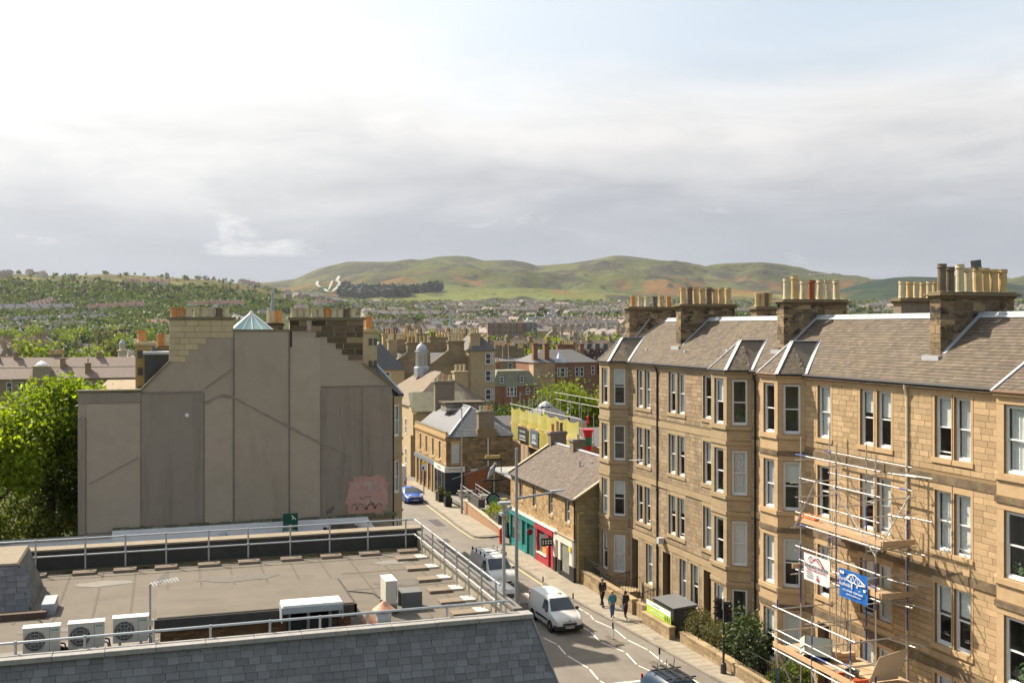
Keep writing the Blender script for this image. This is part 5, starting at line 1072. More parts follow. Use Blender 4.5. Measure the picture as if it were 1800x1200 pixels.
wglass = M('far_window_glass', (.05, .058, .065), .12, .3, .5, spec=.7)
def fwin(root, face, a, z, w, h, local=True, frame=None):
    """window of a building some way off: frame with two panes, set in its wall; face: function (a, z, n) -> point"""
    mb = MB(); t = .09
    def bx(m, a0, a1, z0, z1, n0, n1): m.hexa([face(a0, z0, n1), face(a1, z0, n1), face(a1, z0, n0), face(a0, z0, n0), face(a0, z1, n1), face(a1, z1, n1), face(a1, z1, n0), face(a0, z1, n0)])
    bx(mb, a-w/2, a-w/2+t, z, z+h, -.03, .04); bx(mb, a+w/2-t, a+w/2, z, z+h, -.03, .04); bx(mb, a-w/2+t, a+w/2-t, z+h-t, z+h, -.03, .04); bx(mb, a-w/2+t, a+w/2-t, z, z+t*1.3, -.03, .05); bx(mb, a-w/2+t, a+w/2-t, z+h*.5-t/2, z+h*.5+t/2, -.02, .035)
    o = mb.build('window', frame or white, root, local=local); m = MB(); bx(m, a-w/2+.02, a+w/2-.02, z+.02, z+h-.02, -.03, .012); m.build('pane', wglass, o, local=local); return o
def bld(name, label, cat, loc, rz, w, d, e, h, wm, rm, roof='x', stacks=(), wins=(), group=None, over=.25, hipin=2.5, extra=None):
    """a building about its own base centre: w along x, d along y; ridge along roof axis"""
    o = thing(name, loc, label, cat, group, rz=rz, world=False); kw = dict(local=True); X, Y = w/2, d/2
    wl = MB().box(-X, X, -Y, Y, -3, e); r = MB(); v = over
    if roof == 'x':
        wl.add([(-X, -Y, e), (-X, Y, e), (-X, 0, h-.1), (X, -Y, e), (X, Y, e), (X, 0, h-.1)], [(0, 2, 1), (3, 4, 5)]); k = (h-e)/Y
        r.hexa([(-X-v*.4, -Y-v, e-v*k), (X+v*.4, -Y-v, e-v*k), (X+v*.4, 0, h), (-X-v*.4, 0, h), (-X-v*.4, -Y-v, e-v*k+.15), (X+v*.4, -Y-v, e-v*k+.15), (X+v*.4, 0, h+.15), (-X-v*.4, 0, h+.15)]); r.hexa([(-X-v*.4, 0, h), (X+v*.4, 0, h), (X+v*.4, Y+v, e-v*k), (-X-v*.4, Y+v, e-v*k), (-X-v*.4, 0, h+.15), (X+v*.4, 0, h+.15), (X+v*.4, Y+v, e-v*k+.15), (-X-v*.4, Y+v, e-v*k+.15)])
    elif roof == 'y':
        wl.add([(-X, -Y, e), (X, -Y, e), (0, -Y, h-.1), (-X, Y, e), (X, Y, e), (0, Y, h-.1)], [(0, 1, 2), (3, 5, 4)]); k = (h-e)/X
        r.hexa([(-X-v, -Y-v*.4, e-v*k), (0, -Y-v*.4, h), (0, Y+v*.4, h), (-X-v, Y+v*.4, e-v*k), (-X-v, -Y-v*.4, e-v*k+.15), (0, -Y-v*.4, h+.15), (0, Y+v*.4, h+.15), (-X-v, Y+v*.4, e-v*k+.15)]); r.hexa([(0, -Y-v*.4, h), (X+v, -Y-v*.4, e-v*k), (X+v, Y+v*.4, e-v*k), (0, Y+v*.4, h), (0, -Y-v*.4, h+.15), (X+v, -Y-v*.4, e-v*k+.15), (X+v, Y+v*.4, e-v*k+.15), (0, Y+v*.4, h+.15)])
    elif roof == 'hip':
        i = hipin; ax = w >= d; p = [(-X-v, -Y-v, e), (X+v, -Y-v, e), (X+v, Y+v, e), (-X-v, Y+v, e)]; q = [(-X+i, 0, h), (X-i, 0, h)] if ax else [(0, -Y+i, h), (0, Y-i, h)]
        r.add(p+q, [(0, 1, 5, 4), (1, 2, 5), (2, 3, 4, 5), (3, 0, 4), (3, 2, 1, 0)] if ax else [(0, 1, 4), (1, 2, 5, 4), (2, 3, 5), (3, 0, 4, 5), (3, 2, 1, 0)])
    else:
        i = hipin; r.hexa([(-X-v, -Y-v, e), (X+v, -Y-v, e), (X+v, Y+v, e), (-X-v, Y+v, e), (-X+i, -Y+i, h), (X-i, -Y+i, h), (X-i, Y-i, h), (-X+i, Y-i, h)])
    wl.build('wall', wm, o, **kw); ro = r.build('roof', rm, o, **kw)
    for (x, y, sx, sy, zt, pots) in stacks:
        c = MB().box(x-sx/2, x+sx/2, y-sy/2, y+sy/2, e-.5, zt).build('chimney', wm, o, **kw); MB().box(x-sx/2-.12, x+sx/2+.12, y-sy/2-.12, y+sy/2+.12, zt, zt+.18).build('chimney_head', wm, c, **kw); n = len(pots) if not isinstance(pots, int) else pots
        for i in range(n):
            t = (i+.5)/n-.5; px, py = (x+t*sx*.92, y) if sx > sy else (x, y+t*sy*.92); k = random.choice([0, 0, 1, 1, 3, 4])
            q = MB().lathe((px, py, zt+.18), [(.17, 0), (.14, .55), (.18, .65), (.17, .8)], 7).build('chimney_pot', potm[k], c, **kw)
    for (f, a, z, ww, hh) in wins:
        face = {'f': lambda a_, z_, n_: Vector((a_, -Y-n_, z_)), 'l': lambda a_, z_, n_: Vector((-X-n_, -a_, z_)), 'r': lambda a_, z_, n_: Vector((X+n_, a_, z_))}[f]; fwin(o, face, a, z, ww, hh)
    if extra: extra(o, kw, X, Y)
    return o
# hall with the domed cupola, next along the street
def cup(o, kw, X, Y):
    c = MB().lathe((0, 0, 0), [(1.0, 11.2), (1.0, 12.4), (.9, 12.5)], 8).build('cupola', lead, o, **kw); c.location = (-.9, 2.0, 0)
    MB().lathe((-.9, 2, 12.4), [(.78, 0), (.74, 1.9), (.92, 2.0), (.92, 2.12), (.7, 2.15)], 8).build('lantern', M('pale_lead', (.40, .41, .42), .6, .1), c, local=True, loc=(.9, -2, 0)); MB().lathe((0, 0, 14.5), [(.74, 0), (.72, .25), (.6, .6), (.38, .85), (.12, 1.0), (.05, 1.25)], 12).build('dome', lead, c, local=True, smooth=True)
    for i in range(8):
        a = math.pi/8+i*math.pi/4
        for z in range(5): MB().box(-.2, .2, .68, .74, 12.7+z*.28, 12.84+z*.28).build('louvre_slat', M('louvre_tan', (.30, .25, .17), .8), c, local=True, rot=(0, 0, a))
    r = MB(); r.hexa([(-X-.2, -Y-2.2, 5), (X-3, -Y-2.2, 5), (X-3, -Y, 5), (-X-.2, -Y, 5), (-X-.2, -Y-2.2, 7.6), (X-3, -Y-2.2, 7.6), (X-3, -Y, 8.3), (-X-.2, -Y, 8.3)]); r.build('front_wing', ashA, o, **kw)
    MB().hexa([(-X-.4, -Y-2.5, 7.7), (X-3, -Y-2.5, 7.7), (X-3, -Y+.5, 9.8), (-X-.2, -Y+.5, 9.8), (-X-.4, -Y-2.5, 7.8), (X-3, -Y-2.5, 7.8), (X-3.6, -Y+.5, 9.9), (-X+.4, -Y+.5, 9.9)]).build('wing_roof', greensl, o, **kw)
bld('hall', 'stone hall with brown roof and white domed cupola beyond the corner pub', 'building', (32.3, 131.5, 0), 0, 9.6, 18, 8.3, 12.1, ashA, rsb, 'hip', [(2.2, -5.5, 1.7, 1.2, 12.0, 3)], [('l', a, z, .9, 1.9) for a in (-6, -3.5, -1, 1.5, 4, 6.5) for z in (1.2, 4.8)], hipin=4.2, extra=cup)
# rubble tenements behind it
def mg(o, kw, X, Y):
    pts = [(-6.7, -3), (6.7, -3), (6.7, 11.7), (4.4, 13.66), (4.4, 14.3), (2.0, 14.3), (-.7, 12.2), (-.7, 13.7), (-4.2, 13.7), (-6.7, 12.1)]; MB().prism(pts, 'y', -Y-.4, -Y).build('gable_wall', rubA, o, **kw)
    for (x0, x1, zt, n) in ((-4.1, -.75, 15.2, 6), (2.0, 4.35, 15.4, 5)):
        c = MB().box(x0, x1, -Y-.5, -Y+.4, 12.5, zt).build('chimney', rubA, o, **kw); MB().box(x0-.15, x1+.15, -Y-.65, -Y+.5, zt, zt+.2).build('chimney_head', rubA, c, **kw)
        for i in range(n): MB().lathe((lerp(x0+.2, x1-.2, i/(n-1)), -Y-.1, zt+.2), [(.18, 0), (.15, .7), (.2, .8), (.18, .95)], 8).build('chimney_pot', potm[random.choice([0, 1, 1, 3])], c, **kw)
    for (a, b) in (((-6.8, 12.1), (-4.1, 13.9)), ((4.3, 13.9), (6.8, 11.75))): m = MB(); strip(m, (a[0], -Y-.2, a[1]), (b[0], -Y-.2, b[1]), .6, (0, 0, 1), .14); m.build('skew', M('pale_skew', (.5, .43, .3)), o, **kw)
bld('rear_tenement', 'tall rubble stone double gable with long rows of chimney pots behind the cupola', 'tenement', (37.2, 157, 0), 0, 13.3, 14, 12.0, 13.6, rubA, rsl, 'x', [(-3.5, 1.5, 2.4, .9, 15.6, 6), (-1.2, 4.5, 2.8, .9, 16.0, 6), (3.4, 3, 3.4, .9, 15.9, 7), (.6, 6, 2.6, .9, 16.4, 5)], [], extra=mg)
bld('corner_tenement', 'narrow buff corner tenement with three rows of windows to the right of the cupola', 'tenement', (44.0, 153, 0), 0, 3.6, 10, 14.2, 16.4, ashA, rsl, 'hip', [(-1.1, -4.2, 1.5, .9, 16.5, 4)], [('f', .75, z, .85, 1.6) for z in (12.2, 9.7, 7.0)]+[('f', 1.5, z, .3, 1.6) for z in (12.2, 9.7, 7.0)], hipin=1.7)
bld('slate_roofed_house', 'buff house with slate roof showing just right of the gable house', 'house', (29.2, 152, 0), 0, 6, 9, 11.6, 15.5, ashA, rsl, 'hip', [(2.2, 0, 1.3, .8, 15.6, 3)], [('f', .6, 10.2, .8, 1.1)], hipin=2.6)
for i, (x, y, n, s, zt, lab) in enumerate(((34, 168, 6, 2.6, 16.4, 'far buff chimney stack with crowded pots left of the cupola'), (37.5, 170, 4, 1.6, 16.9, 'narrow far chimney stack behind the rubble gables'), (44.6, 167, 9, 4.0, 16.4, 'broad far chimney stack with nine pots right of the cupola'))):
    bld('stack_house', lab, 'house', (x, y, 0), 0, 6.5, 8, 12.2, 14.2, ashA, rsl, 'hip', [(0, -2, s, .9, zt, n)], hipin=2.5)
# red sandstone blocks
def redx(o, kw, X, Y):
    MB().box(-X-.02, -X+5.2, -Y-.03, -Y+3, -3, 10.0).build('rubble_gable', pinkR, o, **kw)
    for x in (-1.2, ): MB().prism([(x-1.3, -Y), (x+1.5, -Y), (x+.9, -Y-.9), (x-.7, -Y-.9)], 'z', -3, 9.9).build('bay', redS, o, **kw)
    b = MB(); b.add([(-2.7, -Y-.1, 10), (-2.1, -Y-1.1, 10), (-.1, -Y-1.1, 10), (.5, -Y-.1, 10), (-1.1, -Y+1.4, 12.3)], [(0, 1, 4), (1, 2, 4), (2, 3, 4)]); b.build('bay_roof', M('lead_blue', (.30, .33, .37), .6, .2), o, **kw)
    for z in (6.9, 2.6):
        for a, w in ((-2.05, .5), (-1.1, 1.0), (-.15, .45)): fwin(o, lambda a_, z_, n_: Vector((a_, -Y-.92-n_, z_)), a, z, w, 2.0)
    for z in (6.0, 1.8): MB().box(-2.2, X, -Y-.06, -Y+.01, z, z+.25).build('string_course', redS, o, **kw)
bld('red_tenement', 'red sandstone tenement with pale rubble gable and two tall slim chimneys', 'tenement', (82.6, 221, 0), 0, 14.8, 12, 10.0, 12.7, redS, rsl, 'hip', [(-6.5, -4.2, 1.0, 1.2, 14.0, 1), (-3.9, -4.2, 1.1, 1.2, 14.0, 1), (3.1, 2.0, 4.2, .9, 13.6, 8), (6.0, 0, .9, .9, 13.8, 1)], [('f', 2.6, 6.9, .85, 2.1), ('f', 3.75, 6.9, .85, 2.1), ('f', 2.6, 2.6, .85, 2.1), ('f', 3.75, 2.6, .85, 2.1), ('f', 6.3, 7.3, .7, 1.9)], hipin=3.6, extra=redx)
def mans(o, kw, X, Y):
    for (x, z, m) in ((-2.9, 6.1, 0), (1.4, 6.2, 1)): d = MB().box(x-.6, x+.6, -Y+.2, -Y+2, z, z+1.5).build('dormer', rsl, o, **kw); fwin(d, lambda a_, z_, n_: Vector((a_, -Y+.2-n_, z_)), x, z+.2, .9, 1.2)
    MB().prism([(-2.6, -Y), (.3, -Y), (0, -Y-.8), (-2.3, -Y-.8)], 'z', -3, 5.6).build('bay', redS, o, **kw)
    for a, w in ((-1.85, .6), (-1.1, .8), (-.35, .6)): fwin(o, lambda a_, z_, n_: Vector((a_, -Y-.81-n_, z_)), a, 3.6, w, 1.9)
bld('mansard_house', 'small red sandstone house with grey mansard roof and dormers', 'house', (68.0, 211, 0), 0, 9.8, 11, 5.6, 8.7, redS, greensl, 'mansard', [(-1, 4, 1, .8, 10, 2)], [('f', 2.6, 3.9, .8, 1.3), ('f', 4.3, 3.9, .7, 1.3)], hipin=1.5, extra=mans)
bld('grey_terrace', 'grey brown terrace with clustered chimneys behind the mansard house', 'terrace', (84.5, 266, 0), 0, 15, 11, 8.9, 9.6, rubA, rsl, 'hip', [(-5.5, 2, 1.6, 1, 12.4, 3), (-3, 3, 1.4, 1, 12.0, 3), (-1, 1, 2, 1, 12.7, 4), (1.2, 2, 1.5, 1, 12.2, 3), (3.4, 3, 2, 1, 12.6, 4), (5.6, 2, 1.6, 1, 12.0, 3)], [('f', a, 6.6, 1.1, 1.8) for a in (-3.2, .2, 3.9, 6)], hipin=2)
for i, (x, w) in enumerate(((108, 14), (122.5, 14), (137, 14), (151, 13))):
    bld('slate_terrace', 'long low terrace with evenly spaced dormers and chimneys beyond the red tenement', 'terrace', (x, 336, 0), 0, w, 11, 9.2, 13.2, rubA, rsb, 'x', [(-w/2+.6, 0, .9, 2, 14.3, 3), (0, 0, .9, 2, 14.3, 3)], [], group='terraces beyond the red tenement', extra=lambda o, kw, X, Y: [MB().box(a-.8, a+.8, -Y+.4, -Y+3, 9.4, 12.2).build('dormer', rsl, o, local=True) for a in (-4.5, -1.5, 1.5, 4.5)])
bld('brown_flats', 'brown brick block of flats with flat roof among the far trees', 'flats', (203, 632, 8), R(-14), 24, 12, 12.5, 12.9, M('brown_flat_brick', (.21, .135, .09), .9, .15, .6), rsl, 'mansard', [], [('f', a, z, 1.6, 1.4) for a in (-10, -7, -2.5, .5, 4, 8) for z in (1.5, 4.6, 7.7, 10.5)], hipin=.4, over=.1)
bld('brown_flats', 'taller grey glazed end block beside the brown flats', 'flats', (220, 640, 8), R(-14), 11, 10, 12.8, 13.1, M('grey_flat', (.24, .24, .24), .8, .2, .6), rsl, 'mansard', [], [('f', a, z, 1.2, 2.4) for a in (-4, -1.5, 1.5, 4) for z in (1.0, 4.2, 7.4, 10)], hipin=.4, over=.1)
# long back terrace on the left, above the trees
def bt(o, kw, X, Y):
    MB().box(-X, X, -Y+3.2, -Y+3.7, 9.9, 10.9).build('rear_wall_head', M('lichen_stone', (.34, .33, .22), .9, .2), o, **kw)
    b = MB().box(-5.4, -2.8, -Y-.3, -Y+3, 8.8, 11.2).build('stair_tower', M('olive_render', (.30, .26, .16), .9, .1), o, **kw); MB().lathe((-4.1, -Y+1.5, 11.2), [(1.0, 0), (.9, .3), (.4, .65), (.1, .8)], 12).build('roof_light', white, b, **kw)
bld('back_terrace', 'long pinkish slate roofed terrace behind the left trees, seen from the back', 'terrace', (-15.5, 197, 0), R(2), 27, 13, 9.1, 12.3, M('back_rubble', (.27, .20, .12), .95, .2, 2), M('pink_slate', (.215, .165, .135), .85, .2, 1.6, stain=.25, stcol=(.2, .16, .13)), 'x', [(-11.6, 0, .8, 1.0, 12.8, 1), (-8.4, 0, .8, 1.0, 13.2, 1), (-2.2, 1, 2.4, .8, 12.8, 7), (-1.0, -2.8, .8, 1.6, 12.2, 1), (3.0, -4.6, .9, 1.5, 11.4, 1), (4.6, 0, .8, 1, 13, 1)], [('f', a, 6.9, .85, 1.7) for a in (-8.9, -7.2, .8, 5.1)]+[('f', 7.4, 7.3, 1, 1.2)], extra=bt)
MB().box(-3.1, -.9, 168.0, 176, 9.2, 9.9).box(-3.2, -.8, 167.9, 176, 9.95, 10.12).build('flat_roofed_extension', M('dark_fascia', (.03, .028, .025), .6), label='low flat roofed extension with black fascia just left of the gable', cat='building')
o = thing('clock_tower', (-9.4, 262, 0), 'small pinnacled stone turret with grey cap beyond the left terrace', 'tower'); MB().lathe((-9.4, 262, 0), [(1.0, 0), (.95, 12), (1.2, 12.1), (1.2, 12.3), (.7, 12.4), (.65, 13.4), (.8, 13.5)], 8).build('shaft', M('pale_stone', (.5, .42, .31), .9), o); MB().lathe((-9.4, 262, 13.5), [(.75, 0), (.7, .5), (.4, 1.0), (.1, 1.5)], 10).build('cap', lead, o)
z0 = float(land(94.4, 1000)); o = thing('church_spire', (94.4, 1000, z0), 'slender pale grey church spire rising against the wooded hill', 'spire'); MB().lathe((94.4, 1000, z0-6), [(3.4, 0), (3.2, CAM_Z+16-z0), (2.6, CAM_Z+17-z0), (.15, 54.8-z0+6)], 8).build('steeple', M('spire_grey', (.28, .30, .33), .8), o); MB().box(92.5, 96.3, 998, 1002, z0, z0+8).build('tower_base', rubA, o)
z1 = float(land(*polar(792, 900)[:2])); x1, y1 = polar(792, 900); o = thing('church_spire', (x1, y1, z1), 'tiny green church spire among far town roofs', 'spire'); MB().lathe((x1, y1, z1), [(2, 0), (1.8, 11), (.1, 27)], 6).build('steeple', M('copper_green', (.22, .34, .28), .8), o)
# low roofs immediately behind the pub
bld('pub_back_roof', 'low pitched slate roof showing between the pub and the shrubs', 'building', (38.5, 124, 0), 0, 8, 12, 4.6, 6.6, rubA, rsl, 'x')
# ------------------------------------------------------------------ trees
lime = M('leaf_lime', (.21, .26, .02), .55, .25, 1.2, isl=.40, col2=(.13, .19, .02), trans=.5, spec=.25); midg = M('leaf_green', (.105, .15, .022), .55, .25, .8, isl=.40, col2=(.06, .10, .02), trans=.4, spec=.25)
dkg = M('leaf_dark', (.035, .062, .022), .6, .25, .8, isl=.4, col2=(.022, .045, .02), trans=.2, spec=.2); olive = M('leaf_olive', (.115, .125, .03), .6, .25, .8, isl=.4, col2=(.08, .095, .03), trans=.3, spec=.2); plum = M('leaf_plum', (.04, .018, .022), .6, .3, .8, isl=.4, trans=.15)
yel = M('leaf_yellow', (.30, .30, .03), .55, .25, 1.2, isl=.35, col2=(.20, .24, .03), trans=.4); bark = M('bark', (.055, .042, .03), .95, .3, 6)
def leaves(rng, c, rad, n, size, clumps=26, flat=.75, hole=.45, drop=0.):
    """n leaf faces spread in uneven clumps through an ellipsoid; returns vertices and faces as arrays"""
    k = rng.normal(size=(clumps, 3)); k /= np.linalg.norm(k, axis=1)[:, None]; k *= (hole+(1-hole)*rng.random((clumps, 1))**.5); k[:, 2] = np.where(k[:, 2] < -.5, k[:, 2]*.6, k[:, 2])
    w = rng.random(clumps)**.7+.3; i = rng.choice(clumps, n, p=w/w.sum()); s = .20+.16*rng.random(clumps)
    p = k[i]+rng.normal(size=(n, 3))*s[i][:, None]*np.array([1, 1, flat]); p = p*np.array(rad)+np.array(c)
    a = rng.normal(size=(n, 3)); a /= np.linalg.norm(a, axis=1)[:, None]; up = np.array([0, 0, 1.])+rng.normal(size=(n, 3))*.7; b = np.cross(a, up); b /= np.maximum(np.linalg.norm(b, axis=1), 1e-6)[:, None]
    sz = size*(.6+.8*rng.random((n, 1))); a = a*sz; b = b*sz*.62
    v = np.stack([p-a, p+b*.9-a*.1, p+a, p-b*.9-a*.1], 1).reshape(-1, 3); f = np.arange(n*4).reshape(-1, 4); return v, f
def leaf_mesh(name, parts, mat):
    V, Fc, k = [], [], 0
    for v, f in parts: V.append(v); Fc.append(f+k); k += len(v)
    V = np.concatenate(V); Fc = np.concatenate(Fc); me = bpy.data.meshes.new(name); me.vertices.add(len(V)); me.vertices.foreach_set('co', V.ravel()); me.loops.add(Fc.size); me.loops.foreach_set('vertex_index', Fc.ravel().astype(np.int32)); me.polygons.add(len(Fc)); me.polygons.foreach_set('loop_start', np.arange(0, Fc.size, 4, dtype=np.int32)); me.update(calc_edges=True); me.validate()
    if mat: me.materials.append(mat)
    return me
def trunk_mesh(h, r, rng, top=(0, 0), limbs=6, spread=2.0, crown=4.):
    mb = MB(); pts = [Vector((0, 0, -.3)), Vector((rng.normal()*.1, rng.normal()*.1, h*.4)), Vector((top[0]*.5, top[1]*.5, h*.75)), Vector((top[0], top[1], h+crown*.4))]; rr = [r, r*.8, r*.55, r*.2]
    for i in range(3): mb.tube(pts[i], pts[i+1], rr[i], 7, rr[i+1])
    for i in range(limbs):
        a = 2*math.pi*(i+rng.random())/limbs; t = .35+.6*rng.random(); b = pts[1].lerp(pts[3], t); e = b+Vector((math.cos(a)*spread, math.sin(a)*spread, spread*(.5+.6*rng.random()))); m = b.lerp(e, .5)+Vector((0, 0, -.1*spread)); mb.tube(b, m, r*.34, 6, r*.22); mb.tube(m, e, r*.22, 5, r*.06)
    return mb.mesh('trunk', bark)
def tree(name, loc, label, mat, rad, h, n, size, seed, group=None, clumps=26, r=.25, lobes=None, trunk=True):
    rng = np.random.default_rng(seed); o = thing(name, loc, label, 'tree', group, world=False)
    if trunk: put('trunk', trunk_mesh(h, r, rng, spread=rad[0]*.6, crown=rad[2]), o, local=True)
    L_ = lobes or [((0, 0, h+rad[2]*.6), rad, 1.)]; parts = [leaves(rng, c, rd, int(n*f), size, clumps) for c, rd, f in L_]; put('crown', leaf_mesh('crown', parts, mat), o, local=True); return o
# the trees beside the rendered gable
tree('sycamore_tree', (-6.9, 73.5, 3.6), 'tall dense green tree touching the left edge of the rendered gable', M('leaf_sycamore', (.215, .29, .022), .55, .3, .5, isl=.35, col2=(.12, .185, .02), trans=.6, spec=.25), (3.0, 2.8, 3.6), 4.0, 0, .17, 61, r=.42, lobes=[((0, 0, 7.6), (2.9, 2.6, 3.0), 1)])
bpy.data.objects.remove(bpy.data.objects['crown'])
def rebuild_crown(o, mat, lobes, size, seed, name='crown'):
    rng = np.random.default_rng(seed); put(name, leaf_mesh(name, [leaves(rng, c, rd, n, size, k) for c, rd, n, k in lobes], mat), o, local=True)
tA = bpy.data.objects['sycamore_tree']
rebuild_crown(tA, MATS['leaf_sycamore'], [((.4, 0, 8.4), (2.6, 2.4, 1.9), 6500, 34), ((-.6, -.3, 6.3), (2.2, 2.2, 1.9), 4500, 24), ((1.7, -.2, 5.6), (1.1, 1.5, 2.2), 2600, 16), ((1.9, .3, 9.3), (1.0, 1.2, .8), 900, 8)], .15, 62)
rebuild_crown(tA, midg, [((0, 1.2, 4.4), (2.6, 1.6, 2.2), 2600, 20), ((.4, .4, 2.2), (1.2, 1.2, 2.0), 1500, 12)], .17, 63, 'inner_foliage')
tB = thing('lime_tree', (-10.2, 70.5, 3.6), 'bright yellow green tree at the left edge of the picture', 'tree', world=False); put('trunk', trunk_mesh(3.6, .3, np.random.default_rng(2), spread=2.2, crown=3), tB, local=True)
rebuild_crown(tB, M('leaf_bright', (.29, .37, .025), .55, .25, .6, isl=.3, col2=(.19, .27, .02), trans=.6, spec=.25), [((.3, 0, 5.9), (2.5, 2.4, 2.5), 7000, 30), ((-1.5, 0, 7.6), (2.0, 2.2, 1.9), 3500, 18), ((2.0, -.2, 4.6), (1.2, 1.4, 1.0), 1800, 10)], .14, 64)
tC = thing('understorey_bush', (-8.6, 72.0, 3.8), 'dark ragged bush between the two left trees above the white wall', 'shrub', world=False); rebuild_crown(tC, M('leaf_understorey', (.16, .19, .025), .6, .3, .8, isl=.4, col2=(.09, .115, .025), trans=.5), [((-.5, 0, 1.6), (2.6, 1.6, 1.7), 3600, 26), ((2.9, .4, 1.2), (1.0, .9, 1.4), 900, 10)], .13, 66, 'foliage')
for (x, y, m, lab, rd, s) in ((-4.4, 78, olive, 'yellowing bush showing between trunk and gable', (1.6, 1.4, 2.2), 71), (-13.5, 79, midg, 'background tree behind the bright left tree', (3.2, 3, 3.4), 72)):
    t = thing('background_bush', (x, y, 3), lab, 'shrub', world=False); rebuild_crown(t, m, [((0, 0, 2.4), rd, 3000, 24)], .16, s, 'foliage')
# shrubs and trees behind the scaffolded building
for (x, y, z, rd, n, sz, m, s, lab) in ((53.2, 141, .6, (4.6, 4, 3.8), 9500, .22, lime, 81, 'big bright green round tree behind the yellow netting'), (58.6, 143, 0, (2.6, 2.6, 2.4), 3600, .22, lime, 82, 'bright green tree half hidden by the tenement corner'), (48.6, 139, 0, (3.2, 2.6, 2.6), 3800, .22, olive, 83, 'dull olive tree left of the big bright tree'), (44.4, 136, 0, (3.0, 2.4, 2.6), 4200, .2, midg, 84, 'dark leafy shrub with pale blossom beside the pub roof'), (41.2, 139, 0, (2.2, 2.2, 2.3), 2600, .2, dkg, 85, 'dark evergreen shrub just right of the hall'), (66.5, 236, -1, (3.6, 3.4, 4.2), 3000, .3, lime, 86, 'light green tree between corner tenement and mansard house')):
    t = thing('garden_tree', (x, y, z), lab, 'tree', world=False); put('trunk', trunk_mesh(2.6, .2, np.random.default_rng(s), spread=1.5, crown=2), t, local=True); rebuild_crown(t, m, [((0, 0, 4.4+rd[2]*.1), rd, n, 30)], sz, s)
    if s == 84: rebuild_crown(t, M('blossom', (.62, .60, .48), .7, .1), [((-.3, -.6, 4.9), (2.6, 2.0, 2.2), 420, 14)], .12, 87, 'blossom')
# ------------------------------------------------------------------ scaffold tower against the tenement
random.seed(50); tube_ = M('scaffold_tube', (.50, .49, .46), .45, .15, 6, metal=.5, stain=.35, stcol=(.26, .2, .14), stscale=(4, 4, 4)); bluep = M('scaffold_blue', (.03, .075, .30), .5, .1); boardm = M('scaffold_board', (.46, .33, .20), .9, .18, 4, isl=.2, col2=(.38, .28, .19)); newb = M('new_timber', (.56, .37, .21), .85, .12, 5)
SCF = thing('scaffold_tower', (27.5, 38.7, 0), 'tubular scaffold tower with plank decks and banners against the honey coloured tenement', 'scaffold'); YS = (41.35, 38.7, 36.05)
def tb(a, b, r=.03, mat=None, name='scaffold_tube'): return MB().tube(a, b, r, 7).build(name, mat or tube_, SCF)
def blue(a, b, t0, t1):
    a, b = Vector(a), Vector(b); tb(a.lerp(b, t0), a.lerp(b, t1), .033, bluep, 'painted_tube_end')
def clip(p): MB().lathe((p[0], p[1], p[2]-.05), [(.03, 0), (.055, .02), (.055, .08), (.03, .1)], 6).build('coupler', M('coupler', (.20, .19, .19), .5, .2, metal=.5), SCF)
for i, y in enumerate(YS):
    for x, zt in ((27.2, (12.6, 12.55, 12.4)[i]), (28.72, (13.2, 12.5, 12.2)[i]), (26.0, (5.9, 5.3, 6.1)[i])):
        tb((x, y, .1), (x, y, zt)); MB().box(x-.1, x+.1, y-.1, y+.1, .06, .1).build('base_plate', gal, SCF)
        for s in range(3): t = random.uniform(0, .85); blue((x, y, .1), (x, y, zt), t, t+random.uniform(.05, .14))
for x, zs in ((27.2, (11.75, 10.72, 9.68, 9.15, 8.62, 7.62, 7.05, 6.55)), (28.72, (11.85, 10.9, 8.6, 6.5, 3.1)), (26.0, (5.0, 4.0, 3.65, 3.08))):
    for z in zs:
        a, b = (x, 41.75 if random.random() < .5 else 41.45, z+.01), (x, 35.75, z+random.uniform(-.04, .04)); tb(a, b)
        if random.random() < .75: t = random.choice([0, .3, .55, .86]); blue(a, b, t, t+random.uniform(.07, .14))
        for y in YS: clip((x, y, z))
for z in (11.6, 10.6, 9.9, 8.58, 7.5, 6.48, 5.0, 4.0, 3.05):
    for y in YS:
        x0 = 26.75 if z > 5.5 else 25.75; tb((x0+random.uniform(-.15, .2), y-.06, z+random.uniform(-.05, .05)), (29.1, y-.06, z))
for z in (11.6, 9.9, 8.5, 7.3, 6.4, 4.9): tb((27.9, 36.2, z), (28.1, 34.9+random.uniform(-.3, .3), z+.02)); tb((28.5, 36.2, z-.05), (28.72, 34.7+random.uniform(-.2, .3), z-.05))
for a, b in (((27.16, 38.9, 10.75), (27.16, 36.0, 8.3)), ((27.14, 40.0, 10.9), (27.14, 41.8, 8.4)), ((27.16, 35.95, 8.5), (28.72, 35.9, 10.7)), ((27.16, 38.8, 10.72), (28.7, 38.8, 9.9)), ((26.0, 36.0, 3.1), (27.2, 36.0, 1.2)), ((26.0, 41.3, 3.0), (27.2, 41.2, .4)), ((25.98, 38.7, 3.0), (25.98, 36.1, .6))): tb(a, b)
def deck(x0, x1, y0, y1, z, n, mat=boardm):
    w = (x1-x0)/n
    for i in range(n): MB().box(x0+i*w+.008, x0+(i+1)*w-.008, y0+random.uniform(-.1, .1), y1+random.uniform(-.12, .12), z, z+.04).build('deck_board', mat, SCF)
deck(27.25, 28.65, 35.6, 41.7, 8.72, 6); deck(27.25, 28.65, 35.75, 41.6, 6.62, 6); deck(26.05, 28.65, 35.5, 41.6, 3.18, 11)
for (x, y0, y1, z) in ((27.22, 35.7, 41.8, 8.76), (27.22, 35.8, 38.3, 6.66), (26.02, 35.6, 41.7, 3.22)): MB().box(x-.04, x, y0, y1, z, z+.22).build('toe_board', newb, SCF)
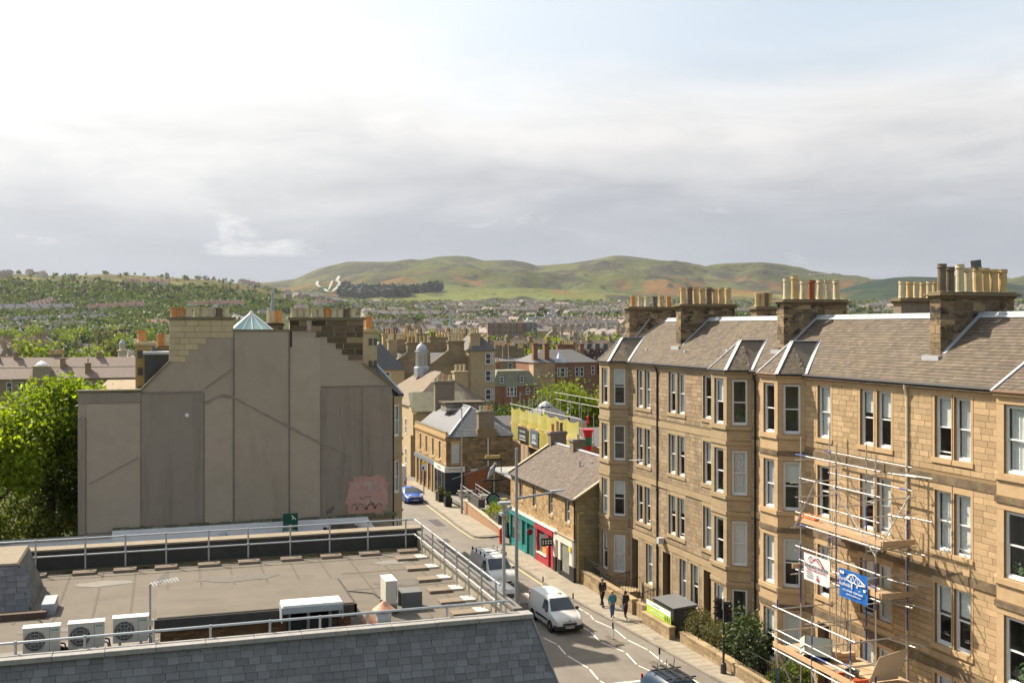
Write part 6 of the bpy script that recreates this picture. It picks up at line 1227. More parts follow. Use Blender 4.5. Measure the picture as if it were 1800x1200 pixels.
for (y, z) in ((35.62, 8.76), (35.7, 6.66)): MB().box(27.2, 28.75, y-.02, y+.02, z, z+.22).build('toe_board', boardm, SCF)
MB().box(26.9, 28.6, 41.55, 41.6, 6.66, 6.86).build('toe_board', newb, SCF)
for (x, y0, z0, z1, dx) in ((28.3, 40.6, .2, 3.4, .5), (28.45, 40.3, 3.2, 6.9, .45), (28.2, 40.9, 6.6, 9.2, .45)):     # ladders
    l = MB()
    for s in (0, .32): l.tube((x, y0+s*.0-s, z0), (x-dx*.2, y0-s-.5, z1), .02, 6)
    for i in range(int((z1-z0)/.3)): t = i*.3/(z1-z0); l.tube((x-dx*.2*t, y0-.5*t, z0+i*.3), (x-dx*.2*t, y0-.32-.5*t, z0+i*.3), .014, 5)
    l.build('ladder', gal, SCF)
def banner(name, lab, x, y0, y1, z0, z1, mat):
    o = thing(name, (x, y0, z0), lab, 'banner'); b = MB(); n = 10
    for i in range(n): a, c = lerp(y0, y1, i/n), lerp(y0, y1, (i+1)/n); u, v = .012*math.sin(i*1.9), .012*math.sin((i+1)*1.9); b.add([(x+u, a, z0), (x+v, c, z0), (x+v, c, z1), (x+u, a, z1)], [(0, 1, 2, 3)])
    b.build('sheet', mat, o); return o
TR = (R(90), 0, R(-90)); ink = M('print_black', (.03, .03, .032), .7, 0); redi = M('print_red', (.42, .02, .04), .7, 0); wi = M('print_white', (.78, .78, .78), .7, 0); gri = M('print_grey', (.35, .35, .36), .7, 0)
o = banner('white_banner', 'white banner with red and black roof logo tied to the scaffold', 27.13, 39.06, 41.0, 6.31, 7.5, M('banner_white', (.72, .72, .71), .7, .04)); X = 27.10
def ribbon(par, pts, w, m): 
    mb = MB()
    for a, b in zip(pts, pts[1:]):
        a, b = Vector((X, *a)), Vector((X, *b)); n = Vector((0, (b-a).z, -(b-a).y)).normalized()*w/2; mb.poly(a-n, b-n, b+n, a+n)
    mb.build('roof_logo', m, par)
ribbon(o, [(40.55, 7.16), (40.35, 7.19), (40.12, 7.38), (39.9, 7.26), (39.6, 7.10), (39.45, 7.08)], .055, redi); ribbon(o, [(40.62, 7.27), (40.42, 7.42), (40.32, 7.36)], .05, ink); ribbon(o, [(39.98, 7.38), (39.85, 7.42), (39.5, 7.12)], .05, ink)
text('lettering', 'EDINBURGH BORDERS', .20, ink, o, (X, 40.03, 6.98), TR, sx=.88); text('lettering', 'ROOFING  BUILDING  RENOVATION', .085, redi, o, (X, 40.03, 6.84), TR, sx=1.0); text('lettering', 'CONTACT US', .075, redi, o, (X, 40.55, 6.72), TR); text('lettering', '0131 000 0000', .085, gri, o, (X, 40.5, 6.61), TR); text('lettering', '0700 000 0000', .085, gri, o, (X, 40.5, 6.5), TR)
ribbon(o, [(40.0, 6.6), (39.92, 6.68), (39.84, 6.6)], .03, ink); MB().lathe((0, 0, 0), [(.08, 0), (.08, .004)], 14).build('round_mark', redi, o, loc=(X, 39.92, 6.5), rot=(0, R(-90), 0))
X = 27.08; o = banner('blue_banner', 'blue banner with white bridge drawing tied to the scaffold', 27.12, 36.45, 38.37, 6.19, 7.39, M('banner_blue', (.012, .12, .42), .6, .06))
text('lettering', 'Forth', .21, wi, o, (X, 38.3, 6.98), TR, align='LEFT'); text('lettering', 'Scaffolding', .21, wi, o, (X, 38.3, 6.77), TR, align='LEFT'); text('lettering', '0131 000 0000  07000 000000', .115, wi, o, (X, 37.4, 6.54), TR, sx=.95); text('lettering', 'www.forthscaffolding.co.uk', .09, wi, o, (X, 37.35, 6.4), TR); text('lettering', 'LTD', .07, wi, o, (X, 36.95, 6.68), TR)
for dy in (0, .16): MB().lathe((0, 0, 0), [(.07, 0), (.07, .004)], 12).build('round_mark', wi, o, loc=(X, 38.2-dy, 7.24), rot=(0, R(-90), 0))
ribbon(o, [(37.85, 7.02), (37.6, 7.24), (37.3, 7.29), (36.95, 7.16), (36.55, 6.98)], .06, wi); ribbon(o, [(37.85, 7.02), (37.5, 6.93), (37.3, 6.96), (37.1, 6.9), (36.55, 6.98)], .06, wi)
pz = [(37.75, 7.0), (37.6, 7.22), (37.5, 6.95), (37.4, 7.27), (37.28, 6.97), (37.15, 7.24), (37.0, 6.93), (36.9, 7.13), (36.72, 6.95)]; ribbon(o, pz, .028, wi); ribbon(o, [(37.48, 6.93), (37.45, 6.8)], .07, wi); ribbon(o, [(37.12, 6.92), (37.1, 6.78)], .07, wi); MB().box(27.085, 27.1, 36.55, 36.7, 6.72, 6.82).build('small_badge', wi, o)
# things lying on the decks
o = thing('slate_crate', (26.6, 39.3, 3.22), 'tilted pale crate of blue tinted slates on the lowest scaffold deck', 'crate', rz=R(-20), world=False); kw = dict(local=True)
fr = MB(); fr.box(-.6, .6, -.4, -.34, .1, .9).box(-.6, .6, .34, .4, .1, .9).box(-.6, -.54, -.4, .4, .1, .9).box(.54, .6, -.4, .4, .1, .9).box(-.6, .6, -.05, .05, .1, .9).build('frame', M('pale_green_crate', (.50, .53, .44), .7, .1), o, rot=(R(-28), R(8), 0), **kw); MB().box(-.54, .54, -.34, .34, .08, .55).build('core', M('navy_tarp', (.03, .05, .10), .6), o, rot=(R(-28), R(8), 0), **kw)
for j in (-.2, .2):
    for i in range(7): MB().box(-.5+i*.15, -.41+i*.15, j-.12, j+.12, .5, .88).build('slate_bundle', M('pale_blue_slate', (.45, .53, .56), .7, .3, 8), o, rot=(R(-28), R(8), 0), **kw)
for (x, y, l, r_, lab) in ((27.3, 40.2, 1.6, 8, 'stacked pale timber plank behind the slate crate'), (27.7, 38.9, 1.9, -6, 'pale timber plank lying beside the window on the lowest deck')):
    o = thing('timber_plank', (x, y, 3.24), lab, 'plank', 'loose planks on the scaffold', rz=R(r_)); [MB().box(x-.55, x+.55, y-l*.0-.12+i*.02, y+.12, 3.24+i*.17, 3.38+i*.17).build('plank', newb, o) for i in range(2)]
o = thing('plywood_sheet', (28.2, 36.0, 3.2), 'plywood sheet leaning at the street end of the lowest scaffold deck', 'board'); MB().hexa([(26.9, 36.1, 3.25), (28.3, 36.1, 3.25), (28.3, 36.12, 3.25), (26.9, 36.12, 3.25), (27.1, 35.7, 4.35), (28.5, 35.7, 4.6), (28.5, 35.72, 4.6), (27.1, 35.72, 4.35)]).build('sheet', M('plywood', (.55, .45, .33), .8, .12), o)
o = thing('rubble_tub', (26.6, 36.9, 3.22), 'dark round builders tub on the lowest scaffold deck', 'tub'); MB().lathe((26.7, 36.9, 3.22), [(.24, 0), (.3, .3), (.32, .31), (.27, .3), (.22, .05)], 14).build('tub', M('tub_dark', (.10, .09, .08), .7), o)
o = thing('plastic_barrier', (26.5, 36.5, 3.22), 'orange red plastic barrier lying flat on the lowest scaffold deck', 'barrier'); MB().box(26.15, 27.0, 36.15, 36.22, 3.24, 3.36).box(26.15, 27.0, 37.2, 37.27, 3.24, 3.36).box(26.15, 26.22, 36.22, 37.2, 3.24, 3.36).box(26.55, 26.62, 36.22, 37.2, 3.24, 3.34).build('barrier', M('orange_plastic', (.62, .12, .05), .5), o)
o = thing('debris_netting', (27.6, 41.2, 8.75), 'heap of orange netting at the far end of the upper scaffold deck', 'netting'); mb = MB()
for i in range(60): q = Vector((27.35+random.random()*.5, 40.7+random.random()*.9, 8.78+random.random()*.25)); mb.poly(q, q+Vector((.15, .05, .04)), q+Vector((.12, .2, .1)), q+Vector((-.05, .12, .02)))
mb.build('heap', M('orange_net', (.6, .2, .07), .8, .2), o)
# ------------------------------------------------------------------ the netted building under repair beyond the shops
NX = 36.0; net = MNET('yellow_netting', (.76, .68, .20), .86)
N = thing('netted_scaffold', (NX, 100, 0), 'yellow netted scaffold around the low slate roofed building', 'scaffold')
ys = [109.8, 107, 104.2, 101.4, 98.6, 95.8, 93, 90]
for y in ys:
    MB().tube((NX-.1, y, 0), (NX-.1, y, 10.4+random.uniform(-.4, .9)), .035, 6).build('standard', tube_, N); MB().tube((NX+1.3, y, 0), (NX+1.3, y, 9.6+random.uniform(-.2, 1.5)), .035, 6).build('standard', tube_, N)
for z in (5.4, 7.0, 8.4, 9.2): MB().tube((NX-.1, 89.5, z), (NX-.1, 110.3, z), .035, 6).build('ledger', tube_, N)
for z in (10.2, 10.9): MB().tube((NX+4, 89.5, z-.4), (NX+4.2, 108, z-.4), .03, 6).build('ledger', tube_, N)
for z0, z1, amp in ((5.5, 7.15, .05), (7.2, 9.0, .28)):
    for a, b in zip(ys, ys[1:]):
        mb = MB(); k = 6
        for i in range(k):
            y0, y1 = lerp(a, b, i/k), lerp(a, b, (i+1)/k); s0, s1 = math.sin(math.pi*i/k), math.sin(math.pi*(i+1)/k); mb.poly((NX-.16-s0*.12, y0, z0), (NX-.16-s1*.12, y1, z0), (NX-.16-s1*.1, y1, z1-amp*s1), (NX-.16-s0*.1, y0, z1-amp*s0))
        mb.build('netting', net, N)
for z in (5.3, 7.1): MB().box(NX-.2, NX-.14, 89.6, 110, z-.1, z+.2).build('toe_board', newb, N); MB().box(NX, NX+1.3, 89.6, 110, z-.1, z-.04).build('deck', boardm, N)
for (y0, y1, t, m, lab) in ((104.0, 106.9, 'ROOFING', M('banner_black', (.03, .032, .035), .6), 'black banner on the yellow netting'), (100.6, 103.0, 'pts', M('banner_slate', (.085, .115, .16), .6), 'slate blue banner with white letters on the yellow netting')):
    o = thing('scaffold_banner', (NX-.35, y0, 5.6), lab, 'banner'); MB().box(NX-.36, NX-.34, y0, y1, 5.55, 7.1).build('sheet', m, o); text('lettering', t, .9 if t == 'pts' else .42, wi, o, (NX-.37, (y0+y1)/2, 6.5 if t == 'pts' else 6.1), TR); MB().box(NX-.375, NX-.365, y0+.4, y1-.4, 5.75, 5.82).build('printed_rule', wi, o); text('lettering', 'scaffold' if t == 'pts' else 'SLATE WORK', .3, wi, o, (NX-.37, (y0+y1)/2, 5.95 if t == 'pts' else 6.62), TR)
RB = thing('repair_building', (41, 100, 0), 'low stone building with grey hipped roof inside the yellow netting', 'building'); MB().box(NX+1.6, 48, 88, 103.5, 0, 6.6).box(NX+1.6, 42.2, 103.7, 111.8, 0, 7.5).build('wall', M('pale_brick', (.42, .31, .22), .9, .12, 3), RB)
r = MB(); r.add([(NX+1.0, 103.6, 7.5), (42.5, 103.6, 7.5), (42.5, 112, 7.5), (NX+1.0, 112, 7.5), (39.0, 107.6, 9.35)], [(0, 1, 4), (1, 2, 4), (2, 3, 4), (3, 0, 4)]); r.build('roof', M('lead_grey_slate', (.085, .088, .095), .7, .2, 2), RB); MB().lathe((39.0, 107.6, 9.1), [(.8, 0), (.5, .3), (.1, .5)], 10).build('roof_cap', lead, RB)
MB().add([(NX+1.5, 90, 6.6), (48, 90, 6.6), (48, 97, 7.7), (NX+1.5, 97, 7.7)], [(0, 1, 2, 3)]).build('lean_to_roof', rsl, RB)
o = thing('debris_chute', (NX, 88.4, 4), 'red and green plastic debris chute hanging by the netted scaffold', 'chute'); rc = M('chute_red', (.62, .015, .02), .5, .05); gc = M('chute_green', (.015, .17, .07), .5, .05)
MB().lathe((NX, 88.2, 7.7), [(.34, 0), (.38, .25), (.44, .5), (.6, .72)], 12).build('hopper', rc, o); MB().lathe((NX, 88.2, 6.95), [(.33, 0), (.37, .4), (.38, .76)], 12).build('chute_section', gc, o); MB().lathe((NX, 88.2, 6.1), [(.33, 0), (.37, .45), (.38, .86)], 12).build('chute_section', rc, o)
o = thing('hoist_bag', (NX, 88.2, 8.9), 'small red object hung on the top scaffold rail above the chute', 'bag'); MB().lathe((NX, 88.2, 8.9), [(.06, 0), (.13, .15), (.09, .4), (.14, .6), (.06, .75)], 8).build('body', rc, o); MB().tube((NX, 88.2, 9.6), (NX, 88.2, 10.2), .02).build('hook', tube_, o)
# canopy roof beside the shops
o = thing('canopy', (31, 88, 0), 'flat metal canopy on posts between pub terrace and shops', 'canopy'); MB().hexa([(29.2, 84, 3.9), (33.6, 84, 3.9), (33.6, 96, 4.2), (29.2, 96, 4.2), (29.2, 84, 4.02), (33.6, 84, 4.02), (33.6, 96, 4.32), (29.2, 96, 4.32)]).build('roof', M('canopy_sheet', (.30, .30, .29), .6, .2), o); MB().tube((29.3, 86, .1), (29.3, 86, 4.0), .06).build('post', white, o); MB().tube((29.3, 95, .1), (29.3, 95, 4.2), .06).build('post', gal, o)
# ------------------------------------------------------------------ front gardens, hedge, signals
random.seed(52); gw = M('garden_wall_stone', (.36, .265, .15), .92, .18, 5, bump=.4, bscale=30, isl=.22, col2=(.28, .205, .12), stain=.3, stcol=(.16, .125, .075)); gj = M('garden_joint', (.17, .13, .08), .95)
def garden_wall(lab, x, y0, y1, h, th=.32, railing=0.):
    o = thing('garden_wall', (x, (y0+y1)/2, 0), lab, 'wall', 'front garden walls'); MB().box(x, x+th, y0, y1, .0, h).build('core', gj, o); F = Face((x, y1), (x, y0)); Fe = Face((x, y0), (x+th, y0)); S = Stone(o, gw); z = .1
    while z < h-.04: hh = min(random.uniform(.16, .28), h-z); S.course(F, z, z+hh, [(0, y1-y0)], .3, .8, .014, .007); S.course(Fe, z, z+hh, [(0, th)], .2, .4, .01, .006); z += hh
    S.finish(120); y = y0-.04
    while y < y1: w = min(1.1, y1+.04-y); MB().box(x-.05, x+th+.05, y+.004, y+w-.004, h, h+.12).build('coping_stone', gw, o, bevel=.02); y += w
    if railing: iron_rail(o, [(x+th/2, y0, h+.1), (x+th/2, y1, h+.1)], railing)
    return o
def iron_rail(par, pts, h, step=.16):
    for a, b in zip(pts, pts[1:]):
        a, b = Vector(a), Vector(b); n = max(1, int((b-a).length/step)); up = Vector((0, 0, h))
        MB().tube(a+up, b+up, .018, 6).tube(a+up*.12, b+up*.12, .015, 6).build('rail', castiron, par)
        for i in range(n+1): q = a.lerp(b, i/n); MB().tube(q, q+up*(1.08 if i % 6 == 0 else .99), .018 if i % 6 == 0 else .011, 5).build('bar', castiron, par)
garden_wall('low stone wall in front of the far tenement bay, with the walking man beside it', 26.95, 58.9, 67.3, .95)
garden_wall('short low stone wall below the green and white estate board', 26.75, 53.5, 57.0, .72); garden_wall('long low stone wall in front of hedge and shrub', 27.1, 39.0, 52.9, .62)
o = thing('stair_railing', (28, 65.3, 0), 'sloping black iron handrail beside the shop gable', 'railing'); MB().path([(27.2, 66.9, 1.9), (27.7, 64.6, 1.1), (28.0, 63.9, 1.05)], .025).build('handrail', castiron, o); iron_rail(o, [(27.1, 66.9, 1.05), (27.15, 63.8, 1.05)], .85, .3)
o = thing('curved_garden_wall', (27.9, 58.0, 0), 'rounded low stone wall with iron railing behind the two walking women', 'wall'); mb = MB(); c = Vector((28.3, 58.3, 0)); pr = [(-1.05*math.cos(a)*.9, -1.2*math.sin(a)) for a in np.linspace(-.9, 1.35, 12)]; P = [c+Vector((u, v, 0)) for u, v in pr]
for a, b in zip(P, P[1:]): n = Vector(((b-a).y, -(b-a).x, 0)).normalized()*.28; mb.hexa([a, b, b+n, a+n, a+Vector((0, 0, .95)), b+Vector((0, 0, .95)), b+n+Vector((0, 0, .95)), a+n+Vector((0, 0, .95))])
mb.build('wall', gw, o); iron_rail(o, [tuple(p+Vector((.12, 0, .95))) for p in P[::2]], .95, .15)
for i, (y, lab) in enumerate(((63.3, 'stone steps up to the first tenement door'), (58.8, 'stone steps up to the middle tenement door'), (53.6, 'stone steps up to the tenement door by the hedge'))):
    o = thing('door_steps', (28.5, y, 0), lab, 'steps', 'tenement door steps'); [MB().box(27.6+k*.4, 29.18, y-.75, y+.75, .1+k*.15 if k else .08, .22+k*.15).build('step', drA, o) for k in range(3)]
    iron_rail(o, [(27.7, y-.8, .2), (29.1, y-.8, .5)], .95, .18); iron_rail(o, [(27.7, y+.8, .2), (29.1, y+.8, .5)], .95, .18)
MB().box(27.4, 29.2, 38, 68.3, .0, .125).build('garden_ground', M('garden_earth', (.16, .13, .085), .95, .3, 2), kind='structure')
o = thing('bin_store', (28.0, 55.5, 0), 'dark grey metal store box behind the estate board', 'store'); MB().box(27.35, 28.75, 54.2, 56.7, .12, 1.62).build('body', M('box_graphite', (.055, .058, .06), .5, .1), o); MB().hexa([(27.28, 54.1, 1.62), (28.82, 54.1, 1.62), (28.82, 56.8, 1.62), (27.28, 56.8, 1.62), (27.28, 54.1, 1.66), (28.82, 54.1, 1.78), (28.82, 56.8, 1.78), (27.28, 56.8, 1.66)]).build('lid', M('lid_grey', (.15, .155, .16), .45, .1), o)
o = thing('estate_board', (26.95, 55.2, .84), 'green and white sign board with small figures above the low wall', 'sign'); MB().box(26.93, 26.96, 53.75, 56.85, .86, 1.58).build('board', M('sign_lime', (.42, .60, .05), .6, .06), o); MB().box(26.92, 26.929, 53.75, 56.85, 1.3, 1.58).build('white_band', wi, o)
text('lettering', 'Support at home', .24, wi, o, (26.915, 55.5, 1.1), TR, sx=1.1); text('lettering', 'Community care', .13, gri, o, (26.912, 55.6, 1.44), TR, sx=1.1)
for i, y in enumerate((54.4, 54.15, 53.92)): h = (.30, .36, .3)[i]; MB().lathe((26.915, y, .9), [(.03, 0), (.05, h*.5), (.06, h*.7), (.02, h*.76), (.045, h*.86), (.02, h)], 8, .1, 1).build('figure_print', ink, o)
iron_rail(o, [(27.05, 52.9, .65), (28.9, 52.95, .65)], .9, .14)
hedge_m = M('leaf_hedge', (.115, .125, .028), .6, .3, 1.6, isl=.4, col2=(.13, .085, .03), trans=.25); 
def bush(name, lab, x0, x1, y0, y1, h, mat, n, s, seed, z=.12):
    rg = np.random.default_rng(seed); o = thing(name, ((x0+x1)/2, (y0+y1)/2, 0), lab, 'hedge' if 'hedge' in name else 'shrub', world=False); c = Vector(o.location); k = max(4, int((y1-y0)*5)); parts = []
    for i in range(k): cy = lerp(y0, y1, (i+.5)/k); parts.append(leaves(rg, (rg.normal()*.06, cy-c.y, z+h*.52+rg.normal()*.04), ((x1-x0)*.52, (y1-y0)/k*1.6, h*.5), n//k, s, 14, hole=.2))
    put('foliage', leaf_mesh('foliage', parts, mat), o, local=True); MB().tube((0, 0, 0), (0, 0, h*.6), .08).build('stem', bark, o, local=True)
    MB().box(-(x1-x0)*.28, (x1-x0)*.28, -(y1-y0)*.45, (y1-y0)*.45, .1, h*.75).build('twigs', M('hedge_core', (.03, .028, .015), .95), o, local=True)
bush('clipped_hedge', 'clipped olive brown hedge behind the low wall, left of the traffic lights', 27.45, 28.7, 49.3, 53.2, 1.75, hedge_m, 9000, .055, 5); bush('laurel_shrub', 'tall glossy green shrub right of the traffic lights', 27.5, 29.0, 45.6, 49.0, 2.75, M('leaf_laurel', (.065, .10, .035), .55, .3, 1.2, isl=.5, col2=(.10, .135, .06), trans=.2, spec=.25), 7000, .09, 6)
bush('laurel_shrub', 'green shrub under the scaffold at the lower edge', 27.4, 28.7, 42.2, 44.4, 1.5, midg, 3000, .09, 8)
o = thing('iron_railing', (27.3, 44.6, 0), 'black iron railing along the garden wall below the scaffold', 'railing'); iron_rail(o, [(27.25, 41.5, .7), (27.25, 47.2, .7)], .95, .16)
o = thing('traffic_light', (26.75, 47.5, 0), 'traffic light post with two dark signal heads in front of the hedge', 'traffic light'); MB().tube((26.75, 47.5, .1), (26.75, 47.5, 3.75), .06, 10).build('post', M('signal_grey', (.045, .045, .048), .5), o); MB().lathe((26.75, 47.5, .1), [(.16, 0), (.15, .5), (.1, .55)], 8).build('base', M('signal_grey', (.045, .045, .048)), o); MB().tube((26.75, 47.5, 1.95), (26.75, 47.5, 2.05), .068, 10).build('orange_band', M('band_orange', (.6, .35, .05), .5), o)
for (dx, dy, rz, z) in ((.12, -.18, R(12), 2.75), (-.24, .1, R(-75), 2.95)):
    hd = MB().box(-.17, .17, -.1, .1, 0, .95).build('signal_head', M('signal_black', (.012, .012, .013), .5), o, local=True, loc=(dx, dy, z), rot=(0, 0, rz))
    if dy < 0: MB().box(-.21, .21, .06, .09, -.05, 1.0).build('backing_board', M('signal_rim', (.50, .50, .48), .6), hd, local=True); MB().box(-.19, .19, -.02, .058, -.03, .98).build('board_face', MATS['signal_black'], hd, local=True)
    for i in range(3):
        MB().tube((0, -.1, .16+i*.31), (0, -.115, .16+i*.31), .1, 12).build('lens', M('lens_%d' % i, ((.02, .05, .03), (.09, .045, .01), (.10, .012, .01))[i], .15, 0), hd, local=True); v = MB()
        for k in range(7): a0, a1 = math.pi*(k/7), math.pi*((k+1)/7); v.poly((.11*math.cos(a0), -.1, .16+i*.31+.11*math.sin(a0)), (.11*math.cos(a1), -.1, .16+i*.31+.11*math.sin(a1)), (.11*math.cos(a1), -.27, .15+i*.31+.1*math.sin(a1)), (.11*math.cos(a0), -.27, .15+i*.31+.1*math.sin(a0)))
        v.build('visor', MATS['signal_black'], hd, local=True)
MB().lathe((26.75, 47.5, 3.75), [(.06, 0), (.09, .1), (.05, .2)], 8).build('detector', white, o)
# lane wands on their rubber feet
rub_ = M('rubber_black', (.02, .02, .02), .8)
def wand(x, y, lab, h=1.0, foot=True, capm=None):
    o = thing('lane_wand', (x, y, 0), lab, 'bollard', 'black and white cycle lane wands'); MB().tube((x, y, .06), (x, y, h*.66), .045, 10).build('white_sleeve', wi, o); MB().tube((x, y, h*.66), (x, y, h), .047, 10).build('black_sleeve', capm or rub_, o); MB().lathe((x, y, 0), [(.07, 0), (.07, .07), (.048, .09)], 10).build('collar', rub_, o)
    if foot: MB().hexa([(x-.28, y-1.1, 0), (x+.28, y-1.1, 0), (x+.2, y+.9, 0), (x-.2, y+.9, 0), (x-.2, y-1.0, .07), (x+.2, y-1.0, .07), (x+.12, y+.8, .07), (x-.12, y+.8, .07)]).build('rubber_foot', M('kerb_rubber', (.12, .10, .075), .9), o)
for (x, y, lab, f) in ((23.86, 54.76, 'lane wand standing before the two walking women', True), (24.27, 49.71, 'lane wand behind the dark car at the lower edge', True), (24.15, 61.6, 'lane wand beside the bonnet of the small white van', False), (23.85, 66.3, 'lane wand just behind the small white van', False), (23.35, 70.4, 'lane wand beside the white van with roof rack', False), (22.9, 76.6, 'darker lane wand at the mouth of the side lane', False), (22.1, 77.2, 'far lane wand seen above the roof rack van', False)): wand(x, y, lab, foot=f, capm=M('wand_red', (.10, .02, .02), .7) if y == 76.6 else None)
o = thing('parking_sign', (25.7, 108.2, 0), 'tall thin post with blue and white parking sign on the far pavement', 'sign'); MB().tube((25.7, 108.2, .1), (25.7, 108.2, 3.4), .045, 8).build('post', M('signal_grey', (.045, .045, .048)), o); MB().box(25.45, 25.95, 108.12, 108.15, 2.6, 3.3).build('plate', wi, o); MB().box(25.5, 25.72, 108.11, 108.12, 2.7, 3.05).build('blue_panel', M('sign_blue', (.02, .08, .35), .5), o); MB().box(25.45, 25.95, 108.12, 108.15, 3.31, 3.5).build('yellow_plate', M('yellow_sign', (.75, .6, .03)), o)
# ------------------------------------------------------------------ pub terrace
tw = thing('terrace_wall', (26.9, 90, 0), 'long pinkish brick retaining wall of the pub terrace beside the pavement', 'wall'); MB().prism([(85.0, .0), (96.6, .0), (96.6, 1.25), (85.0, .62)], 'x', 26.8, 27.05).build('wall', M('pink_brick', (.36, .22, .135), .9, .14, 3), tw); MB().prism([(84.95, .62), (96.65, 1.25), (96.65, 1.33), (84.95, .70)], 'x', 26.74, 27.12).build('coping', M('pale_cope', (.45, .39, .29), .9, .1), tw)
MB().box(27.05, 33, 85, 104.1, .3, .62).build('terrace_floor', M('terrace_flag', (.22, .205, .18), .9, .2, 2), kind='structure')
for (y, z, l, lab) in ((94.0, 1.18, 3.4, 'long grey timber planter on the terrace wall by the lamp column'), (87.5, .8, 2.4, 'grey timber planter with yellow green bushes near the lane')):
    o = thing('timber_planter', (27.2, y, z), lab, 'planter', 'timber planters on the pub terrace'); n = 4; m = M('planter_board', (.085, .08, .072), .85, .25, 5, isl=.2)
    for i in range(n): MB().box(27.0, 27.04, y-l/2, y+l/2, z+i*.19, z+i*.19+.18).build('board', m, o); MB().box(27.0, 27.6, y-l/2-.04, y-l/2, z+i*.19, z+i*.19+.18).build('board', m, o)
    MB().box(27.04, 27.6, y-l/2, y+l/2, z, z+.7).build('soil', M('soil', (.04, .032, .022), .95), o)
    for yy in (y-l/2, y+l/2): MB().box(26.97, 27.07, yy-.06, yy+.06, z, z+.8).build('corner_post', m, o)
bush('planter_bush', 'round green bush in the pub terrace planter', 27.1, 28.3, 88.6, 90.4, 1.2, lime, 2200, .09, 21, z=.7); bush('planter_bush', 'yellow leaved bush in the pub terrace planter', 27.2, 28.4, 86.7, 88.4, 1.25, yel, 2400, .09, 22, z=.8); bush('planter_bush', 'small yellow flowering tub near the red bin', 27.2, 28.0, 83.9, 84.8, .9, yel, 700, .09, 23, z=.9)
for (x, y, h, lab) in ((26.3, 103.2, 1.0, 'square dark tub with a small clipped shrub by the pub corner'), (26.2, 100.2, .95, 'square dark tub nearer the lamp column'), (27.4, 84.4, 1.3, 'tall black square tub at the end of the terrace wall')):
    o = thing('planter_tub', (x, y, .1), lab, 'planter', 'square tubs outside the pub'); MB().hexa([(x-.3, y-.3, .1), (x+.3, y-.3, .1), (x+.3, y+.3, .1), (x-.3, y+.3, .1), (x-.36, y-.36, h), (x+.36, y-.36, h), (x+.36, y+.36, h), (x-.36, y+.36, h)]).build('tub', rub_, o); mb = leaf_mesh('plant', [leaves(np.random.default_rng(int(y)), (x, y, h+.25), (.28, .28, .38), 260, .09, 8)], olive); put('plant', mb, o)
MB().box(25.9, 26.6, 103.9, 104.15, .1, 1.1).build('pub_pier', M('pier_stone', (.34, .26, .16), .9), label='short stone pier at the pub entrance', cat='pier')
o = thing('pub_sign_post', (28.6, 93.2, .6), 'black pub sign post with bird figure above a round green sign', 'sign'); MB().tube((28.6, 93.2, .6), (28.6, 93.2, 3.5), .06).build('post', castiron, o)
MB().lathe((0, 0, 0), [(.62, 0), (.66, .05), (.62, .1)], 20).build('round_frame', blk, o, loc=(28.6, 93.1, 1.75), rot=(R(90), 0, 0)); MB().lathe((0, 0, 0), [(.5, 0), (.48, .03)], 20).build('round_face', M('sign_glass_green', (.16, .26, .22), .4, .3, 6), o, loc=(28.6, 92.99, 1.75), rot=(R(90), 0, 0)); MB().lathe((0, 0, 0), [(.22, 0), (.2, .02)], 8).build('round_emblem', M('emblem_green', (.05, .35, .12), .5), o, loc=(28.6, 92.955, 1.75), rot=(R(90), 0, 0))
MB().box(27.6, 29.6, 93.1, 93.3, 3.45, 3.6).build('frame', blk, o); MB().box(27.65, 29.5, 93.12, 93.28, 5.35, 5.5).build('frame', blk, o); MB().box(27.9, 29.3, 93.1, 93.3, 5.5, 5.8).build('frame_top', M('gilt', (.42, .30, .10), .5), o); MB().box(29.4, 29.46, 93.15, 93.25, 3.6, 5.35).build('frame_side', blk, o)
bd = M('bird_grey', (.36, .38, .40), .6, .15); b = MB(); b.lathe((0, 0, 0), [(.02, 0), (.1, .25), (.24, .7), (.27, 1.0), (.2, 1.3), (.12, 1.45), (.15, 1.6), (.12, 1.72), (.02, 1.8)], 10, 1, .8); b.build('bird', bd, o, loc=(28.1, 93.2, 3.55), rot=(0, R(28), 0), smooth=True); MB().hexa([(28.55, 93.05, 4.2), (28.8, 93.05, 4.9), (28.85, 93.35, 4.9), (28.6, 93.35, 4.2), (28.65, 93.0, 4.2), (28.9, 93.0, 4.9), (28.9, 93.4, 4.9), (28.7, 93.4, 4.2)]).build('wing', M('bird_dark', (.06, .065, .075), .6), o); MB().tube((28.75, 93.2, 3.6), (28.75, 93.2, 4.3), .05).build('leg', M('bird_leg', (.5, .42, .25), .6), o); MB().tube((28.85, 93.2, 5.1), (29.15, 93.2, 5.05), .03, 6, .01).build('beak', rub_, o)
for (x, y, lab) in ((28.4, 101.5, 'weathered pub table on the terrace behind the long planter'), (29.6, 98.0, 'dark pub table further back on the terrace')):
    o = thing('picnic_table', (x, y, .62), lab, 'table', 'pub terrace tables'); MB().box(x-.8, x+.8, y-.35, y+.35, 1.32, 1.38).build('table_top', M('grey_wood', (.30, .27, .22), .85, .2, 4), o)
    for s in (-1, 1): MB().box(x-.8, x+.8, y+s*.65-.12, y+s*.65+.12, 1.02, 1.06).build('bench', MATS['grey_wood'], o); MB().box(x+s*.6-.04, x+s*.6+.04, y-.7, y+.7, .98, 1.02).build('brace', MATS['grey_wood'], o); MB().box(x+s*.6-.04, x+s*.6+.04, y-.3, y-.22, .62, 1.32).build('leg', MATS['grey_wood'], o); MB().box(x+s*.6-.04, x+s*.6+.04, y+.22, y+.3, .62, 1.32).build('leg', MATS['grey_wood'], o)
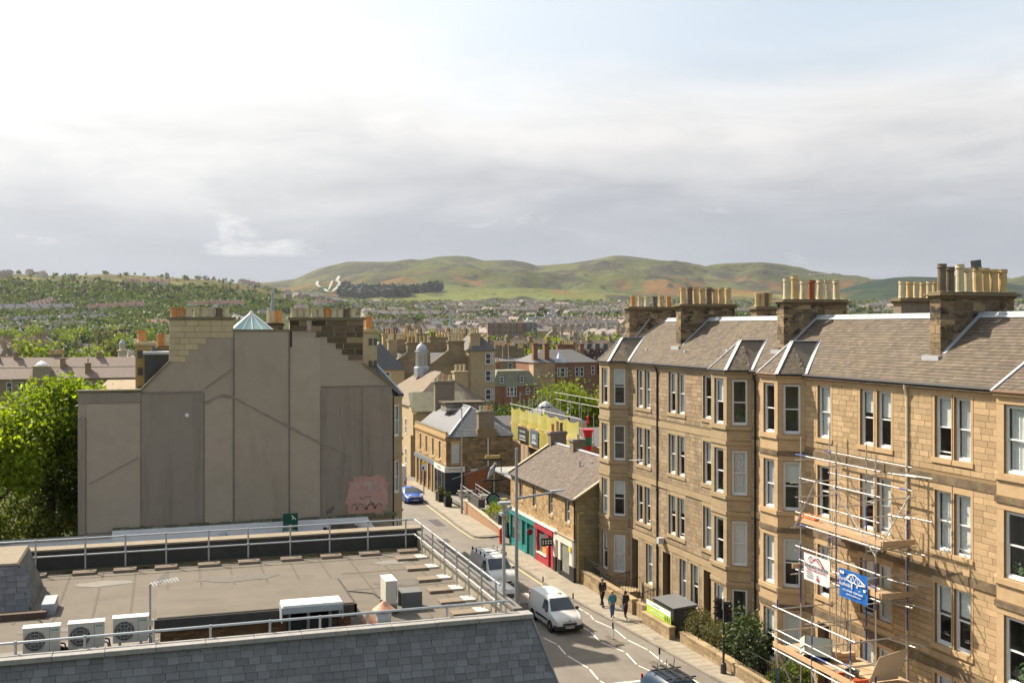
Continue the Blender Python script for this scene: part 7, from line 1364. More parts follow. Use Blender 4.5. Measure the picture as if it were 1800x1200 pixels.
o = thing('terrace_railing', (28, 97, .6), 'metal handrail and steps between pub and terrace', 'railing'); 
for k in range(2): MB().path([(27.3+k*1.5, 99.5, 2.3), (27.3+k*1.5, 97, 2.2), (27.9+k*1.5, 94.5, 1.7)], .035).build('handrail', gal, o); MB().path([(27.3+k*1.5, 99.5, 1.9), (27.3+k*1.5, 97, 1.8), (27.9+k*1.5, 94.5, 1.3)], .025).build('rail', gal, o); [MB().tube((27.3+k*1.5, 99.5-i*1.25, .7), (27.3+k*1.5, 99.5-i*1.25, 2.28), .03).build('post', gal, o) for i in range(3)]
MB().path([(27.9, 95.5, 2.0), (30.0, 90.0, 1.9), (30.5, 87.2, 1.6)], .03).build('handrail', gal, o); MB().path([(27.6, 103.9, 2.2), (31.5, 103.9, 3.4)], .035).build('handrail', gal, o)
o = thing('yellow_bench', (29.6, 94.5, .6), 'small bright yellow and grey slide shape on the pub terrace', 'bench'); MB().box(28.9, 30.4, 94.3, 94.6, 1.5, 1.58).build('seat', M('yellow_board', (.70, .58, .04), .6), o); MB().box(28.9, 28.98, 94.3, 94.6, .62, 1.5).build('leg', gal, o); MB().box(30.3, 30.38, 94.3, 94.6, .62, 1.5).build('leg', gal, o)
o = thing('hanging_basket', (29.4, 85.6, 3.3), 'yellow flowered hanging basket below the canopy edge', 'basket'); put('flowers', leaf_mesh('flowers', [leaves(np.random.default_rng(9), (29.4, 85.6, 3.2), (.3, .3, .35), 420, .08, 8)], yel), o); MB().lathe((29.4, 85.6, 2.85), [(.05, 0), (.2, .12), (.27, .3)], 10).build('basket', rub_, o)
# ------------------------------------------------------------------ vehicles (front towards -y in their own axes)
vglass = M('vehicle_glass', (.035, .045, .05), .06, .1, 1, spec=.9); tyre = M('tyre', (.015, .015, .016), .85, .2); rimm = M('alloy_rim', (.30, .29, .28), .4, .2, 8, metal=.5); black_t = M('black_trim', (.02, .02, .021), .6, .1); lampg = M('headlamp', (.62, .64, .66), .08, .1, spec=.8); tail = M('tail_lamp', (.35, .01, .01), .2, 0); plate = M('number_plate', (.62, .62, .6), .5, 0); chrome = M('chrome', (.6, .6, .6), .15, 0, metal=1.)
def paintm(name, c, stain=.12): return M(name, c, .38, .04, 1.5, coat=.25, spec=.4, stain=stain, stcol=tuple(v*.75 for v in c), stscale=(1.5, 1.5, 1.5))
def body(st, belt, mat, par, name='body'):
    """loft through stations (y, floor, top, half width low, half width top)"""
    mb = MB(); n = len(st); rows = []
    for (y, zl, zt, w, wt) in st:
        b = min(belt, zt-.07); half = [(w*.90, zl), (w*.985, zl+.12), (w, lerp(zl, b, .55)), (w*.985, b), (lerp(w*.985, wt, .55), lerp(b, zt, .55)), (wt, max(zt-.07, b+.02)), (wt-.10, zt-.012), (0, zt+.012)]
        rows.append([(x, y, z) for x, z in half]+[(-x, y, z) for x, z in half[-2::-1]])
    m = len(rows[0])
    for r in rows: mb.v += r
    mb.f = [(i*m+j, i*m+j+1, (i+1)*m+j+1, (i+1)*m+j) for i in range(n-1) for j in range(m-1)]+[tuple(range(m-1, -1, -1)), tuple((n-1)*m+j for j in range(m))]+[(i*m, (i+1)*m, (i+1)*m+m-1, i*m+m-1) for i in range(n-1)]
    o = mb.build(name, mat, par, local=True, smooth=True); e = o.modifiers.new('edge', 'EDGE_SPLIT'); e.split_angle = R(38); return o
def vehicle(name, lab, cat, loc, rz, L_, W, st, belt, col, ws, rear, sides, wheel, grille=True, bump=None, rims=None, tailz=None, extra=None, group=None):
    """ws/rear: glass corners ((y,z,half width) low, (y,z,half width) high); sides: side window outlines as (y, z) lists"""
    o = thing(name, loc, lab, cat, group, rz=rz, world=False); kw = dict(local=True); body(st, belt, col, o); ys = [s[0] for s in st]
    def sx(y, z):
        w = np.interp(y, ys, [s[3] for s in st])*.985; wt = np.interp(y, ys, [s[4] for s in st]); zt = np.interp(y, ys, [s[2] for s in st]); b = min(belt, zt-.07); return float(lerp(w, wt, np.clip((z-b)/max(zt-.07-b, .05), 0, 1)))+.012
    def gl(c, d, nm):
        (y0, z0, w0), (y1, z1, w1) = c; n = Vector((0, -(z1-z0), (y1-y0))).normalized()*(.016 if d < 0 else -.016); n = n if n.y*d > 0 else -n
        MB().poly(Vector((-w0, y0, z0))+n, Vector((w0, y0, z0))+n, Vector((w1, y1, z1))+n, Vector((-w1, y1, z1))+n).build(nm, vglass, o, **kw)
    if ws: gl(ws, -1, 'windscreen')
    if rear: gl(rear, 1, 'rear_window')
    for out in sides:
        for s in (-1, 1): MB().add([(s*sx(y, z), y, z) for y, z in out], [tuple(range(len(out)))]).build('side_window', vglass, o, **kw)
    for y in (-L_/2+wheel[1], L_/2-wheel[2]):
        for s in (-1, 1):
            r = wheel[0]; t = MB().lathe((0, 0, 0), [(r*.62, 0), (r*.98, .01), (r, .05), (r, .17), (r*.98, .2), (r*.62, .2)], 18).build('wheel', tyre, o, local=True, loc=(s*(W/2-.11), y, r), rot=(0, R(90), 0)); t.location.x -= .1
            MB().lathe((0, 0, 0), [(r*.62, -.006), (r*.6, .0), (r*.25, .03)], 12).build('rim', rims or rimm, t, local=True, loc=(0, 0, .2 if s > 0 else 0), rot=(0, 0 if s > 0 else R(180), 0))
            MB().lathe((0, 0, 0), [(r*1.2, 0), (r*1.2, .02)], 18).build('wheel_arch', black_t, o, local=True, loc=(s*(W/2-.005)-.012, y, r*1.02), rot=(0, R(90), 0)) if bump else None
    yf = -L_/2
    for s in (-1, 1):
        hb = MB().hexa([(s*W*.30-.17, yf+.03, .66), (s*W*.30+.17, yf+.10, .66), (s*W*.30+.19, yf+.24, .70), (s*W*.30-.15, yf+.14, .70), (s*W*.30-.14, yf+.10, .83), (s*W*.30+.2, yf+.26, .86), (s*W*.30+.2, yf+.5, .88), (s*W*.30-.1, yf+.3, .86)]); hb.build('headlight', lampg, o, **kw)
        MB().box(s*W*.42-.04, s*W*.42+.05, L_/2-.06, L_/2+.012, *(tailz or (.75, 1.15))).build('tail_light', tail, o, **kw); MB().box(s*(W/2+.02)-.03, s*(W/2+.14)+.03, ws[0][0]+.18, ws[0][0]+.30, belt+.0, belt+.16).build('mirror', bump or black_t, o, **kw) if ws else None
    if grille: MB().box(-W*.24, W*.24, yf-.012, yf+.08, .52, .64).build('grille', black_t, o, **kw); MB().box(-W*.2, W*.2, yf-.02, yf+.05, .70, .73).build('grille_bar', chrome, o, **kw); MB().lathe((0, 0, 0), [(.06, 0), (.05, .01)], 10).build('badge', chrome, o, local=True, loc=(0, yf-.012, .78), rot=(R(90), 0, 0))
    if bump: MB().hexa([(-W*.47, yf-.03, .25), (W*.47, yf-.03, .25), (W*.495, yf+.34, .27), (-W*.495, yf+.34, .27), (-W*.47, yf-.03, .50), (W*.47, yf-.03, .50), (W*.498, yf+.34, .52), (-W*.498, yf+.34, .52)]).build('bumper', bump, o, bevel=.04, **kw); [MB().box(s*(W/2+.0)-.012, s*(W/2)+.012, -L_*.22, L_*.2, .55, .68).build('rub_strip', bump, o, **kw) for s in (-1, 1)]
    MB().box(-.26, .26, yf-.05, yf-.025, .36, .47).build('number_plate', plate, o, **kw); MB().box(-.26, .26, L_/2+.0, L_/2+.02, .6, .72).build('number_plate', M('plate_yellow', (.6, .5, .08), .5), o, **kw)
    text('lettering', 'SN12 XKB', .10, black_t, o, (0, yf-.053, .415), (R(90), 0, 0), local=True)
    if extra: extra(o, kw)
    return o
vw = paintm('van_white', (.66, .66, .64))
def hat(o, kw): MB().lathe((.25, 0, 1.8), [(.14, 0), (.13, .05), (.05, .07)], 12).build('beacon_mount', M('mount_tan', (.42, .31, .16), .7), o, **kw); [MB().box(-.25+k*.62, -.02+k*.62, -1.06, -1.02, 1.12, 1.14).build('wiper', black_t, o, **kw) for k in (0, 1)]; MB().box(.1, .5, -1.02, -.9, 1.14, 1.17).build('paper', plate, o, **kw)
B_ST = [(-2.2, .32, .70, .62, .5), (-2.12, .26, .84, .78, .66), (-1.8, .24, .98, .86, .76), (-1.22, .24, 1.12, .9, .80), (-.52, .24, 1.72, .9, .66), (-.1, .24, 1.80, .9, .70), (1.5, .24, 1.82, .9, .72), (2.05, .26, 1.78, .89, .70), (2.19, .34, 1.55, .84, .66)]
vehicle('small_van', 'small white panel van driving towards the camera in the near lane', 'van', (21.9, 58.75, .01), R(2), 4.4, 1.8, B_ST, 1.06, vw, ((-1.2, 1.13, .76), (-.55, 1.69, .60)), None, [[(-1.02, 1.1), (-.1, 1.1), (-.15, 1.62), (-.55, 1.6)]], (.32, .86, .82), bump=black_t, rims=M('rust_rim', (.22, .15, .11), .6, .3), tailz=(.9, 1.5), extra=hat)
def rack(o, kw):
    for s in (-.72, .72): MB().tube((s, -.6, 2.08), (s, 2.0, 2.1), .03, 6).build('rack_rail', gal, o, **kw)
    for y in (-.5, .35, 1.2, 1.95): MB().tube((-.8, y, 2.1), (.8, y, 2.1), .025, 6).build('rack_bar', gal, o, **kw); [MB().box(s*.78-.03, s*.78+.03, y-.05, y+.05, 1.95, 2.2).build('rack_clamp', black_t, o, **kw) for s in (-1, 1)]
    MB().box(-.2, .1, .5, .9, 1.99, 2.02).build('roof_vent', black_t, o, **kw); MB().box(.15, .55, -1.25, -1.1, 1.28, 1.31).build('paper', plate, o, **kw)
T_ST = [(-2.4, .32, .85, .75, .62), (-2.3, .26, 1.0, .88, .76), (-1.95, .24, 1.14, .95, .84), (-1.5, .24, 1.26, .97, .86), (-.75, .24, 1.90, .97, .72), (-.3, .24, 1.97, .97, .76), (1.7, .24, 1.98, .97, .78), (2.3, .26, 1.94, .96, .76), (2.4, .34, 1.7, .92, .72)]
vehicle('roof_rack_van', 'white van with silver roof rack following the small van', 'van', (21.35, 69.5, .01), R(3), 4.8, 1.94, T_ST, 1.2, vw, ((-1.48, 1.28, .80), (-.78, 1.87, .66)), None, [[(-1.25, 1.24), (-.3, 1.24), (-.35, 1.75), (-.78, 1.74)]], (.34, .9, .85), bump=M('bumper_grey', (.10, .10, .105), .6), extra=rack, tailz=(.9, 1.5))
def logo(o, kw):
    bl = M('logo_blue', (.01, .12, .40), .5, 0); yb = 2.205
    for i, (a, l) in enumerate(((35, .5), (62, .55), (90, .5), (118, .42), (10, .42))):
        c, s = math.cos(R(a)), math.sin(R(a)); p = Vector((.45, yb+.02, .75)); d = Vector((-c, 0, s)); n = Vector((s, 0, c))*.06; MB().poly(p+d*.15-n*.4, p+d*l*1.5-n, p+d*l*1.6+n, p+d*.15+n*.4).build('star_logo', bl, o, **kw)
    MB().box(-.55, .55, yb-.02, yb+.015, 1.36, 1.62).build('rear_glass_band', vglass, o, **kw); MB().box(-.12, .12, 2.0, 2.06, 1.82, 1.86).build('high_brake_light', tail, o, **kw); MB().box(-.95, .95, 2.0, 2.04, 1.0, 1.1).build('mirror_arm', vw, o, **kw)
vehicle('logo_van', 'white van with blue star logo on its rear doors, half hidden by the roof parapet', 'van', (19.35, 62.5, .01), R(180), 4.4, 1.84, [(y, zl, zt*1.03, w, wt) for (y, zl, zt, w, wt) in B_ST], 1.06, vw, ((-1.2, 1.16, .76), (-.55, 1.74, .60)), None, [[(-1.02, 1.1), (-.1, 1.1), (-.15, 1.62), (-.55, 1.6)]], (.32, .86, .82), bump=black_t, tailz=(1.0, 1.6), extra=logo)
C_ST = [(-2.3, .30, .58, .60, .5), (-2.2, .22, .70, .80, .66), (-1.7, .18, .80, .92, .80), (-.85, .18, .92, .94, .82), (.0, .18, 1.33, .94, .60), (.4, .18, 1.37, .94, .60), (1.2, .18, 1.28, .94, .58), (1.9, .22, 1.02, .93, .72), (2.25, .3, .98, .86, .70), (2.3, .36, .8, .8, .66)]
vehicle('sports_car', 'metallic blue sports saloon coming down the far end of the street', 'car', (23.6, 105.4, .01), R(2), 4.6, 1.92, C_ST, .84, paintm('metallic_blue', (.012, .07, .34), .05), ((-.83, .94, .74), (-.02, 1.31, .54)), ((1.85, 1.04, .62), (1.2, 1.26, .50)), [[(-.5, .90), (1.5, .92), (1.1, 1.2), (.1, 1.28)]], (.34, .95, .9))
def boxy(o, kw): MB().box(-1.02, 1.02, -1.2, 2.6, .55, 2.75).build('box_body', vw, o, bevel=.06, **kw); MB().box(-.3, .1, 2.6, 2.63, 1.25, 1.32).build('door_handle', black_t, o, **kw); MB().box(-.01, .01, 2.6, 2.62, .7, 2.65).build('door_seam', black_t, o, **kw); [MB().box(s*.98-.05, s*.98+.05, 2.58, 2.64, .75, 1.5).build('tail_lamp', tail, o, **kw) for s in (-1, 1)]
vehicle('box_van', 'white box van parked beyond the blue car', 'van', (23.55, 114.0, .01), R(180), 5.2, 2.0, [(y*1.05, zl, zt, w, wt) for (y, zl, zt, w, wt) in T_ST], 1.2, vw, ((-1.55, 1.28, .80), (-.8, 1.87, .66)), None, [], (.36, .95, .9), extra=boxy)
vehicle('panel_van', 'second white van just visible behind the box van', 'van', (23.3, 121.5, .01), R(180), 4.8, 1.94, T_ST, 1.2, vw, ((-1.48, 1.28, .80), (-.78, 1.87, .66)), None, [], (.34, .9, .85))
E_ST = [(-2.25, .30, .62, .62, .5), (-2.15, .22, .78, .80, .68), (-1.7, .2, .92, .9, .78), (-1.05, .2, 1.02, .92, .82), (-.35, .2, 1.42, .92, .66), (.1, .2, 1.48, .92, .66), (1.4, .2, 1.47, .92, .66), (1.95, .24, 1.36, .9, .62), (2.25, .34, .95, .86, .72)]
def bars(o, kw):
    for s in (-1, 1): MB().tube((s*.62, -.35, 1.50), (s*.62, 1.6, 1.5), .02, 6).build('roof_rail', chrome, o, **kw)
    for y in (-.1, 1.3): MB().box(-.78, .78, y-.04, y+.04, 1.55, 1.6).build('roof_bar', black_t, o, **kw)
    for x in (-.45, 0, .4): MB().box(x-.06, x+.06, -.5, 1.75, 1.6, 1.64).build('cycle_carrier', black_t, o, **kw); MB().tube((x, 1.3, 1.62), (x+.08, 1.35, 2.0), .018, 5).build('carrier_arm', black_t, o, **kw)
vehicle('dark_car', 'dark blue estate car with roof bars and cycle carriers at the lower edge', 'car', (22.3, 43.6, .01), R(2), 4.5, 1.84, E_ST, .96, paintm('dark_blue_paint', (.02, .045, .085), .05), ((-1.02, 1.04, .74), (-.38, 1.39, .58)), ((2.15, 1.05, .66), (1.95, 1.32, .55)), [[(-.75, 1.0), (1.8, 1.0), (1.7, 1.3), (-.1, 1.38)]], (.33, .9, .85), extra=bars)
for (x, y, c, nm, lab) in ((10.35, 64.9, (.03, .028, .028), 'car_black', 'black hatchback roof showing above the roof parapet by the white wall'), (5.3, 62.5, (.05, .045, .042), 'car_brown', 'dark brown car roof barely showing above the roof parapet'), (-3.5, 60.8, (.12, .02, .03), 'car_maroon', 'maroon car roof barely showing above the roof parapet at left')):
    vehicle('parked_car', lab, 'car', (x, y, 4.11), R(180), 4.5, 1.84, E_ST, .96, paintm(nm, c, .05), ((-1.02, 1.04, .74), (-.38, 1.39, .58)), ((2.15, 1.05, .66), (1.95, 1.32, .55)), [[(-.75, 1.0), (1.8, 1.0), (1.7, 1.3), (-.1, 1.38)]], (.33, .9, .85), group='cars parked behind the flat roof')
# ------------------------------------------------------------------ people
def skinned(name, V, Ed, rad, mat, par, sub=2):
    me = bpy.data.meshes.new(name); me.from_pydata([tuple(v) for v in V], Ed, []); me.materials.append(mat); o = put(name, me, par, local=True); m = o.modifiers.new('skin', 'SKIN'); m.use_smooth_shade = True
    if not me.skin_vertices: me.attributes.new('skin', 'FLOAT', 'POINT')
    for i, r in enumerate(rad): s = me.skin_vertices[0].data[i]; s.radius = (r, r) if not isinstance(r, tuple) else r; s.use_root = i == 0
    b = o.modifiers.new('sub', 'SUBSURF'); b.levels = sub; b.render_levels = sub; return o
def person(loc, rz, lab, h, top, legs, hair, stride=.28, arm=(.25, -.2), skin=(.42, .27, .19), hairlen=.0, shoe=(.02, .02, .02), extra=None, group='people on the pavement', cuff=.95, bag=None):
    """walking figure facing -y in its own axes"""
    o = thing('person', loc, lab, 'person', group, rz=rz, world=False); k = h/1.75; S = lambda *v: Vector(v)*k; sk = M('skin_%d' % int(skin[0]*100), skin, .6, .06)
    hip, ch, nk, hd = S(0, 0, .93), S(0, -.01, 1.30), S(0, 0, 1.48), S(0, -.03, 1.62); fl = [S(-.09, -stride*.45, .50), S(-.10, -stride, .09), S(-.10, -stride-.16, .04)]; fr = [S(.09, stride*.25, .52), S(.10, stride, .13), S(.10, stride-.12, .03)]
    aL = [S(-.19, 0, 1.40), S(-.25, arm[1]*.3, 1.14), S(-.25, arm[1]*1.1, .92)]; aR = [S(.19, 0, 1.40), S(.25, arm[0]*.3, 1.14), S(.25, arm[0]*1.1, .92)]
    V = [hip, S(0, 0, 1.12), ch, nk, hd, S(0, -.02, 1.71)]; E_ = [(0, 1), (1, 2), (2, 3), (3, 4), (4, 5)]; r = [.13*k, .12*k, .14*k, .055*k, .095*k, .075*k]
    def chain(root, pts, rs):
        p = root
        for q, rr in zip(pts, rs): V.append(q); r.append(rr*k); E_.append((p, len(V)-1)); p = len(V)-1
        return p
    chain(0, [S(-.09, 0, .88)]+fl, [.09, .055, .04, .035]); chain(0, [S(.09, 0, .88)]+fr, [.09, .055, .04, .035])
    for a, s in ((aL, -1), (aR, 1)):
        w = chain(2, a, [.055, .04, .028]); d = (a[2]-a[1]).normalized(); pm = a[2]+d*.05*k; V.append(pm); r.append(.022*k); E_.append((w, len(V)-1)); pi = len(V)-1
        for f in range(4): chain(pi, [pm+d*.05*k+S(0, (f-1.5)*.018, 0), pm+d*(.085+.012*(1-abs(f-1.5)))*k+S(-s*.012, (f-1.5)*.02, 0)], [.009, .008])
        chain(w, [a[2]+d*.03*k+S(-s*.01, -.035, 0), a[2]+d*.06*k+S(-s*.015, -.05, 0)], [.010, .009])
    skinned('body', V, E_, r, sk, o)
    f = MB().lathe(hd+S(0, -.103, -.02), [(.008*k, 0), (.018*k, .012*k), (.01*k, .05*k)], 6); f.build('nose', sk, o, local=True)
    for s in (-1, 1): MB().lathe(hd+S(s*.035, -.09, .025), [(.002, 0), (.011*k, .006), (.002, .014)], 6).build('eye', ink, o, local=True); MB().lathe(hd+S(s*.095, .0, -.01), [(.006, 0), (.022*k, .02*k), (.01*k, .05*k)], 6).build('ear', sk, o, local=True)
    MB().box(-.028*k, .028*k, hd.y-.097*k, hd.y-.085*k, hd.z-.055*k, hd.z-.047*k).build('mouth', M('lips', (.25, .09, .07), .6), o, local=True)
    def cloth(nm, pts, ed, rr, m): skinned(nm, pts, ed, rr, m, o)
    cloth('trousers', [S(0, 0, .97), S(0, 0, .90), S(-.09, 0, .84), fl[0], fl[1]+S(0, 0, .02), S(.09, 0, .84), fr[0], fr[1]+S(0, 0, .02)], [(0, 1), (1, 2), (2, 3), (3, 4), (1, 5), (5, 6), (6, 7)], [q*k for q in (.145, .15, .105, .075, .058, .105, .075, .058)], M(lab[:14]+'_legs', legs, .9, .2, 8))
    cloth('jacket', [S(0, 0, .90), S(0, 0, 1.08), S(0, -.01, 1.30), S(0, 0, 1.44), aL[0], aL[1], aL[1].lerp(aL[2], cuff), aR[0], aR[1], aR[1].lerp(aR[2], cuff)], [(0, 1), (1, 2), (2, 3), (2, 4), (4, 5), (5, 6), (2, 7), (7, 8), (8, 9)], [q*k for q in (.165, .155, .175, .08, .085, .062, .048, .085, .062, .048)], M(lab[:14]+'_top', top, .9, .2, 8))
    hm = M(lab[:14]+'_hair', hair, .7, .2, 10); MB().lathe(hd+S(0, .022, -.03), [(.098*k, 0), (.112*k, .06*k), (.10*k, .115*k), (.06*k, .15*k), (.01, .158*k)], 12).build('hair', hm, o, local=True, smooth=True)
    if hairlen: MB().lathe(hd+S(0, .055, -hairlen), [(.07*k, 0), (.105*k, hairlen*.5), (.09*k, hairlen)], 10, 1.1, .6).build('long_hair', hm, o, local=True, smooth=True)
    for q, s in ((fl, 1), (fr, 1)): MB().hexa([q[1]+S(-.05, -.17, -.09 if q is fl else -.11), q[1]+S(.05, -.17, -.09 if q is fl else -.11), q[1]+S(.045, .08, -.09), q[1]+S(-.045, .08, -.09), q[1]+S(-.04, -.14, -.02), q[1]+S(.04, -.14, -.02), q[1]+S(.04, .07, .02), q[1]+S(-.04, .07, .02)]).build('shoe', M(lab[:14]+'_shoe', shoe, .7), o, local=True, bevel=.012)
    if extra: extra(o, S)
    return o
def pack(o, S): b = MB().hexa([S(-.15, .12, 1.02), S(.15, .12, 1.02), S(.14, .3, 1.04), S(-.14, .3, 1.04), S(-.14, .12, 1.42), S(.14, .12, 1.42), S(.11, .25, 1.42), S(-.11, .25, 1.42)]).build('backpack', M('pack_dark', (.03, .028, .035), .8), o, local=True, bevel=.03); MB().box(-.02, .02, .295, .31, 1.08, 1.3).build('pack_stripe', M('pack_red', (.4, .04, .05), .7), b, local=True); [MB().path([S(s*.1, .14, 1.42), S(s*.1, -.13, 1.42), S(s*.11, -.17, 1.2), S(s*.12, .1, 1.06)], .018, 5).build('pack_strap', MATS['pack_dark'], b, local=True) for s in (-1, 1)]
def tote(o, S): MB().hexa([S(-.36, -.22, .60), S(-.26, -.22, .60), S(-.24, .12, .60), S(-.34, .12, .60), S(-.33, -.18, .95), S(-.28, -.18, .95), S(-.27, .08, .95), S(-.32, .08, .95)]).build('tote_bag', M('bag_white', (.58, .56, .52), .8, .1), o, local=True, bevel=.02); MB().path([S(-.3, -.15, .95), S(-.24, -.05, 1.42), S(-.3, .05, .95)], .012, 5).build('bag_strap', MATS['bag_white'], o, local=True)
person((25.95, 61.2, .12), R(186), 'man in dark green jacket with backpack walking away by the low wall', 1.8, (.028, .034, .022), (.012, .012, .013), (.25, .22, .2), .32, extra=pack, cuff=.95)
person((25.45, 58.5, .12), R(-8), 'fair haired woman in teal jacket and jeans walking towards the camera', 1.68, (.05, .20, .24), (.055, .10, .19), (.50, .36, .17), .2, hairlen=.2, shoe=(.4, .4, .42))
person((26.2, 58.25, .12), R(4), 'dark haired woman in black top and purple leggings with white bag', 1.66, (.028, .025, .03), (.05, .022, .06), (.012, .009, .008), .18, hairlen=.26, shoe=(.5, .45, .45), extra=tote)
def vest(o, S): MB().lathe(S(0, 0, .92), [(.185, 0), (.18, .2), (.2, .4), (.13, .55)], 12, 1, .8).build('hi_vis_vest', M('hi_vis', (.55, .75, .02), .6, .05), o, local=True, smooth=True); MB().lathe(S(0, -.02, 1.63), [(.125, 0), (.12, .06), (.08, .12), (.01, .15)], 12).build('helmet', wi, o, local=True, smooth=True)
person((38.3, 99.0, 7.72), R(-60), 'worker in yellow vest and white helmet standing on the netted roof', 1.8, (.04, .045, .06), (.03, .035, .05), (.1, .08, .06), .12, extra=vest, group='builders on the roof'); person((37.2, 103.0, 7.3), R(-40), 'crouching builder in yellow vest low behind the netting', 1.7, (.04, .045, .06), (.03, .035, .05), (.1, .08, .06), .1, extra=vest, group='builders on the roof')
# ------------------------------------------------------------------ the town up to the hills
def hidden_below(p):
    """row below which the near buildings cover everything at this bearing"""
    return float(np.interp(p, [-60, 0, 136, 137, 246, 247, 296, 297, 408, 410, 478, 480, 508, 640, 642, 655, 660, 700, 735, 740, 800, 862, 866, 935, 936, 1050, 1051, 1118, 1185, 1186, 1900], [634, 630, 630, 630, 630, 600, 590, 543, 543, 575, 575, 545, 543, 543, 560, 560, 596, 592, 592, 605, 585, 585, 648, 648, 640, 636, 622, 585, 560, 548, 545]))
random.seed(65); rng = np.random.default_rng(65)
hw = [M('town_stone_%d' % i, c, .9, .2, .4) for i, c in enumerate(((.33, .25, .17), (.27, .215, .155), (.40, .33, .24), (.55, .52, .46), (.30, .17, .12)))]; hr = [M('town_roof_%d' % i, c, .85, .2, .4) for i, c in enumerate(((.20, .175, .155), (.165, .16, .16), (.25, .205, .175), (.27, .15, .105)))]
def town_house(w, d, e, h, wm, rm, k):
    o = thing('town_house', (0, 0, -500), '', '', world=False); X, Y = w/2, d/2
    MB().box(-X, X, -Y, Y, -4, e).add([(-X, -Y, e), (-X, Y, e), (-X, 0, h), (X, -Y, e), (X, Y, e), (X, 0, h)], [(0, 2, 1), (3, 4, 5)]).build('wall', wm, o, local=True)
    MB().add([(-X-.2, -Y-.3, e-.2), (X+.2, -Y-.3, e-.2), (X+.2, 0, h+.1), (-X-.2, 0, h+.1), (X+.2, Y+.3, e-.2), (-X-.2, Y+.3, e-.2)], [(0, 1, 2, 3), (3, 2, 4, 5)]).build('roof', rm, o, local=True)
    for s in ((-1, 1) if k else (1,)): MB().box(s*X*.88-.45, s*X*.88+.45, -1.0, 1.0, e, h+1.3).add([v for q in (-.6, 0, .6) for v in [(s*X*.88-.15, q-.15, h+1.3), (s*X*.88+.15, q-.15, h+1.3), (s*X*.88+.15, q+.15, h+1.3), (s*X*.88-.15, q+.15, h+1.3), (s*X*.88-.13, q-.13, h+2.0), (s*X*.88+.13, q-.13, h+2.0), (s*X*.88+.13, q+.13, h+2.0), (s*X*.88-.13, q+.13, h+2.0)]], [tuple(i+8*j for i in f) for j in range(3) for f in ((4, 5, 6, 7), (0, 1, 5, 4), (1, 2, 6, 5), (2, 3, 7, 6), (3, 0, 4, 7))]).build('chimney', wm, o, local=True)
    for a in (-.28, .28):
        for z in (1.2, 4.0):
            if z+1.5 < e: MB().box(a*w-.5, a*w+.5, -Y-.06, -Y+.02, z, z+1.5).build('window', wglass, o, local=True)
    return o
TPL = [(7.5, 9, 6.2, 9.6, 0, 0, 1), (9, 9, 6.4, 10, 1, 1, 1), (8, 9, 8.6, 12.2, 0, 2, 1), (11, 9, 5.2, 8.8, 3, 1, 0), (8, 8, 6, 9.4, 2, 0, 1), (10, 9, 5.4, 9, 3, 3, 0), (8, 9, 6.2, 9.8, 4, 3, 1), (12, 10, 9, 12.5, 1, 0, 1)]
def where(p): return 'seen left of the gable house' if p < 297 else ('showing over the gable chimneys' if p < 650 else ('in the valley right of the gable house' if p < 905 else ('left of the near tenement roof' if p < 1120 else 'seen past the tenement chimneys')))
LAB = ['far grey slated stone house', 'far dark roofed stone house', 'far tall brown roofed stone house', 'far white rendered house with grey roof', 'far buff stone house with grey roof', 'far white house with red tiled roof', 'far red stone house with tiled roof', 'far broad stone tenement']
spots = []
for c in range(800):
    p = rng.uniform(-60, 1840) if rng.random() < .75 else rng.uniform(620, 1160); d = 330+1950*rng.random()**.72
    if p < 500 and d > 1050 and rng.random() < .86: continue
    if 160 < p < 700 and rng.random() < .3: continue
    x, y = polar(p, d); n = int(rng.integers(2, 9)) if d < 1300 else int(rng.integers(1, 5)); a = rng.choice([0, .25, -.3, 1.3, 1.7, .6])+rng.normal()*.06; k = rng.choice(8, p=[.24, .2, .12, .10, .16, .05, .03, .10])
    if p < 480 and d > 800: k = rng.choice([3, 3, 5, 4])
    for i in range(n):
        w = TPL[k][0]*1.02; xx, yy = x+math.cos(a)*w*(i-n/2), y+math.sin(a)*w*(i-n/2); spots.append((xx, yy, a, k))
keep = []; cells = {}
for (x, y, a, k) in spots:
    key = (int(x//7.2), int(y//9))
    if key in cells: continue
    cells[key] = 1; p, d = bearing(x, y)
    if y < 345 or not (-70 < p < 1850): continue
    if 150 < x < 245 and 600 < y < 660: continue
    z = float(np.interp(d, *GZ)) if p > 700 else float(land(x, y)); top = prow(x, y, z+TPL[k][3])[1]
    if top < hidden_below(p)-3: keep.append((float(d), x, y, z, a, k))
keep.sort(); tpl = [town_house(*t[:4], hw[t[4]], hr[t[5]], t[6]) for t in TPL]
NH = 300
for (d, x, y, z, a, k) in keep[:NH]:
    c = dup(tpl[k], loc=(x, y, z), rz=a, label=LAB[k]+' '+where(float(bearing(x, y)[0])), group='houses of the far town'); c['category'] = 'house'
rest = {}
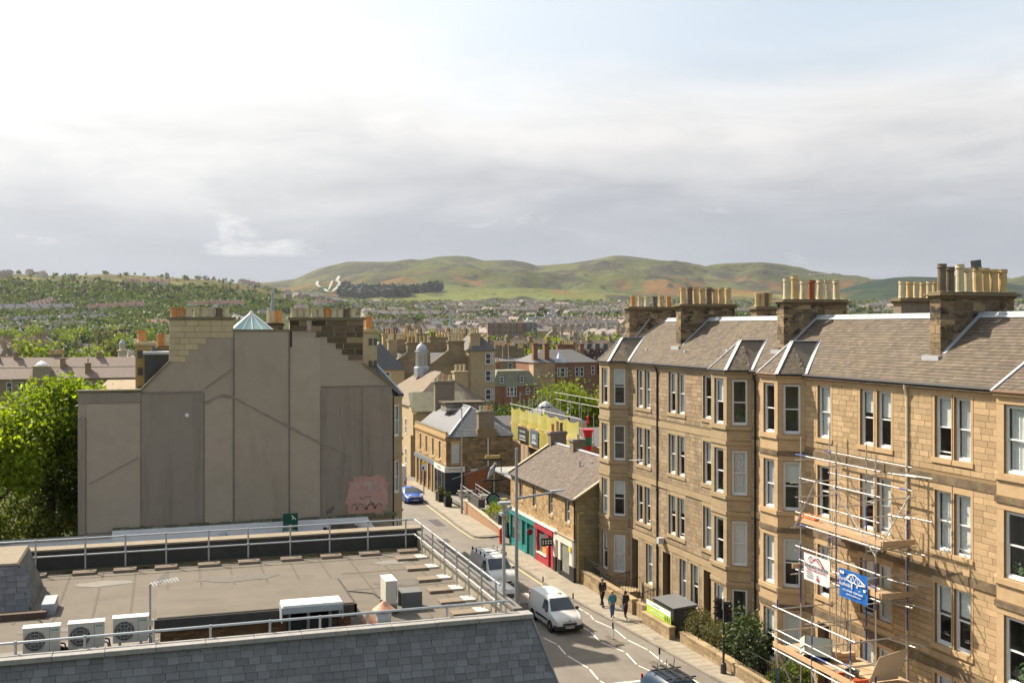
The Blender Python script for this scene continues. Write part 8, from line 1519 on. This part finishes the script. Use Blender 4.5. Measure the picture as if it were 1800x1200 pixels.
for (d, x, y, z, a, k) in keep[NH:]:
    w, dd, e, h, wi, ri, kc = TPL[k]; X, Y = w/2, dd/2; ca, sa = math.cos(a), math.sin(a); T = lambda q: (x+q[0]*ca-q[1]*sa, y+q[0]*sa+q[1]*ca, z+q[2])
    m = rest.setdefault(('w', wi), MB()); m.add([T(q) for q in ((-X, -Y, -4), (X, -Y, -4), (X, Y, -4), (-X, Y, -4), (-X, -Y, e), (X, -Y, e), (X, Y, e), (-X, Y, e), (-X, 0, h), (X, 0, h))], [(0, 1, 5, 4), (1, 2, 6, 9, 5), (2, 3, 7, 6), (3, 0, 4, 8, 7)])
    rest.setdefault(('r', ri), MB()).add([T(q) for q in ((-X-.2, -Y-.3, e-.2), (X+.2, -Y-.3, e-.2), (X+.2, 0, h+.1), (-X-.2, 0, h+.1), (X+.2, Y+.3, e-.2), (-X-.2, Y+.3, e-.2))], [(0, 1, 2, 3), (3, 2, 4, 5)])
    m.add([T(q) for q in ((X-1, -.9, e), (X, -.9, e), (X, .9, e), (X-1, .9, e), (X-1, -.9, h+1.8), (X, -.9, h+1.8), (X, .9, h+1.8), (X-1, .9, h+1.8))], [(4, 5, 6, 7), (0, 1, 5, 4), (1, 2, 6, 5), (2, 3, 7, 6), (3, 0, 4, 7)])
allm = MB(); mats = []; mi = []
for key, m in rest.items():
    mats.append(hw[key[1]] if key[0] == 'w' else hr[key[1]]); mi += [len(mats)-1]*len(m.f); allm.add(m.v, m.f)
me = allm.mesh('distant_houses', None)
for m in mats: me.materials.append(m)
me.polygons.foreach_set('material_index', mi); put('distant_houses', me, kind='stuff', label='mass of tiny far houses spread below the hills', cat='houses')
for t in tpl:
    for ch in list(t.children): bpy.data.objects.remove(ch)
    bpy.data.objects.remove(t)
# trees of the town and the hill
tm = [(midg, 3.2), (midg, 3.4), (lime, 2.8), (dkg, 3.0), (olive, 3.0), (plum, 2.8), (lime, 4.0)]; TL = ['far round green tree', 'far leafy green tree', 'far bright green tree', 'far dark green tree', 'far olive green tree', 'far dark purple tree', 'far tall light green tree']
proto = []
for i, (m, r) in enumerate(tm):
    g = np.random.default_rng(300+i); L_ = [((0, 0, 5.2+.2*i), (3.6, 3.6, r), 520), ((1.6, .6, 4.0), (2.2, 2.2, 2.0), 160), ((-1.7, -.5, 4.2), (2.2, 2.0, 2.0), 160)]
    proto.append((leaf_mesh('crown', [leaves(g, c, rd, n, .46, 22) for c, rd, n in L_], m), trunk_mesh(2.4, .28, g, limbs=3, spread=1.8, crown=2)))
PP = rng.uniform(-70, 1850, 26000); DD = 290+2250*rng.random(26000)**.72; XX, YY = polar(PP, DD); f1 = fbm(XX/120, YY/120, 8); f2 = fbm(XX/75, YY/75, 5); U = rng.random((3, 26000)); PP[18000:] = rng.uniform(-70, 575, 8000); DD[18000:] = rng.uniform(640, 1420, 8000); XX, YY = polar(PP, DD); f1 = fbm(XX/120, YY/120, 8); f2 = fbm(XX/75, YY/75, 5); hill = (PP < 575) & (DD > 640)
ok = np.where(hill, (U[0] < .78+.9*f1+.3*(DD < 1250)) & ((DD < 1280) | (U[1] < .5)) & ((DD < 1450) | (U[1] < .12)), (f2 > -.09) & (U[2] < .85))
ZZ = land(XX, YY); pts = [(float(p), float(d), float(x), float(y)) for p, d, x, y, g in zip(PP, DD, XX, YY, ok) if g]
for x0, x1, y0, n in ((148, 200, 398, 16), (96, 150, 330, 10), (92, 132, 300, 5), (176, 240, 460, 14), (110, 175, 420, 14), (-30, -4, 285, 9), (-40, 0, 330, 10), (-45, 5, 380, 9)):      # rows of street trees
    for i in range(n): x = lerp(x0, x1, (i+.5)/n)+rng.normal()*.7; y = y0+rng.normal()*3; p, d = bearing(x, y); pts.append((float(p), float(d), x, y))
tk = []
ZA = land(np.array([q[2] for q in pts]), np.array([q[3] for q in pts]))
for (p, d, x, y), z in zip(pts, ZA):
    z = float(z); s = rng.uniform(.85, 1.5)*(1.0 if d < 1000 else (1.1 if p > 600 else .72)); key = (int(x//7.2), int(y//9))
    if prow(x, y, z+7.5*s)[1] < hidden_below(p)-2 and not (key in cells and d < 900): tk.append((d, x, y, z, s))
tk.sort()
for (d, x, y, z, s) in tk[:300]:
    k = int(rng.choice(7, p=[.22, .2, .17, .12, .12, .03, .14])); cr, tr = proto[k]; o = put('town_tree', None, loc=(x, y, z-.3), rot=(0, 0, rng.uniform(0, 6)), scale=(s, s, s*rng.uniform(.85, 1.15)), label=TL[k]+' '+where(float(bearing(x, y)[0])), cat='tree', group='trees of the far town')
    put('crown', cr, o, local=True); put('trunk', tr, o, local=True)
for mat, name, sel in ((midg, 'distant_woodland', 0), (dkg, 'distant_dark_woodland', 1), (olive, 'distant_pale_woodland', 2)):
    V = []
    for j, (d, x, y, z, s) in enumerate(tk[300:]):
        if (j*7 % 10 < 6, 6 <= j*7 % 10 < 8, j*7 % 10 >= 8).index(True) != sel: continue
        g = np.random.default_rng(j); big = 1.2 if d < 1200 else 1.9; n = 110 if d < 800 else (60 if d < 1300 else 34); V.append(leaves(g, (x, y, z+3.4*s), (3.4*s, 3.4*s, 3.2*s), n, .85*s*big, 9, hole=.15))
    if V: put(name, leaf_mesh(name, V, mat), kind='stuff', label={0: 'mass of far green trees over the town and hillside', 1: 'mass of far dark trees over the town and hillside', 2: 'mass of far olive trees over the town and hillside'}[sel], cat='woodland')
# plantations at the foot of the moor
V = []
for (p0, p1, s0, s1, n) in ((600, 690, .20, .29, 900), (640, 770, .15, .21, 900), (678, 716, .09, .14, 250)):
    for i in range(n//2):
        p = rng.uniform(p0, p1); t = (p-p0)/(p1-p0); q = hill_point(p, rng.uniform(s0, lerp(s1, s0+.6*(s1-s0), t))); V.append(leaves(rng, (q.x, q.y, q.z+9), (11, 11, 13), 10, 7, 5))
put('plantation', leaf_mesh('plantation', V, M('leaf_conifer', (.022, .045, .028), .8, .2, .02, isl=.3)), kind='stuff', label='dark conifer plantations at the foot of the moor', cat='woodland')
# ------------------------------------------------------------------ the air between here and the hills
hz = bpy.data.materials.new('haze'); hz.use_nodes = True; T = NT(hz.node_tree); v = T.n('ShaderNodeVolumePrincipled'); v.inputs['Density'].default_value = .000036; v.inputs['Color'].default_value = (.86, .91, 1, 1); v.inputs['Anisotropy'].default_value = .3
o = T.n('ShaderNodeOutputMaterial'); T.put(o.inputs['Volume'], v.outputs[0])
MB().box(-3000, 5200, -400, 5300, -12, 345).build('haze', hz, kind='stuff', label='thin pale haze lying over the town and hills', cat='haze')
# ------------------------------------------------------------------ lettering becomes plain meshes
dg = bpy.context.evaluated_depsgraph_get()
for o in TEXTS:
    me = bpy.data.meshes.new_from_object(o.evaluated_get(dg)); cu = o.data; nm = o.name; p = o.parent
    n = bpy.data.objects.new('lettering', me); COL.objects.link(n); n.parent = p; n.matrix_parent_inverse = o.matrix_parent_inverse.copy(); n.location = o.location; n.rotation_euler = o.rotation_euler; n.scale = o.scale
    bpy.data.objects.remove(o); bpy.data.curves.remove(cu)
